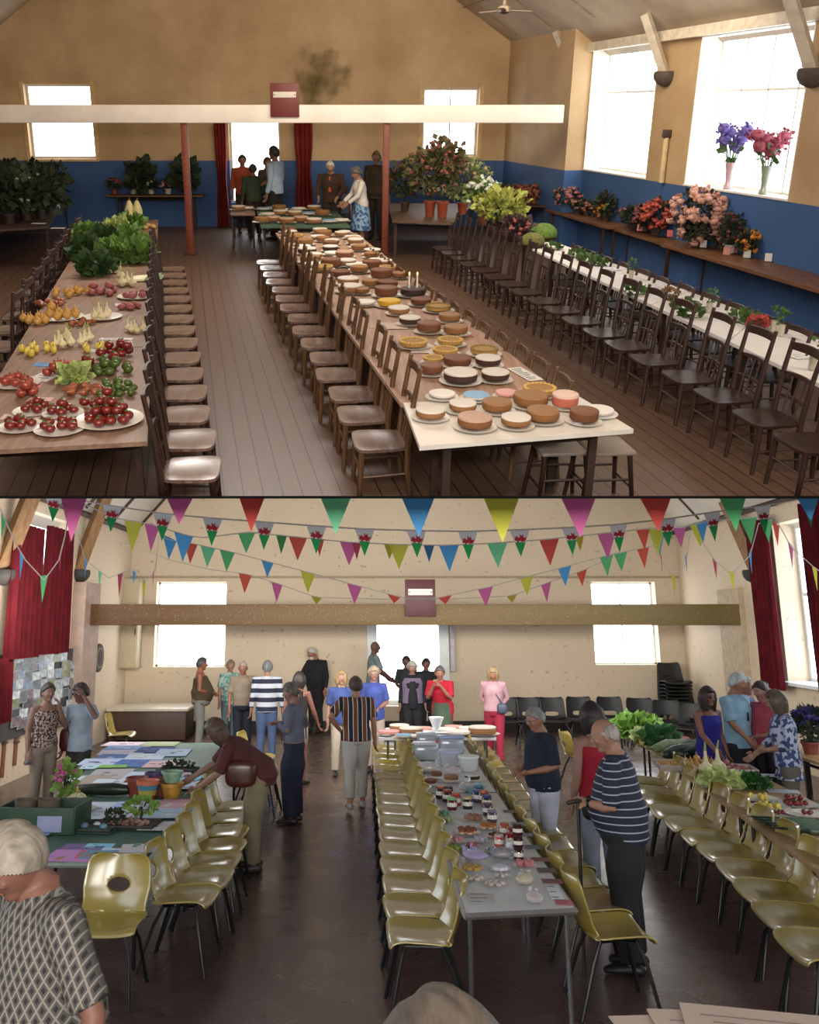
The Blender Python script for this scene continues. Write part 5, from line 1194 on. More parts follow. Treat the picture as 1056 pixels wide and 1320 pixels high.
# ---- green table
P0 = lambda x, y: (x / 4.4, 820 + y / 4.4)
papers = [(700, 612, .5, .2, '#b8a8b8'), (720, 634, .55, .22, '#6c84a8'), (690, 660, .55, .2, '#b8b4c4'), (660, 690, .5, .28, '#4a6a9c'), (610, 712, .6, .24, '#b8bcdc'), (910, 612, .45, .22, '#8c9474'), (880, 645, .45, .24, '#284a84'), (825, 684, .45, .25, '#c0c8dc'), (780, 720, .5, .26, '#4468a8'), (915, 725, .35, .25, '#c8a8a8'), (980, 660, .4, .3, '#a8bcd8'), (630, 738, .35, .1, '#78b04c'), (505, 742, .2, .14, '#b4c8d4'), (630, 780, .42, .3, '#a8a0a4'), (480, 815, .5, .28, '#a09080'), (622, 822, .3, .12, '#c8ccd4'), (850, 790, .5, .22, '#b8c4e0'), (690, 858, .38, .26, '#c0c4e0'), (1040, 800, .4, .2, '#7cb4c8'), (1000, 770, .35, .2, '#b8a0b0'), (410, 808, .2, .14, '#c0ccd8'), (190, 940, .24, .14, '#c8d0d0'),
 (625, 966, .45, .24, '#c0c8dc'), (780, 966, .45, .26, '#a0b0e4'), (915, 955, .45, .26, '#a89cb0'), (600, 1010, .5, .24, '#b8c4e0'), (760, 1005, .45, .24, '#b8b4c4'), (920, 1003, .48, .26, '#90a4b4'), (1010, 950, .35, .26, '#b88890'), (890, 1076, .24, .2, '#b4b0b8'), (490, 1196, .34, .16, '#6c5484'), (565, 1190, .2, .12, '#7cb4d4'), (445, 1246, .42, .28, '#a870a8'), (525, 1240, .2, .2, '#b8485c'), (640, 1240, .42, .22, '#5c7c94'), (660, 1208, .2, .06, '#a8c0cc'), (790, 1203, .26, .22, '#b0acb0'), (230, 1090, .26, .3, '#7890b8'), (1010, 845, .4, .2, '#b4b8cc')]
def lighten(h):
    return '#%02x%02x%02x' % tuple(min(255, int(int(h[i:i + 2], 16) * 1.15 + 8)) for i in (1, 3, 5))
def cname(h):
    r, g, b = (int(h[i:i + 2], 16) for i in (1, 3, 5)); mx = max(r, g, b); mn = min(r, g, b)
    if mx - mn < 26: return 'white' if mx > 185 else 'grey'
    if b == mx: return ('pale blue' if mn > 140 else 'blue') if g > r else ('lilac' if mn > 120 else 'purple')
    if r == mx: return 'pink' if b > g - 10 else 'brown'
    return 'green'
for i, (x, y, w_, d, c) in enumerate(papers):
    px, py = P0(x, y); zone = 'far' if y < 760 else 'middle' if y < 900 else 'near'
    o = card('B', px, py, .735 + i * .0004, w_ * 1.05, d * (2.1 if y < 900 else 1.6 if y < 1100 else 1.15), lighten(c), '%s picture sheet on the %s green table, %s of all sheets' % (cname(c), zone, ordn(i)), random.uniform(-.1, .1), 'picture sheets on the green tables', name='picture_sheet', cat='picture')
    rr = random.Random(i); mb = MB()
    for _ in range(3): mb.box((rr.uniform(-.3, .3) * w_, rr.uniform(-.5, .5) * d, .0026), (w_ * rr.uniform(.08, .22), d * rr.uniform(.15, .35), .001))
    part('artwork', mb, M(rr.choice(['#d0d4dc', '#566a90', '#a08470', '#c8c8cc', '#7ca48c', '#a0707c', '#b4bcd8']), .7), o, False)
m, nt, b = newmat('painted_pot_bands')
o3 = sepxyz(nt)[2]; rp_ = nn(nt, 'ShaderNodeValToRGB'); rp_.color_ramp.interpolation = 'CONSTANT'; nt.links.new(mth(nt, 'MULTIPLY', o3, 5.2), rp_.inputs[0])
for k, (ps, c) in enumerate(((0, '#7c3420'), (.25, '#9a8a38'), (.5, '#3c7080'), (.75, '#b05a3c'))):
    e = rp_.color_ramp.elements[k] if k < 2 else rp_.color_ramp.elements.new(ps); e.position = ps; e.color = lin(c)
nt.links.new(rp_.outputs[0], b.inputs['Base Color']); POTM = m
for i, (x, y, r, h, mt_, lab) in enumerate(((775, 905, .105, .17, M('#7c3428', .6, .2), 'terracotta-red painted plant pot, leftmost of the group'), (835, 930, .105, .18, POTM, 'banded painted pot with yellow and blue stripes, in front'), (876, 880, .1, .18, M('#3c2c60', .5, .2), 'purple painted plant pot, at the back of the group'), (903, 905, .1, .16, M('#6c3430', .6, .2), 'dark red painted pot between the banded ones'), (972, 918, .11, .14, M('#a87c30', .5, .3, 12), 'yellow-brown painted pot, rightmost lower one'), (975, 862, .1, .1, M('#7c9c80', .5, .3, 12), 'pale green painted pot nested on the yellow-brown one'))):
    px, py = P0(x, y); p = fl('B', px, py, .735)
    if i == 5: p = fl('B', 972 / 4.4, 820 + 918 / 4.4, .735) + Vector((0, 0, .145))
    q = thing('plant_pot', lab, 'pot', 'B', p, 0, 'painted plant pots on the green table')
    part('pot', MB().lathe([(.0001, 0), (r * .68, 0), (r * .95, h * .8)], 20, cap1=False), mt_, q); part('rim', MB().lathe([(r * .95, h * .78), (r * 1.05, h * .8), (r * 1.05, h), (r * .94, h), (r * .8, h * .7), (.0001, h * .7)], 20), mt_, q)
# green box
p = fl('B', 57, 1068, .735); q = thing('storage_box', 'open dark green box with pots inside at the left of the near green table', 'box', 'B', p, -.05); bw, bd, bh = .62, .42, .2; GB = M('#24402c', .6, .1)
part('base', MB().rbox((0, 0, .01), (bw, bd, .02), .004), GB, q)
for a, (c, d) in enumerate((((0, -bd / 2, bh / 2), (bw, .02, bh)), ((0, bd / 2, bh / 2), (bw, .02, bh)), ((-bw / 2, 0, bh / 2), (.02, bd, bh)), ((bw / 2, 0, bh / 2), (.02, bd, bh)))): part('side_panel', MB().rbox(c, d, .004), GB, q)
part('show_label', MB().rbox((.12, -bd / 2 - .012, .08), (.2, .004, .12), .002), M('#8c90b0', .6), q)
for i, dx in enumerate((-.17, .02)):
    q = thing('cardboard_tube', 'grey-brown pot inside the green box, %s' % ('left' if i == 0 else 'right'), 'pot', 'B', p + Vector((dx, .02, .022)), 0); part('body', MB().lathe([(.0001, 0), (.085, 0), (.09, .2), (.08, .2), (.07, .1), (.0001, .1)], 18), M('#5c5040', .8), q)
    part('soil', MB().lathe([(.0001, .17), (.078, .17)], 14, cap0=False, cap1=False), M('#2a211a', .9), q)
def tray(x, y, w_, d, c, lab):
    p = fl('B', *P0(x, y), .735); q = thing('garden_tray', lab, 'tray', 'B', p, -.12)
    part('tray_base', MB().rbox((0, 0, .01), (w_, d, .018), .006), M(c, .7, .2, 12), q)
    mb = MB(); pts = [(-w_ / 2, -d / 2, .022), (w_ / 2, -d / 2, .022), (w_ / 2, d / 2, .022), (-w_ / 2, d / 2, .022), (-w_ / 2, -d / 2, .022)]; mb.tube(pts, .014, 6); part('rim', mb, M('#2a2a24', .5), q); return q, p
rr = random.Random(8)
q, p = tray(475, 1095, .56, .3, '#3c5a60', 'miniature garden on a tray left of the mossy one')
for k in range(9): part('ornament', MB().ball((rr.uniform(-.22, .22), rr.uniform(-.1, .1), .03), (.035, .03, .025), 10, 7), M(rr.choice(['#b8c0c4', '#a8502c', '#c4b8b4', '#5c7c8c']), .5), q)
q, p = tray(725, 1078, .5, .3, '#3a2e20', 'mossy miniature garden tray with a small tree')
part('bush', MB().leaves((-.12, 0, .07), (.07, .06, .06), 80, .04, rr), LEAFD, q, False); part('small_tree', MB().leaves((.1, .03, .15), (.12, .1, .06), 120, .05, rr), M('#6c8c3c', .6, .2), q, False); part('trunk', MB().tube([(.1, .03, .02), (.1, .03, .15)], .012, 6), DK, q); part('gravel', MB().leaves((.02, -.03, .03), (.2, .1, .015), 130, .03, rr, 0, .1), M('#8c6c60', .8, .4), q, False)
q = thing('cauliflower', 'white cauliflower on a plate beside the tall green plant', 'vegetable', 'B', fl('B', *P0(432, 985), .75)); mb = MB()
for k in range(40):
    d = Vector((rr.gauss(0, 1), rr.gauss(0, 1), abs(rr.gauss(0, 1)))).normalized(); mb.ball((d.x * .085, d.y * .085, .05 + d.z * .07), .03, 8, 6)
part('curd', mb, M('#c4c09c', .8, .12, 30), q); part('leaves', MB().leaves((0, 0, .03), (.1, .1, .03), 20, .09, rr), GM, q, False)
plate('B', fl('B', *P0(440, 990), .735), .18, 'white plate under the cauliflower')
plant('B', fl('B', *P0(365, 985), .735), 'tall bright green plant with pink flowers at its foot on the green table', (.05, .08, '#8c8c84'), (.1, .14), M('#6c8c3c', .6, .2), .06, 130, '#b85a8c', 8, .025, .26, 91)
q = thing('courgette', 'large dark green courgette lying on the green table', 'vegetable', 'B', fl('B', *P0(560, 905), .735)); part('flesh', MB().tube([(-.27, .05, .05), (-.1, 0, .06), (.15, -.03, .065), (.28, -.03, .06)], [.035, .05, .06, .045], 14, round_=True), M('#1e2a1a', .35, .2), q); part('stalk', MB().tube([(-.27, .05, .05), (-.33, .07, .06)], [.018, .012], 6), M('#5c6c3c', .7), q)
plate('B', fl('B', *P0(455, 893), .735), .17, 'dark-rimmed plate with orange pieces', None, M('#2c3038', .3))
for k in range(5): produce('B', fl('B', *P0(435 + k * 9, 888 + (k % 2) * 7), .75), .035, 'pepper', 'orange_tomato', 'orange tomato on the dark plate of the green table', 'orange tomatoes on the dark plate')
q, p = tray(1010, 765, .42, .24, '#24382c', 'dark green tray with plants near the bending woman'); part('seedlings', MB().leaves((0, 0, .05), (.18, .1, .04), 100, .05, rr), LEAFD, q, False)

# ---- tan table vegetables
P8 = lambda x, y: (800 + x / 4.125, 820 + y / 4.125)
def H8(x, y, *a, **k): px, py = P8(x, y); heap('B', px, py, .733, *a, **k)
bunch('B', *P8(88, 515), .735, .26, 260, .17, M('#6c9440', .5, .3, 14), 'big bright green lettuce at the far end of the tan table', seed=51, hz=.09)
for i, (x, y) in enumerate(((185, 518), (208, 510), (232, 522), (205, 528), (168, 524))): produce('B', fl('B', *P8(x, y), .735), .065, 'beet', 'beetroot', 'purple beetroot right of the big lettuce', 'beetroots by the lettuce')
bunch('B', *P8(215, 580), .735, .17, 170, .13, M('#3c6c3c', .5, .3, 14), 'dark green cabbage behind the old man in stripes', seed=52); bunch('B', *P8(150, 555), .735, .2, 120, .12, M('#8c9c64', .5, .3, 14), 'pale mixed salad leaves behind the dark cabbage', seed=53, hz=.05)
H8(290, 560, 6, .045, .2, 'redpotato', 'radish', 'red radish beyond the marrows', 'radishes beyond the marrows', 1)
for i, (x, y, L, c) in enumerate(((300, 622, .7, '#8c9c74'), (380, 645, .7, '#24382a'), (410, 622, .7, '#4c6450'), (450, 650, .7, '#1e3026'), (340, 652, .7, '#2c4034'))):
    p = fl('B', *P8(x, y), .735); q = thing('marrow', '%s marrow in the group behind the onions, %s from the left' % ('pale green' if i == 0 else 'dark green', ordn(i)), 'vegetable', 'B', p, .3 + .05 * i)
    part('flesh', MB().tube([(-L / 2 * .9, 0, .07), (-L * .2, .01, .085), (L * .2, .0, .085), (L / 2 * .9, 0, .07)], [.05, .085, .085, .05], 14, round_=True), M(c, .35, .3, 12), q); part('stalk', MB().tube([(-L / 2 - .02, 0, .07), (-L / 2 - .1, .01, .08)], .018, 6), M('#6c7444', .7), q)
def crate(x, y, w_, d, lab, c='#a89c94'):
    p = fl('B', *P8(x, y), .735); q = thing('shallow_tray', lab, 'tray', 'B', p, -.18); part('tray_base', MB().rbox((0, 0, .006), (w_, d, .012), .003), M(c, .6), q)
    for cc, dd in (((0, -d / 2, .03), (w_, .012, .06)), ((0, d / 2, .03), (w_, .012, .06)), ((-w_ / 2, 0, .03), (.012, d, .06)), ((w_ / 2, 0, .03), (.012, d, .06))): part('side', MB().rbox(cc, dd, .003), M(c, .6), q)
crate(315, 700, .5, .5, 'shallow tray of potatoes on the tan table'); crate(440, 700, .48, .5, 'shallow tray of onions on the tan table'); crate(585, 722, .5, .42, 'shallow tray of red onions on the tan table')
H8(315, 700, 16, .042, .21, 'potato', 'potato', 'pale potato in the left tray', 'potatoes in the tray', 1); H8(440, 700, 16, .042, .2, 'onion', 'onion', 'golden onion in the middle tray', 'onions in the tray', 1); H8(585, 722, 14, .042, .19, 'redpotato', 'red_onion', 'red onion in the right tray', 'red onions in the tray', 1)
for i, (x, y) in enumerate(((462, 760), (525, 745))): produce('B', fl('B', *P8(x, y), .735), .09, 'paleonion', 'large_onion', 'very large pale onion behind the lettuce plate, %s' % ('left' if i == 0 else 'right'), 'giant pale onions')
H8(405, 735, 5, .05, .12, 'onion', 'onion', 'golden onion left of the giant pale onions', 'loose golden onions', 1)
plate('B', fl('B', *P8(540, 808), .735), .24, 'white plate under the pale lettuce'); bunch('B', *P8(535, 800), .75, .17, 170, .09, M('#aebc78', .5, .2, 14), 'pale green lettuce hearts on a white plate', seed=54, hz=.07)
bunch('B', *P8(690, 805), .735, .2, 320, .06, M('#2c5a28', .5, .3, 14), 'dark green parsley bunches spread on the tan table', seed=55, hz=.06)
for x, y, n, k, nm, lab in ((735, 872, 6, 'pepper', 'yellow_tomato', 'orange-yellow tomato on the square white plate'), (790, 922, 6, 'pepper', 'yellow_tomato', 'orange-yellow tomato on the oval white plate'), (925, 905, 12, 'tomato', 'radish', 'red radish on the right white plate'), (840, 955, 4, 'tomato', 'cherry_tomato', 'red cherry tomato on the near oval plate'), (995, 955, 4, 'tomato', 'cherry_tomato', 'red cherry tomato on the rightmost plate')):
    H8(x, y, n, .028 if n > 4 else .022, .1 if n > 4 else .04, k, nm, lab, lab.split(' on ')[1] + ' of ' + nm.replace('_', ' ') + 's', 1, pl_=.19)
for i, (x, y) in enumerate(((865, 825), (1010, 900), (780, 740), (720, 762))): card('B', *P8(x, y), .735, .3, .2, '#b8bcc4', 'white show card on the tan table, %s from the far side' % ordn(i), -.3, 'show cards on the tan table', name='show_card', cat='card', lines=4)
p = fl('B', 1062, 1068, .735)
for i in range(7): leek('B', p + Vector((.0, -.07 * i + .15, .0)), 1.3 + .07 * (i % 3), .5, 'dark leek on the right edge of the tan table, %s from the back' % ordn(i), 'leeks on the tan table', '#4c6450', '#24382c')
# flowers by the right wall on a small table
a = [fl('B', *p, .75) for p in ((1030, 975), (1110, 1000), (1100, 958), (1035, 950))]
table('B', a, .75, 'table with flowers at the right wall behind the woman in the floral blouse', TAN, LEGM, inset=.1)
plant('B', fl('B', 1050, 966, .75), 'blue-violet flowers in a vase by the right wall', (.07, .16, '#9c9c9c'), (.25, .14), LEAFD, .12, 130, '#35306c', 30, .05, .36, 95, name='flower_vase', cat='flowers'); plant('B', fl('B', 1046, 972, .75), 'small terracotta pot with dark plant below the violet flowers', (.11, .15, '#8c4c3c'), (.13, .1), LEAFD, .07, 60, None, 0, .03, None, 96)

# ---- left wall: card rack, dartboard, cupboard
def onL(px, py, off): p0 = pBl - NBl * off; return pl('B', px, py, p0, NB)
angL = math.atan2(DB.y, DB.x)
rl = random.Random(9); i = 0
rows_ = [(848, 16, 90), (858, 14, 95), (870, 16, 94), (882, 16, 95), (895, 18, 94), (907, 18, 90), (919, 20, 88), (930, 22, 84)]
for ri, (ry, xa, xb) in enumerate(rows_):
    nx = 9
    for k in range(nx):
        px = xa + (xb - xa) * k / (nx - 1); 
        p = onL(px, ry + rl.uniform(-2, 2) + (px - 50) * -.05, .1); w_, h_ = rl.uniform(.34, .5), rl.uniform(.13, .2)
        if rl.random() < .08: continue
        c = rl.choice(['#9ca8b0', '#b0b8c0', '#5c6874', '#7a6c74', '#5c6a74', '#c0c8cc', '#4c4a54', '#7a8464', '#7488a0'])
        q = solo('photo_card', MB().box((0, 0, 0), (w_, .01, h_)), M('#8c9094', .5, .05), 'small photograph on the left wall display, %s row from the top, %s from the left' % (ordn(ri), ordn(k)), 'photo', 'B', p, angL + rl.uniform(-.03, .03), 'photographs of the left wall display')
        part('print', MB().box((0, .008, 0), (w_ * .84, .006, h_ * .8)), M(c, .4, .35, 12), q, False)
        q.children[0].location = (0, -.016, 0); i += 1
q = solo('display_board', MB().box((0, 0, 0), (4.3, .04, 1.25)), M('#4a4648', .8), 'dark display board behind the photographs on the left wall', 'board', 'B', onL(50, 890, .05), angL)
p = onL(127, 848, .04); q = thing('dartboard', 'round dark dartboard on the left wall beside the cupboard', 'dartboard', 'B', p, angL)
DM = Matrix.Rotation(PI / 2, 4, 'X')
part('board', MB().lathe([(.0001, -.03), (.27, -.03), (.28, .0), (.27, .03), (.0001, .03)], 26, DM), M('#34342e', .8), q)
for r_, c in ((.2, '#8c8468'), (.12, '#5c3434')): part('ring', MB().lathe([(r_, .032), (r_, .036), (r_ - .025, .036), (r_ - .025, .032)], 26, DM, False, False), M(c, .8), q)
x0 = dp('B', 151, 800, YB - .5).x; x1 = dp('B', 178, 800, YB - .5).x; z0 = dp('B', 165, 862, YB - .5).z; z1 = dp('B', 165, 745, YB - .5).z
q = thing('wall_cupboard', 'tall pale cupboard hanging in the back left corner', 'cabinet', 'B', ((x0 + x1) / 2, YB - .26, z0)); wv = x1 - x0
part('carcass', MB().rbox((0, 0, (z1 - z0) / 2), (wv, .46, z1 - z0), .01), M('#b0a286', .6, .06), q); dd_ = part('door', MB().rbox((0, -.245, (z1 - z0) / 2), (wv * .94, .03, (z1 - z0) * .97), .01), M('#c0b294', .6, .06), q); part('handle', MB().rbox((wv * .4, -.27, (z1 - z0) * .4), (.02, .03, .12), .005), M('#3a3530', .5), dd_)
# trunking and socket on the left wall
for px, y0, y1 in ((23, 930, 985), (8, 930, 1000)):
    a = onL(px, y0, .03); b_ = onL(px, y1, .03); 
    q = thing('wall_pipe', 'thin brown pipe running down the left wall, %s one' % ('right' if px > 20 else 'left'), 'pipe', 'B', a); part('pipe', MB().tube([(0, 0, 0), (0, 0, b_.z - a.z)], .03, 8), M('#7c4c38', .5), q); part('clip', MB().rbox((0, 0, -.3), (.09, .09, .04), .01), M('#5c4438', .5), q)

# papers held up at the bottom right corner
p = dp('B', 955, 1345, 1.35)
q = thing('lectern', 'dark music stand at the bottom right holding the papers', 'stand', 'B', (p.x + .02, 1.3, 0)); zt = p.z - .02
part('desk', MB().rbox((0, .0, zt - .01), (.34, .24, .012), .004, ), M('#1c1c1e', .5), q); part('pole', MB().tube([(0, 0, zt - .02), (0, 0, .05)], .012, 8), LEGM, q); part('foot', MB().tube([(-.2, -.2, .01), (0, 0, .12), (.2, -.2, .01)], .01, 6), LEGM, q); part('foot', MB().tube([(0, 0, .12), (0, .25, .01)], .01, 6), LEGM, q)
for k, (dx, dz, r) in enumerate(((-.02, .002, .05), (.02, .006, -.1), (.05, .010, -.25))):
    o = solo('paper_sheet', MB().box((0, 0, 0), (.21, .28, .002)), M('#8a7e76', .7, .04), 'printed paper sheet at the bottom right corner, %s of the pile' % ('bottom', 'middle', 'top')[k], 'paper', 'B', (p.x + dx - .01, 1.34, zt + dz + .002), r, 'printed sheets')
    mb = MB(); 
    for j in range(9): mb.box((0, .1 - j * .022, .0016), (.16 - (j % 3) * .03, .003, .0006))
    part('writing', mb, M('#5a4c4c', .8, 0), o, False)

# ---- bunting
FC = {'r': '#e0564c', 'o': '#e4624c', 'g': '#66c880', 'b': '#58a8e4', 'y': '#dcd850', 'p': '#e070ac', 'n': '#3c74a0', 'e': '#4c9454', 'c': '#c84c68', 'G': '#80dca8', 'Y': '#bcac38'}
def cloth(c):
    m, nt, b = newmat('bunting_cloth'); b.inputs['Base Color'].default_value = lin(c); b.inputs['Roughness'].default_value = .8
    tr = nn(nt, 'ShaderNodeBsdfTranslucent'); tr.inputs[0].default_value = lin(c); mx = nn(nt, 'ShaderNodeMixShader'); mx.inputs[0].default_value = .22
    out = nt.nodes['Material Output']; nt.links.new(b.outputs[0], mx.inputs[1]); nt.links.new(tr.outputs[0], mx.inputs[2]); nt.links.new(mx.outputs[0], out.inputs[0]); return m
for k in list(FC): FC[k] = cloth(FC[k])
WHC = cloth('#e4e4e8'); GRC = cloth('#25a056'); REDC = M('#b0202c', .7, .05); CORD = M('#d4ccc4', .7, .02)
dragon = [(-.36, .05), (-.30, .16), (-.38, .26), (-.24, .22), (-.22, .32), (-.14, .20), (-.02, .18), (-.04, .40), (.08, .28), (.20, .38), (.18, .22), (.30, .14), (.40, .24), (.36, .06), (.28, .02), (.30, -.10), (.18, -.04), (.12, -.14), (.04, -.02), (-.08, -.02), (-.12, -.14), (-.2, -.12), (-.2, .0), (-.28, -.02)]
def bunting(name_lab, pts, flags, ydepth, group=None, welsh=False, cordr=.0045):
    """pts: pixels of the cord left to right, flags: list of (px, width_px, height_px, colour); ydepth(px) -> distance"""
    P = [dp('B', x, y, ydepth(x)) for x, y in pts]
    o0 = P[0].copy(); q = thing('bunting', name_lab, 'bunting', 'B', o0, 0, group)
    # smooth cord
    def at(px):
        for (a, A), (b_, B_) in zip(zip(pts, P), list(zip(pts, P))[1:]):
            if a[0] <= px <= b_[0] + 1e-6: return A.lerp(B_, (px - a[0]) / max(1e-6, b_[0] - a[0]))
        return P[-1] if px > pts[-1][0] else P[0]
    part('cord', MB().tube([p - o0 for p in P], cordr, 5), CORD, q)
    for i, f in enumerate(flags):
        px, wp, hp, c = f[:4]; yaw = f[4] if len(f) > 4 else 0
        p = at(px); s = p.y / F * 1.0; w_, h_ = wp * s, hp * s
        a = at(px - wp / 2) - o0; b_ = at(px + wp / 2) - o0; mid = (a + b_) / 2
        u = (b_ - a); u = u.normalized() if u.length > 1e-4 else XV
        if yaw: u = Matrix.Rotation(yaw, 3, 'Z') @ u
        nrm = u.cross(ZV).normalized(); mb = MB(); 
        sway = nrm * (.05 * h_ * math.sin(px * 1.7))
        A, B_, C = mid - u * w_ / 2, mid + u * w_ / 2, mid - ZV * h_ + sway
        if welsh:
            t = .46; L, R = A.lerp(C, t), B_.lerp(C, t)
            fo = part('flag', MB().add([A, B_, R, L], [(0, 1, 2, 3)]), WHC, q, False)
            mb = MB().add([L, R, C], [(0, 1, 2)]); part('green_half', mb, GRC, fo, False)
            off = nrm * (-.004 if nrm.y > 0 else .004); cc = mid - ZV * h_ * .40 + sway * .4
            vs = [cc + u * x * w_ * .82 + ZV * z * w_ * .82 + off * 1 for x, z in dragon]
            mb = MB().add(vs, [tuple(range(len(vs)))]); part('dragon_emblem', mb, REDC, fo, False)
        else: part('flag', MB().add([A, B_, C], [(0, 1, 2)]), FC[c], q, False)
    return q
# big near flags hanging from above the frame
bunting('nearest string of large coloured bunting flags across the top of the present hall', [(60, 632), (330, 632), (700, 629), (1070, 630)], [(96, 40, 66, 'p'), (170, 30, 58, 'y') if 0 else (232, 44, 44, 'p'), (325, 40, 54, 'r'), (433, 48, 58, 'G'), (539, 52, 62, 'b'), (646, 56, 70, 'y'), (745, 56, 64, 'p'), (844, 52, 56, 'r'), (943, 44, 56, 'g'), (1040, 40, 42, 'b')], lambda x: 3.2)
bunting('string of red dragon flags, white above green, along the top of the present hall', [(30, 628), (70, 640), (145, 652), (210, 662), (274, 668), (341, 673), (408, 678), (470, 682), (536, 684), (603, 685), (670, 683), (736, 680), (798, 676), (860, 669), (920, 660), (985, 652), (1050, 640)],
    [(70, 26, 34, 'w'), (145, 26, 34, 'w'), (210, 26, 36, 'w'), (274, 26, 36, 'w'), (341, 26, 36, 'w'), (408, 26, 36, 'w'), (470, 26, 35, 'w'), (537, 26, 35, 'w'), (603, 26, 37, 'w'), (670, 26, 35, 'w'), (736, 24, 36, 'w'), (797, 24, 36, 'w'), (859, 26, 36, 'w'), (918, 22, 38, 'w'), (983, 22, 38, 'w'), (1045, 20, 38, 'w')], lambda x: 5.0, welsh=True)
bunting('upper string of mixed bright flags behind the dragon flags', [(85, 640), (150, 668), (195, 676), (240, 690), (262, 693), (320, 686), (360, 690), (400, 694), (450, 699), (515, 702), (575, 703), (640, 700), (708, 695), (755, 690), (830, 682), (880, 680), (910, 672), (960, 668), (1000, 664)],
    [(92, 22, 56, 'r', .5), (120, 14, 40, 'p') if 0 else (172, 24, 40, 'y'), (196, 20, 34, 'p'), (237, 26, 36, 'b'), (318, 22, 26, 'g'), (384, 24, 30, 'o'), (363, 14, 24, 'e'), (412, 14, 22, 'r', .6), (450, 24, 30, 'p'), (460, 12, 22, 'c'), (514, 26, 32, 'y'), (502, 14, 20, 'Y'), (553, 14, 22, 'n'), (579, 26, 34, 'b'), (641, 26, 32, 'G'), (708, 26, 34, 'r'), (747, 12, 20, 'Y'), (782, 24, 34, 'p'), (829, 18, 26, 'o'), (846, 22, 36, 'y'), (849, 18, 34, 'b'), (876, 18, 26, 'p'), (901, 24, 30, 'y'), (905, 16, 26, 'b'), (965, 22, 34, 'g')], lambda x: 7.0)
bunting('middle string of flags falling towards the maroon board', [(195, 674), (215, 695), (245, 700), (300, 712), (345, 724), (398, 738), (457, 754), (521, 771), (563, 771), (630, 757), (678, 744), (728, 731), (783, 716), (803, 712), (860, 700)],
    [(219, 20, 28, 'b'), (246, 18, 26, 'o'), (268, 20, 26, 'G'), (293, 20, 26, 'g'), (345, 16, 20, 'b'), (397, 20, 26, 'y'), (457, 20, 24, 'p'), (508, 18, 10, 'r'), (574, 18, 10, 'r'), (626, 20, 24, 'p'), (679, 18, 24, 'y'), (728, 18, 24, 'b'), (782, 18, 26, 'g'), (800, 18, 24, 'g'), (829, 16, 26, 'o')], lambda x: 9.5)
bunting('lowest string of small flags against the back wall', [(160, 700), (220, 722), (270, 734), (318, 740), (357, 752), (408, 770), (520, 773), (565, 773), (660, 768), (704, 752), (750, 736), (790, 718)],
    [(264, 12, 22, 'p') if 0 else (316, 17, 24, 'o'), (357, 15, 24, 'p'), (408, 15, 10, 'Y'), (660, 15, 10, 'Y'), (704, 14, 24, 'p'), (750, 15, 20, 'o')], lambda x: 11.5)
bunting('left loop of bunting drooping in front of the red curtain', [(0, 655), (20, 700), (33, 722), (57, 748), (76, 722), (84, 690), (90, 650)], [(1, 16, 30, 'g'), (28, 10, 34, 'b'), (57, 10, 34, 'g'), (79, 10, 34, 'c')], lambda x: 6.0)
bunting('loop of bunting left of the far window', [(92, 660), (110, 722), (140, 745), (172, 733), (186, 752), (200, 735), (205, 690)], [(111, 7, 26, 'b'), (155, 7, 30, 'c'), (129, 6, 20, 'G'), (173, 6, 18, 'b'), (186, 5, 26, 'y'), (198, 5, 24, 'p'), (205, 12, 30, 'o')], lambda x: 10.0)
bunting('loop of bunting right of the far window', [(846, 690), (852, 722), (868, 744), (884, 728), (889, 690)], [(852, 8, 26, 'c'), (868, 6, 26, 'y'), (884, 7, 24, 'b')], lambda x: 11.0)
bunting('right loop of bunting before the right pier', [(900, 690), (921, 722), (943, 740), (967, 716), (978, 675), (1000, 668), (1020, 705), (1048, 730), (1062, 740)], [(921, 9, 26, 'c'), (943, 8, 26, 'y'), (967, 9, 30, 'b'), (989, 16, 28, 'g'), (1000, 12, 30, 'o'), (1019, 12, 32, 'p'), (1050, 8, 30, 'y')], lambda x: 8.0)
# ------------------------------------------------------------ people
SKIN = {}
def skin(c='#b98468'):
    
    r, g, b = (int(c[i:i + 2], 16) for i in (1, 3, 5)); mu = (r + g + b) / 3
    c2 = '#%02x%02x%02x' % tuple(int(.93 * (x * .84 + mu * .16)) for x in (r, g, b))
    return M(c2, .55, .06, 6, name='skin')
def hairmat(c):
    key = ('hair', c)
    if key in MATS: return MATS[key]
    m, nt, b = newmat('hair'); cc = lin(c)
    f = noise(nt, 9, 4, None, (9, 2, 1.2))
    r = nn(nt, 'ShaderNodeValToRGB'); r.color_ramp.elements[0].position = .35; r.color_ramp.elements[1].position = .68
    r.color_ramp.elements[0].color = tuple(x * .55 for x in cc[:3]) + (1,); r.color_ramp.elements[1].color = cc
    nt.links.new(f, r.inputs[0]); nt.links.new(r.outputs[0], b.inputs['Base Color']); b.inputs['Roughness'].default_value = .55
    bp = nn(nt, 'ShaderNodeBump'); bp.inputs['Strength'].default_value = .35; bp.inputs['Distance'].default_value = .01; nt.links.new(f, bp.inputs['Height']); nt.links.new(bp.outputs[0], b.inputs['Normal'])
    MATS[key] = m; return m
def rx(a): return Matrix.Rotation(a, 3, 'X')
def rzm(a): return Matrix.Rotation(a, 3, 'Z')
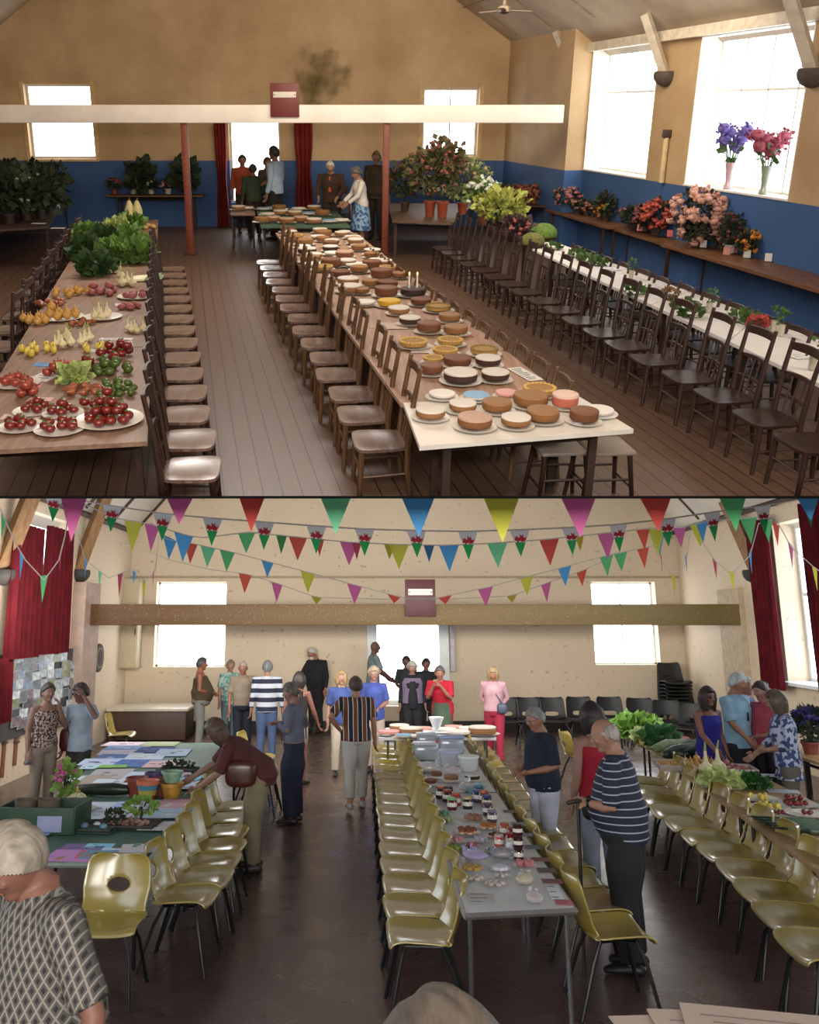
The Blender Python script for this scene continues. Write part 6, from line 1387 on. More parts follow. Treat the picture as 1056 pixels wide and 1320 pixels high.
ARM = {'down': ((.045, -.03, -.27), (.07, .04, -.52)), 'front': ((.06, .0, -.27), (-.09, .21, -.33)), 'hip': ((.17, -.1, -.2), (.03, .05, -.37)), 'face': ((.05, .13, -.23), (-.09, .24, .02)), 'chin': ((.02, .1, -.25), (-.12, .24, -.03)),
       'head': ((.17, .16, -.08), (-.02, .17, .17)), 'reach': ((.05, .16, -.21), (.0, .38, -.34)), 'low': ((.05, .1, -.25), (-.02, .3, -.40)), 'back': ((.06, -.12, -.24), (-.1, -.15, -.43)), 'point': ((.02, .08, -.25), (-.03, .24, -.42)), 'cross': ((.05, .03, -.26), (-.16, .21, -.2)), 'swing': ((.07, .07, -.26), (.09, .2, -.47)), 'swingb': ((.07, -.1, -.25), (.11, -.1, -.5)), 'cane': ((.05, .08, -.26), (.0, .3, -.32))}
def remesh(o, vox, sm=3):
    bake(o, [('REMESH', {'mode': 'VOXEL', 'voxel_size': vox}), ('SMOOTH', {'factor': .5, 'iterations': sm})])
    for f in o.data.polygons: f.use_smooth = True
def person(label, loc, face, H, top, bottom, hair=('short', '#8c8478'), skinc='#a87458', sex='m', lean=0, armR='down', armL='down', head=(0, 0), stride=0, sleeve=.45, hem=.86, legl=1.0, legw=1.0, belly=0, width=1.0, shoes='#2a2624', glasses=None, neck=None, feet=True, vox=.010, seat=False, room='B', extra=None, group=None, collar=None, skirt=None, twist=0):
    """face: heading in radians (0 = away from the camera); lean: forward bend of the upper body; head: (yaw, pitch)"""
    s = H / 1.70
    q = thing('person', label, 'person', room, Vector((loc[0], loc[1], loc[2] if len(loc) > 2 else 0)), face, group)
    sk = skin(skinc); fem = sex == 'f'
    hipz = .93 if not seat else .52
    off = hipz - .93
    piv = Vector((0, -.10 * math.sin(lean), .95 + off))
    RU = rx(-lean) @ rzm(twist)
    def U(p):
        p = Vector(p) + Vector((0, 0, off)); k = max(0, min(1, (p.z - off - .88) / .14)); base = p + Vector((0, -.10 * math.sin(lean) * k, 0))
        r = rx(-lean * k) @ rzm(twist * k); return piv + r @ (p - Vector((0, 0, .95 + off)))
    sw = (.165 if fem else .185) * width
    S = {1: U((sw, -.005, 1.385)), -1: U((-sw, -.005, 1.385))}
    hipx = .085
    # legs
    LEGS = {}
    for sd in (1, -1):
        st = stride * sd
        hp = Vector((sd * hipx, -.10 * math.sin(lean) * .5, hipz - .02))
        if seat: kn = Vector((sd * .12, .42, .5)); an = Vector((sd * .12, .40, .09))
        else:
            an = Vector((sd * (.095 + .01), st * .24, .085 + (.05 if st < 0 else 0) * abs(st))); kn = Vector((sd * .095, st * .13 + .025, .49))
        LEGS[sd] = (hp, kn, an)
    ARMS = {}
    for sd, pose in ((1, armR), (-1, armL)):
        e, w = ARM[pose] if isinstance(pose, str) else pose
        e = Vector((e[0] * sd, e[1], e[2])); w = Vector((w[0] * sd, w[1], w[2]))
        ARMS[sd] = (S[sd], S[sd] + e, S[sd] + w)
    hy, hpit = head
    nk = U((0, -.01, 1.46)); HR = rx(-lean * .45 - hpit).to_4x4(); HR = (rzm(hy).to_4x4() @ HR)
    hc = U((0, .0, 1.47)) + HR.to_3x3() @ Vector((0, .02, .115))
    HM = Matrix.Translation(hc) @ HR
    tw = [(.84, .13, .10, 0), (.90, .165 if fem else .155, .118, 0), (.97, .165 if fem else .15, .115, 0), (1.07, .135 if fem else .15, .105, .0), (1.18, .145 if fem else .165, .112, .01), (1.27, .155 if fem else .178, .122 if fem else .118, .012), (1.35, .155 if fem else .175, .10, 0), (1.41, .10, .075, -.005), (1.46, .06, .06, -.01)]
    def torso(mb, inf=0, z0=0, z1=9, flare=0):
        pts = []; rr = []
        rows = [t for t in tw if z0 + .02 <= t[0] <= z1]
        if z0 > 0:
            nx_ = rows[0]; rows = [(z0, max(nx_[1], .15) + flare, max(nx_[2], .115) + flare, 0)] + rows
        for z, a, b_, yo in rows:
            bb = belly * math.exp(-((z - 1.06) / .13) ** 2)
            k = 1 + (width - 1) * (1 if z < 1.4 else .3)
            p = U((0, yo + bb * .6, z)); pts.append(p); rr.append((a * k + inf + bb * .35, b_ * (1 + (k - 1) * .7) + inf + bb))
        mb.tube(pts, rr, 20, ref=RU @ Vector((1, 0, 0)) if len(pts) else None, round_=False)
    body = MB(); torso(body)
    for sd in (1, -1):
        hp, kn, an = LEGS[sd]
        body.tube([hp + Vector((0, 0, .05)), hp, hp.lerp(kn, .5), kn, kn.lerp(an, .35), an], [.075 * width, .09 * width, .078 * width, .055, .054, .036], 14, round_=True)
        if feet: body.tube([an + Vector((0, -.03, -.035)), an + Vector((0, .06, -.045)), an + Vector((sd * .01, .15, -.055))], [(.035, .03), (.04, .03), (.035, .02)], 10, round_=True)
        a, e, w = ARMS[sd]
        body.tube([a - (a - U((0, 0, 1.37))) * .25, a, a.lerp(e, .5), e, e.lerp(w, .3), w], [.05, .052, .045, .037, .04, .026], 12, round_=True)
    body.tube([nk - (hc - nk) * .3, nk, hc - HR.to_3x3() @ Vector((0, .015, .05))], [.062, .053, .052], 12)
    # head
    def skull(v):
        x, y, z = v
        k = 1 - .22 * max(0, -z) ** 1.3; yy = y * (1 - .16 * max(0, -z) * (1 if y < 0 else -.15))
        return Vector((x * k * (1 - .05 * max(0, y)), yy, z))
    body.ball((0, 0, 0), (.08, .098, .116), 22, 16, skull, HM)
    body.ball((0, .052, -.088), (.032, .034, .026), 10, 8, None, HM)   # chin
    body.tube([HM @ Vector((0, .085, .02)), HM @ Vector((0, .108, -.018)), HM @ Vector((0, .092, -.032))], [.009, .015, .012], 8, round_=True)
    for sx in (-1, 1):
        body.ball((sx * .083, -.005, -.01), (.012, .02, .032), 8, 8, None, HM)
        body.ball((sx * .04, .072, -.02), (.022, .018, .018), 8, 6, None, HM)
    body.ball((0, .082, .035), (.045, .012, .01), 8, 6, None, HM)
    ob = part('body', body, sk, q); remesh(ob, vox, 2)
    # hands
    hb = MB()
    for sd in (1, -1):
        a, e, w = ARMS[sd]; d = (w - e).normalized()
        side = Vector((-sd * .35, 1, 0)); side = (side - d * side.dot(d)); side.normalize() if side.length > .01 else None
        pn = d.cross(side) * sd
        pc = w + d * .05
        hb.tube([w - d * .02, w + d * .02, w + d * .06, w + d * .095], [(.024, .02), (.034, .018), (.042, .017), (.038, .014)], 12, ref=side, round_=True)
        for k, L in enumerate((.072, .08, .076, .06)):
            b0 = w + d * .09 + side * (.027 - k * .018); c1 = b0 + d * L * .5 + pn * .010; c2 = c1 + (d * .7 + pn * .7) * L * .5
            hb.tube([b0 - d * .02, b0, c1, c2], [.0095, .0092, .0085, .007], 7, round_=True)
        t0 = w + d * .03 + side * .03; hb.tube([t0 - side * .01, t0 + (d * .5 + side * .6) * .03, t0 + (d * .85 + side * .35 + pn * .4) * .06], [.013, .0115, .009], 7, round_=True)
    # join the hands to the body mesh: one continuous figure
    bm = bmesh.new(); bm.from_mesh(ob.data); hm = hb.mesh('hands', sk); bm.from_mesh(hm); bm.to_mesh(ob.data); bm.free(); bpy.data.meshes.remove(hm)
    for f in ob.data.polygons: f.use_smooth = True
    # clothes
    tm = top if not isinstance(top, str) else M(top, .85, .12, 7, name='cloth')
    bmt = bottom if not isinstance(bottom, str) else M(bottom, .85, .12, 5, name='trouser_cloth')
    sb = MB(); inf = .022
    torso(sb, inf, hem, 1.415 if sleeve > 0 else 1.36, .015 if hem < .84 else 0)
    if sleeve > 0:
        for sd in (1, -1):
            a, e, w = ARMS[sd]; pts = [a - (a - U((0, 0, 1.36))) * .45, a]; rr = [.068, .070]
            if sleeve <= .5: pts += [a.lerp(e, sleeve), a.lerp(e, sleeve * 2 * .98)]; rr += [.064, .066]
            else: pts += [a.lerp(e, .6), e, e.lerp(w, (sleeve - .5) * 2)]; rr += [.056, .052, .044]
            sb.tube(pts, rr, 14)
        sb.tube([U((0, -.002, 1.33)), U((0, -.005, 1.39)), U((0, -.012, 1.45))], [(.17, .11), (.14, .09), (.072, .068)], 16, ref=RU @ Vector((1, 0, 0)))
    else:
        for sd in (1, -1): sb.tube([U((sd * .085, .09, 1.30)), U((sd * .09, .03, 1.415)), U((sd * .085, -.08, 1.32))], [.017] * 3, 8)
    so = part('top', sb, tm, q); remesh(so, .012, 4)
    if skirt:
        bb = MB(); pts = [U((0, 0, 1.0)), Vector((0, -.03 * math.sin(lean), .88)), Vector((0, 0, .7)), Vector((0, .01, skirt))]; bb.tube(pts, [(.16 * width, .125), (.2 * width, .16), (.23 * width, .19), (.27 * width, .22)], 22, ref=(1, 0, 0)); bo = part('skirt', bb, bmt, q); remesh(bo, .014, 3)
    else:
        bb = MB(); rows = [t for t in tw if t[0] < 1.02]
        bb.tube([U((0, t[3] + belly * .3, t[0])) for t in rows], [(t[1] * width + .016 + belly * .2, t[2] + .018 + belly * .5) for t in rows], 20, ref=(1, 0, 0))
        for sd in (1, -1):
            hp, kn, an = LEGS[sd]; n_ = [hp + Vector((0, 0, .04)), hp + Vector((0, 0, -.03)), hp.lerp(kn, .5), kn]; r_ = [.085 * width, .102 * width, .092 * width * legw, .074 * legw]
            if legl > .55: n_ += [kn.lerp(an, .5 * (legl - .5) * 2), kn.lerp(an, (legl - .5) * 2 * .98)]; r_ += [.07 * legw, .064 * legw]
            else: n_[-1] = hp.lerp(kn, legl * 2)
            bb.tube(n_, r_, 16)
        bo = part('trousers', bb, bmt, q); remesh(bo, .012, 4)
    if feet:
        for sd in (1, -1):
            hp, kn, an = LEGS[sd]; mb = MB(); z = an.z
            mb.tube([an + Vector((0, -.055, -.04)), an + Vector((0, -.01, -.035)), an + Vector((0, .07, -.045)), an + Vector((sd * .012, .17, -.058))], [(.036, .04), (.042, .046), (.048, .036), (.04, .024)], 12, ref=(1, 0, 0), round_=True)
            part('shoe', mb, M(shoes, .5, .1), q)
    # hair
    st, hcol = hair
    if st != 'bald':
        rr = random.Random(int(H * 1000) + len(label))
        def hf(v):
            x, y, z = v; sv = skull(v); t = (y + 1) / 2
            th = -.7 + 1.22 * t + .15 * max(0, y)
            if st in ('bob', 'long'): th = (.48 if y > .42 and abs(x) < .62 else -1.2)
            if st == 'curly': th = -.5 + 1.0 * t
            if st == 'mop': th = -.85 + 1.28 * t ** 1.3
            hairy = z > th; am = z - th
            if st == 'fringe': am = min(z - th, .42 + (-.1 if y > 0 else .15) - z, .45 - y); hairy = am > 0
            if st in ('bob', 'long') and th > 0: am = max(z - .48, (abs(x) - .62) * 1.2); hairy = am > 0
            w_ = max(0, min(1, am / .14 + .35)); w_ = w_ * w_ * (3 - 2 * w_)
            k = {'short': .017, 'bob': .024, 'long': .024, 'curly': .03, 'mop': .02, 'fringe': .012, 'thin': .009, 'bun': .016, 'tail': .016}[st]
            e = sv.normalized()
            ad = -.014 + (.014 + k * (1 + .25 * math.sin(x * 9 + y * 5) * math.sin(y * 7 + x * 3) + .05 * math.sin(z * 17 + x * 11))) * w_
            p = Vector((sv.x * .08, sv.y * .098, sv.z * .116)) + e * ad
            if st in ('bob', 'long') and z < -.1 and hairy: p.z -= (.05 if st == 'bob' else .11) * min(1, (-z - .1) * 1.6); p.x *= 1.12; p.y = p.y * .98 - .006
            return p
        mb = MB(); mb.ball((0, 0, 0), (1, 1, 1), 72 if vox < .009 else 40, 60 if vox < .009 else 30, hf, HM)
        if st == 'bun': mb.ball((0, -.1, .05), (.04, .035, .04), 12, 8, None, HM)
        if st == 'tail': mb.tube([HM @ Vector((0, -.1, .0)), HM @ Vector((0, -.14, -.03)), HM @ Vector((0, -.13, -.11)), HM @ Vector((0, -.11, -.16))], [.028, .03, .025, .01], 10, round_=True)
        part('hair', mb, hairmat(hcol), q)
    if st == 'beard' : pass
    # face
    for sx in (-1, 1):
        e_ = part('eye', MB().ball((sx * .03, .083, .006), (.0125, .008, .0075), 10, 8, None, HM), M('#a8a49c', .3, 0), q); part('pupil', MB().ball((sx * .03, .0905, .006), (.0055, .003, .0055), 8, 6, None, HM), M('#20140e', .2, 0), e_)
        part('eyebrow', MB().tube([HM @ Vector((sx * .015, .094, .026)), HM @ Vector((sx * .045, .085, .026))], .0035, 5), M(hcol if st != 'bald' else '#8c8478', .8, .1), q)
    part('mouth', MB().ball((0, .084, -.058), (.022, .006, .005), 10, 6, None, HM), M('#8a4a42', .5, 0), q)
    if glasses:
        mb = MB(); mb.tube([HM @ Vector((-.082, -.01, .008)), HM @ Vector((-.072, .082, .010)), HM @ Vector((0, .103, .012)), HM @ Vector((.072, .082, .010)), HM @ Vector((.082, -.01, .008))], .003, 5)
        for sx in (-1, 1): mb.ball((sx * .034, .096, .002), (.026, .006, .017) if glasses == 'sun' else (.022, .003, .015), 12, 8, None, HM)
        part('sunglasses' if glasses == 'sun' else 'glasses', mb, M('#141214' if glasses == 'sun' else '#7c746c', .15, 0, spec=.8, alpha=None if glasses == 'sun' else .5), q)
    if extra: extra(q, U, ARMS, HM, LEGS, S)
    Sm = Matrix.Diagonal((s, s, s, 1)); q.matrix_world = q.matrix_world @ Sm if False else ROOM[room] @ Matrix.Translation(Vector((loc[0], loc[1], loc[2] if len(loc) > 2 else 0))) @ Matrix.Rotation(face, 4, 'Z') @ Sm
    return q
def at(px, py, H, lean=0, room='B', seat=False):
    drop = (1 - math.cos(lean)) * .75 * H / 1.7 + (.41 * H / 1.7 if seat else 0)
    p = fl(room, px, py, H - drop); p.z = 0; return p
def bag(c, x=0, z=.95, y=.12, sz_=(.13, .06, .11), strap=1, name='shoulder_bag', lab=None):
    def f(q, U, ARMS, HM, LEGS, S):
        p = U((x, y, z)); b_ = part(name, MB().ball((p.x, p.y, p.z), sz_, 16, 12, lambda v: Vector((math.copysign(abs(v.x) ** .6, v.x), math.copysign(abs(v.y) ** .7, v.y), math.copysign(abs(v.z) ** .6, v.z)))), M(c, .45, .15), q)
        if strap:
            sd = -1 if x > 0 else 1
            if strap == 2: sd = -sd
            a = U((sd * .09, .03, 1.43)); mb = MB(); mb.tube([p + Vector((0, -.02, sz_[2])), U((x * .5 + sd * .02, .14, 1.22)), a, U((sd * .02, -.12, 1.25)), p + Vector((0, -sz_[1], sz_[2]))], [(.014, .005)] * 5, 6, ref=(1, 0, 0)); part('strap', mb, M(c, .5, .1), b_)
    return f
def FT(px, py, H, off=0):  # heading helper unused
    return at(px, py, H)
PIx = PI
navy = '#1c2438'
# 1 foreground man with white hair
def clutch(q, U, ARMS, HM, LEGS, S):
    w = ARMS[-1][2]; e = ARMS[-1][1]; d = (w - e).normalized()
    part('wristwatch', MB().tube([w - d * .035, w - d * .015], .034, 14), M('#1a1614', .4), q)
    part('key_fob', MB().rbox(w + d * .15, (.03, .02, .09), .006), M('#2a2a30', .2, metal=.5), q)
person('white-haired man in a grey diamond-patterned shirt, head bowed, at the left edge', at(86, 1040, 1.76, .22), 2.2, 1.76, diamond('#54504c', '#8c857c', '#2c2a2c', 22), '#2a2a2c', ('mop', '#a89c8c'), '#94604c', 'm', .22, 'down', ((.12, -.07, -.24), (.15, -.06, -.49)), (.1, .55), sleeve=.46, hem=.72, belly=.08, width=1.2, vox=.008, extra=clutch)
# 2,3 women by the photo display
person('woman in a speckled brown camisole and beige trousers, hand at her mouth', at(62, 881, 1.62), PI + .75, 1.62, blotch('#3a2420', '#a89088', 42, .5), '#8a7a6c', ('short', '#4c4238'), '#9a6a54', 'f', 0, 'down', 'face', (0, .0), sleeve=0, hem=.9, extra=lambda q, U, A, HM, L, S: part('camera', MB().rbox(A[1][2] + Vector((.0, .03, -.13)), (.09, .05, .06), .01), M('#8c8c90', .3, metal=.5), q))
person('woman in a pale grey T-shirt and sunglasses, lifting a hand to her head', at(107, 882, 1.60), PI - .35, 1.60, '#8e98a2', '#2c2624', ('curly', '#3a302c'), '#7c5040', 'f', 0, 'down', 'head', (-.3, .1), glasses='sun', hem=.84, extra=bag('#4a1c20', .17, .98, .06, (.09, .07, .15)))
# 4 bending woman
def brownbag(q, U, ARMS, HM, LEGS, S):
    p = U((.12, .17, 1.04)); p = Vector((-.2, .14, .95)); b_ = part('handbag', MB().ball(p, (.06, .16, .13), 18, 12, lambda v: Vector((math.copysign(abs(v.x) ** .7, v.x), math.copysign(abs(v.y) ** .6, v.y), math.copysign(abs(v.z) ** .6, v.z) ))), M('#4a241c', .3, .2), q)
    part('strap', MB().tube([p + Vector((0, -.12, .15)), S[-1] + Vector((-.03, -.05, .07)), S[-1] + Vector((-.05, .05, .0)), p + Vector((0, .12, .15))], [(.016, .006)] * 4, 6), M('#4a241c', .4), b_)
person('woman in a maroon top bending over the green table with a brown leather bag', fl('B', 327, 1122), PI / 2 + .05, 1.66, '#4c2222', '#7a7058', ('bob', '#5a4636'), '#9a6e58', 'f', .95, 'reach', 'low', (0, .1), sleeve=.5, hem=.82, legw=1.2, width=1.1, shoes='#3a3230', extra=brownbag)
# 5-8 group behind
person('man in a brown sleeveless top with tanned arms standing by the brown chest', at(259, 848, 1.70), -PI / 2 + .15, 1.70, '#4a3c28', '#7c7c78', ('short', '#4c4c4c'), '#a05a3c', 'm', 0, 'front', 'front', (.2, .05), sleeve=0, hem=.84, belly=.1, width=1.08)
person('woman in a patterned pale top with sunglasses on her head, partly hidden', at(297, 851, 1.62), PI + .5, 1.62, blotch('#5c8c88', '#a8b8b0', 16, .5), '#5c7078', ('short', '#8c8068'), '#a87860', 'f', 0, 'down', 'down', hem=.8)
person('older man in a beige polo shirt and navy trousers', at(314, 852, 1.68), PI + .35, 1.68, '#8a7c6c', '#181c2c', ('thin', '#a89c90'), '#a8644c', 'm', 0, 'down', 'front', (-.4, .25), glasses='clear', hem=.86, belly=.05)
person('person seen from behind in a navy and white hooped shirt and jeans', at(345, 852, 1.70), .1, 1.70, stripes('#1c2238', '#b8bcc8', 2, .155, .5), '#46587c', ('short', '#7c7c80'), '#a87860', 'm', 0, 'down', 'down', sleeve=.9, hem=.84, width=1.1)
# 9,10
person('woman with dark bob, black sleeveless top and shorts behind the woman in grey', at(384, 867, 1.62), -.4, 1.62, '#241e22', '#8c7c78', ('bob', '#2c2220'), '#8c5444', 'f', .08, 'swing', 'down', sleeve=0, legl=.35, shoes='#2a2220', hem=.86)
person('young woman with tied hair in a grey top and wide navy trousers', at(380, 880, 1.64), PI * .42, 1.64, '#5c5e70', '#1c2034', ('tail', '#6c6058'), '#9c705c', 'f', .03, 'cross', 'cross', (0, .2), sleeve=.9, hem=.98, legw=1.5, shoes='#241c1c', extra=lambda q, U, A, HM, L, S: part('trouser_strap', MB().tube([U((.1, -.13, 1.0)), U((.05, -.14, 1.25)), U((-.1, -.03, 1.43)), U((-.12, .13, 1.2)), U((-.12, .13, 1.0))], [(.02, .006)] * 5, 6), M('#1c2034', .8), q))
# 11 big man with white beard
def beard(q, U, ARMS, HM, LEGS, S):
    part('beard', MB().ball((0, .055, -.085), (.06, .05, .045), 14, 10, lambda v: v * gnoise(v, 7, .12), HM), M('#c4c0bc', .8, .15, 40), q)
person('big man in black with white hair and beard looking down', at(408, 833, 1.84), PI + .55 - 1.2, 1.84, '#15161c', '#16161c', ('thin', '#cfcac4'), '#a86e58', 'm', .1, 'low', 'down', (-.5, .35), sleeve=.95, hem=.8, width=1.22, belly=.06, extra=beard)
# 12..14
person('blonde woman in a blue top facing the viewer', at(440, 865, 1.60), PI + .1, 1.60, '#3c4e88', '#c4b8a8', ('bob', '#a88c64'), '#b07c68', 'f', 0, 'down', 'down', hem=.84)
def paperR(q, U, ARMS, HM, LEGS, S): part('folded_paper', MB().rbox(ARMS[-1][2] + Vector((.0, .08, -.08)), (.12, .16, .004), .001, ), M('#b0a8a0', .6), q)
person('woman walking away in a brown, navy and white striped blouse and pale trousers', at(459, 873, 1.66), .12, 1.66, stripes('#141a2c', '#c8c0b8', 0, .062, .16, c3='#6a3a1e'), '#b0aca8', ('short', '#4c3a2c'), '#b07a60', 'f', .03, 'down', 'hip', (.1, 0), stride=.7, sleeve=.4, hem=.88, legl=.94, width=1.16, shoes='#a8a4a4', vox=.009)
person('woman in a violet-blue V-neck top with glasses and short white hair', at(482, 860, 1.64), PI + .1, 1.64, '#40509a', '#b0a094', ('curly', '#b8a890'), '#b07c68', 'f', 0, 'down', 'front', glasses='clear', hem=.84)
# doorway people
def atd(px, py, y, room='B'):
    p = dp(room, px, py, y); return (p.x, y, 0), p.z
L1_, H1_ = atd(481, 827, YB - 1.0)
solo('door_step', MB().rbox((0, 0, .09), (1.1, .5, .18), .01), M('#6c6058', .7), 'low grey step at the left side of the bright doorway', 'step', 'B', (L1_[0], L1_[1], 0))
L2_, H2_ = atd(524, 846, YB - 1.3)
person('bald man in a grey shirt at the left side of the bright doorway', (L1_[0], L1_[1], .18), -PI / 2 + .2, min(1.86, H1_ - .18), '#6c7c7c', '#4c4844', ('bald', '#6c5c50'), '#6c4438', 'm', .05, 'low', 'low', glasses='sun')
person('dark-haired person in a dark patterned shirt in front of the doorway', L2_, PI - .3, H2_, '#2a2c34', '#2a2624', ('short', '#2a201c'), '#6c4438', 'f', .0, 'front', 'down')
person('small dark-haired person in black behind the white-haired woman', atd(549, 849, YB - 1.5)[0], PI + .2, atd(549, 849, YB - 1.5)[1], '#1c1e26', '#1c1c20', ('short', '#241c1a'), '#7c5040', 'm')
# 18 old woman, lilac gilet
def apron(q, U, ARMS, HM, LEGS, S):
    part('dark_apron', MB().tube([U((0, .125, 1.28)), U((0, .135, 1.1)), Vector((0, .14, .95)), Vector((0, .14, .8))], [(.05, .045), (.085, .045), (.1, .045), (.1, .045)], 10, ref=(1, 0, 0)), M('#1c2026', .8), q)
    mb = MB()
    part('gilet', MB().tube([U((0, 0, .9)), U((0, 0, 1.07)), U((0, .0, 1.2)), U((0, 0, 1.3)), U((0, 0, 1.385))], [(.225, .155), (.205, .148), (.21, .152), (.218, .155), (.19, .125)], 20, ref=(1, 0, 0)), M('#7c6c88', .8, .1), q)
person('old woman with curly white hair in a lilac gilet over black', at(531, 853, 1.62), PI, 1.62, '#1c1c26', '#2c2c30', ('curly', '#c8c4bc'), '#b07c68', 'f', .02, 'down', 'down', (0, .15), sleeve=.95, width=1.12, extra=apron)
def gapron(q, U, ARMS, HM, LEGS, S): part('green_apron', MB().tube([U((0, .02, 1.08)), Vector((0, -.02, .95)), Vector((0, .0, .75)), Vector((0, .01, .6))], [(.15, .14), (.185, .16), (.19, .17), (.2, .17)], 18, ref=(1, 0, 0)), M('#4c5c4c', .8), q)
person('woman in a bright red top and green apron leaning over, hand on chin', at(569, 860, 1.64, .35), PI - .35, 1.66, '#b81c34', '#b02038', ('short', '#6c6460'), '#b07058', 'f', .35, 'chin', 'chin', (.3, .1), width=1.12, hem=.84, extra=gapron)
person('woman in a pale pink cardigan and red trousers with a navy cross-body bag', at(635, 858, 1.64), PI - .25, 1.64, '#c49aa4', '#96223c', ('bob', '#b89c74'), '#b8745c', 'f', .05, 'back', 'back', (.1, .4), stride=-.8, sleeve=.95, hem=.92, legl=.98, shoes='#1c1a20', extra=bag('#4c5468', -.15, .98, .12, (.09, .05, .09)))
# 21 navy T-shirt woman with white capris
person('older woman in a navy T-shirt and white cropped trousers with hands clasped', at(697, 911, 1.56), PI / 2 + .35, 1.56, '#161c30', '#b4b8cc', ('short', '#8c8a88'), '#a87058', 'f', .06, 'front', 'front', (0, .25), sleeve=.48, hem=.86, legl=.82, width=1.15, belly=.05, glasses='clear', shoes='#6c4038', vox=.009)
# 22, 23
person('dark-haired woman in a red top and light jeans carrying a black bag', at(766, 907, 1.68), PI * .15 - .3, 1.68, '#98142c', '#7c8494', ('bob', '#2a2224'), '#9c6c58', 'f', .02, 'down', 'down', (.3, .1), sleeve=0, hem=.86, shoes='#6c8098', vox=.009, extra=bag('#14161c', -.12, .86, -.16, (.12, .05, .1), 0))
def cane(q, U, ARMS, HM, LEGS, S):
    global CANE; CANE = ARMS[-1][2] + Vector((0, .075, -.005))
    w = ARMS[-1][2] + Vector((0, .08, -.02)); part('wristwatch', MB().tube([ARMS[-1][2] + Vector((0, -.02, .0)), ARMS[-1][2] + Vector((0, .01, 0))], .034, 12), M('#1c1c20', .3), q)
man = person('old man in a navy polo with thin white stripes, leaning on a stick', at(797, 925, 1.70, .08), PI * .36, 1.70, stripes('#161e34', '#98a0b0', 2, .052, .16), '#15161c', ('fringe', '#a49c94'), '#a8785e', 'm', .12, 'down', ((.02, .02, -.28), (-.05, .19, -.27)), (.2, .25), sleeve=.48, hem=.84, legw=1.3, belly=.08, width=1.1, vox=.008, shoes='#1a1a1c', extra=cane)
bpy.context.view_layer.update()
hp_ = man.matrix_world @ CANE
q = thing('walking_stick', 'dark walking stick held by the old man in the striped polo', 'stick', 'B', (hp_.x - .03, hp_.y - .05, 0))
v = Vector((.03, .05, hp_.z)); part('shaft', MB().tube([(0, 0, 0), v], .013, 8), M('#1c1614', .4), q); part('handle', MB().tube([v + Vector((-.07, 0, .0)), v + Vector((0, 0, .015)), v + Vector((.05, 0, 0))], .016, 8, round_=True), M('#2a1e18', .4), q)
# 24..28 right side
person('woman with dark hair and sunglasses in a blue sleeveless dress reaching to the vegetables', at(908, 886, 1.60), PI + .35, 1.60, '#1c1c7c', '#1c1c70', ('long', '#30201c'), '#8c5444', 'f', .05, 'point', 'down', glasses='sun', sleeve=0, hem=.8, skirt=.5)
def hang(q, U, ARMS, HM, LEGS, S): part('hanging_sunglasses', MB().rbox(U((.0, .15, 1.2)), (.04, .02, .1), .008), M('#1c1c1c', .3), q)
person('tall man with white hair in a pale blue short-sleeved shirt', at(944, 867, 1.76), PI + .6, 1.76, '#7fa4bc', '#151820', ('short', '#b8bcc0'), '#a06850', 'm', 0, 'point', 'down', (.5, .25), sleeve=.48, hem=.84, width=1.1, extra=hang)
person('white-haired person in dark blue hidden behind the tall man', at(957, 872, 1.70), PI + .8, 1.70, '#3c4c78', '#2c3040', ('short', '#b8b8b8'), '#a87860', 'm')
person('woman in a salmon-pink top with her dark hair in a bun', at(983, 878, 1.66), PI * .62, 1.66, '#a84858', '#241c20', ('bun', '#3a2a24'), '#b07868', 'f', 0, 'front', 'front', (.0, .2), width=1.15, belly=.04)
person('woman in a blue and white floral blouse with shoulder-length brown hair', at(1006, 890, 1.64), PI * .42, 1.64, blotch('#34406c', '#a8b0c8', 17, .5), '#5c5850', ('bob', '#5c4c3c'), '#a87860', 'f', .02, 'low', 'front', (.0, .25), sleeve=.75, hem=.74, width=1.08)
# foreground head
p = dp('B', 575, 1316, 1.36); zt = p.z
person('grey-haired person at the bottom edge, only the top of the head showing', (p.x, 1.36, 0), .1, zt + .01, '#3c3c44', '#2c2c30', ('short', '#54493f'), '#9c6a54', 'm', 0, 'down', 'down', vox=.009)

# ---- people of the old hall
PA_ = dict(room='A', vox=.014)
person('elderly man with white hair in a brown suit and orange tie at the back tables', atd(427, 208, YA - 3.4, 'A')[0], PI - .2, atd(427, 206, YA - 3.4, 'A')[1], '#3a2418', '#2a1c14', ('thin', '#cfc8bc'), '#b08060', 'm', .1, 'low', 'low', (0, .3), sleeve=.95, width=1.15, extra=lambda q, U, A, HM, L, S: part('tie', MB().tube([U((0, .13, 1.4)), U((0, .145, 1.25)), U((0, .15, 1.1))], [(.015, .01), (.025, .01), (.03, .01)], 8, ref=(1, 0, 0)), M('#b8501c', .6), q), **PA_)
person('woman with grey hair in a long white cardigan and blue skirt by the cake table', atd(466, 216, YA - 4.2, 'A')[0], PI * .6, atd(466, 216, YA - 4.2, 'A')[1] + .02, '#dcd6d0', blotch('#3c5a8c', '#8cb0d4', 14, .5), ('curly', '#6c6864'), '#a87860', 'f', .14, 'low', 'low', (0, .3), sleeve=.95, hem=.72, skirt=.42, **PA_)
person('man in a dark brown coat standing behind the red post', atd(486, 195, YA - 2.4, 'A')[0], PI - .4, atd(486, 195, YA - 2.4, 'A')[1], '#3a2a1c', '#2c2018', ('short', '#7c5c40'), '#9c6c50', 'm', 0, sleeve=.95, hem=.8, width=1.1, **PA_)
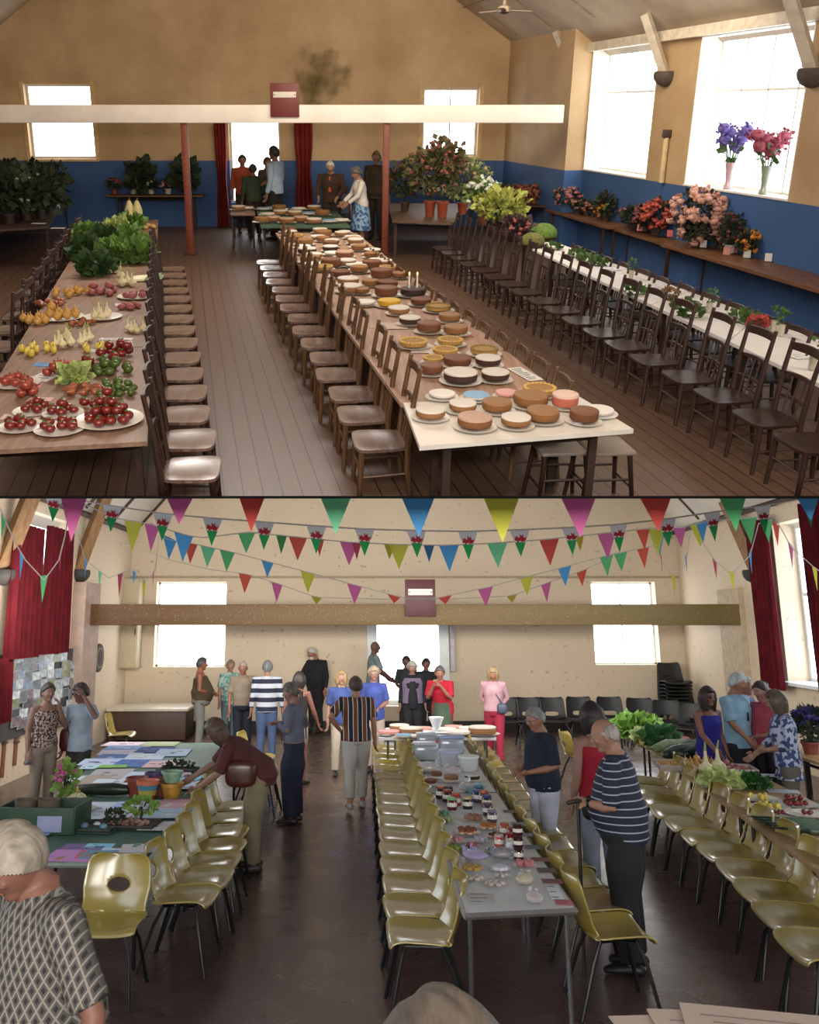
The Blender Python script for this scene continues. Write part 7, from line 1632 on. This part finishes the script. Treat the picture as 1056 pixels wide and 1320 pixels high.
person('man in a light blue shirt and black trousers standing by the back window', atd(354, 189, YA - 2.6, 'A')[0], PI * .35, atd(354, 189, YA - 2.6, 'A')[1], '#94a8bc', '#1c1614', ('short', '#241a14'), '#8c5c44', 'm', 0, 'front', 'down', sleeve=.95, **PA_)
person('person in an orange-red top at the far left of the back window', atd(312, 200, YA - 1.2, 'A')[0], PI + .2, atd(312, 200, YA - 1.2, 'A')[1], '#a04828', '#3c2c24', ('short', '#3a2818'), '#9c6448', 'm', 0, sleeve=.8, **PA_)
person('person in a dark green jumper with their back to the hall before the bright window', atd(326, 212, YA - 2.2, 'A')[0], .2, atd(326, 212, YA - 2.2, 'A')[1], '#2a3824', '#241c18', ('short', '#3a2a20'), '#8c5c44', 'm', .1, sleeve=.95, width=1.1, **PA_)
person('person in a dark brown top behind the man in light blue', atd(344, 203, YA - 1.1, 'A')[0], PI + .6, atd(344, 203, YA - 1.1, 'A')[1], '#4c3426', '#2c2018', ('short', '#4c3424'), '#9c6448', 'f', 0, **PA_)
person('woman with dark hair in a white top sitting left of the doorway table', at(292, 222, 1.60, 0, 'A', True), -PI / 2 - .3, 1.60, '#a8a098', '#5c6478', ('long', '#3a241c'), '#9c6c54', 'f', .1, 'low', 'low', sleeve=.8, seat=True, **PA_)
q = thing('wooden_chair', 'dark wooden chair under the seated woman by the doorway', 'chair', 'A', at(292, 222, 1.60, 0, 'A', True), -PI / 2 - .3)
part('seat', MB().rbox((0, .0, .40), (.42, .42, .04), .01), wm_dark, q)
for sx in (-1, 1):
    for sy in (-1, 1): part('leg', MB().tube([(sx * .18, sy * .18, .38), (sx * .19, sy * .19, 0)], .02, 8), wm_dark, q)
person('child with brown hair in a blue top beside the man in the brown suit', atd(443, 238, YA - 3.0, 'A')[0], PI, atd(443, 238, YA - 3.0, 'A')[1], '#4c5470', '#3c3430', ('bob', '#4c3424'), '#a87458', 'f', **PA_)
# ------------------------------------------------------------ trim what the deck between the halls cuts off
bpy.context.view_layer.update()
def cutplane(room, row):
    d1 = ray(room, 0, row); d2 = ray(room, 1056, row); n = d2.cross(d1).normalized()
    if n.z < 0: n = -n
    R = ROOM[room]; return R @ Vector((0, 0, CH[room])), (R.to_3x3() @ n).normalized()
cuts = {'A': cutplane('A', 639.4), 'B': cutplane('B', 642.6)}
ICAM = None
def trim_all():
    invA = MA_.inverted()
    for o in list(bpy.data.objects):
        if o.type != 'MESH' or o.name.startswith('ceiling_deck'): continue
        root = o
        while root.parent: root = root.parent
        room = root.get('_room')
        P, N = cuts[room]; sg = 1 if room == 'A' else -1
        mw = o.matrix_world
        bb = [sg * ((mw @ Vector(c)) - P).dot(N) for c in o.bound_box]
        if min(bb) >= 0: continue
        if max(bb) <= 0:
            me = o.data; bpy.data.objects.remove(o); continue
        me = o.data.copy() if o.data.users > 1 else o.data; o.data = me
        bm = bmesh.new(); bm.from_mesh(me); iv = mw.inverted()
        lp = iv @ P; ln = (mw.to_3x3().transposed() @ N).normalized()
        r = bmesh.ops.bisect_plane(bm, geom=bm.verts[:] + bm.edges[:] + bm.faces[:], plane_co=lp, plane_no=ln, clear_inner=(sg > 0), clear_outer=(sg < 0))
        ed = [g for g in r['geom_cut'] if isinstance(g, bmesh.types.BMEdge)]
        if ed and len(bm.faces) < 60000:
            try: bmesh.ops.holes_fill(bm, edges=ed, sides=0)
            except Exception: pass
        nf = len(bm.faces); bm.to_mesh(me); bm.free()
        if nf == 0: bpy.data.objects.remove(o)
for o in bpy.data.objects:
    if o.parent is None: 
        m3 = o.matrix_world.to_3x3().normalized()
        o['_room'] = 'A' if m3.col[2].y < -.3 else 'B'
trim_all()
for o in bpy.data.objects:
    if '_room' in o: del o['_room']
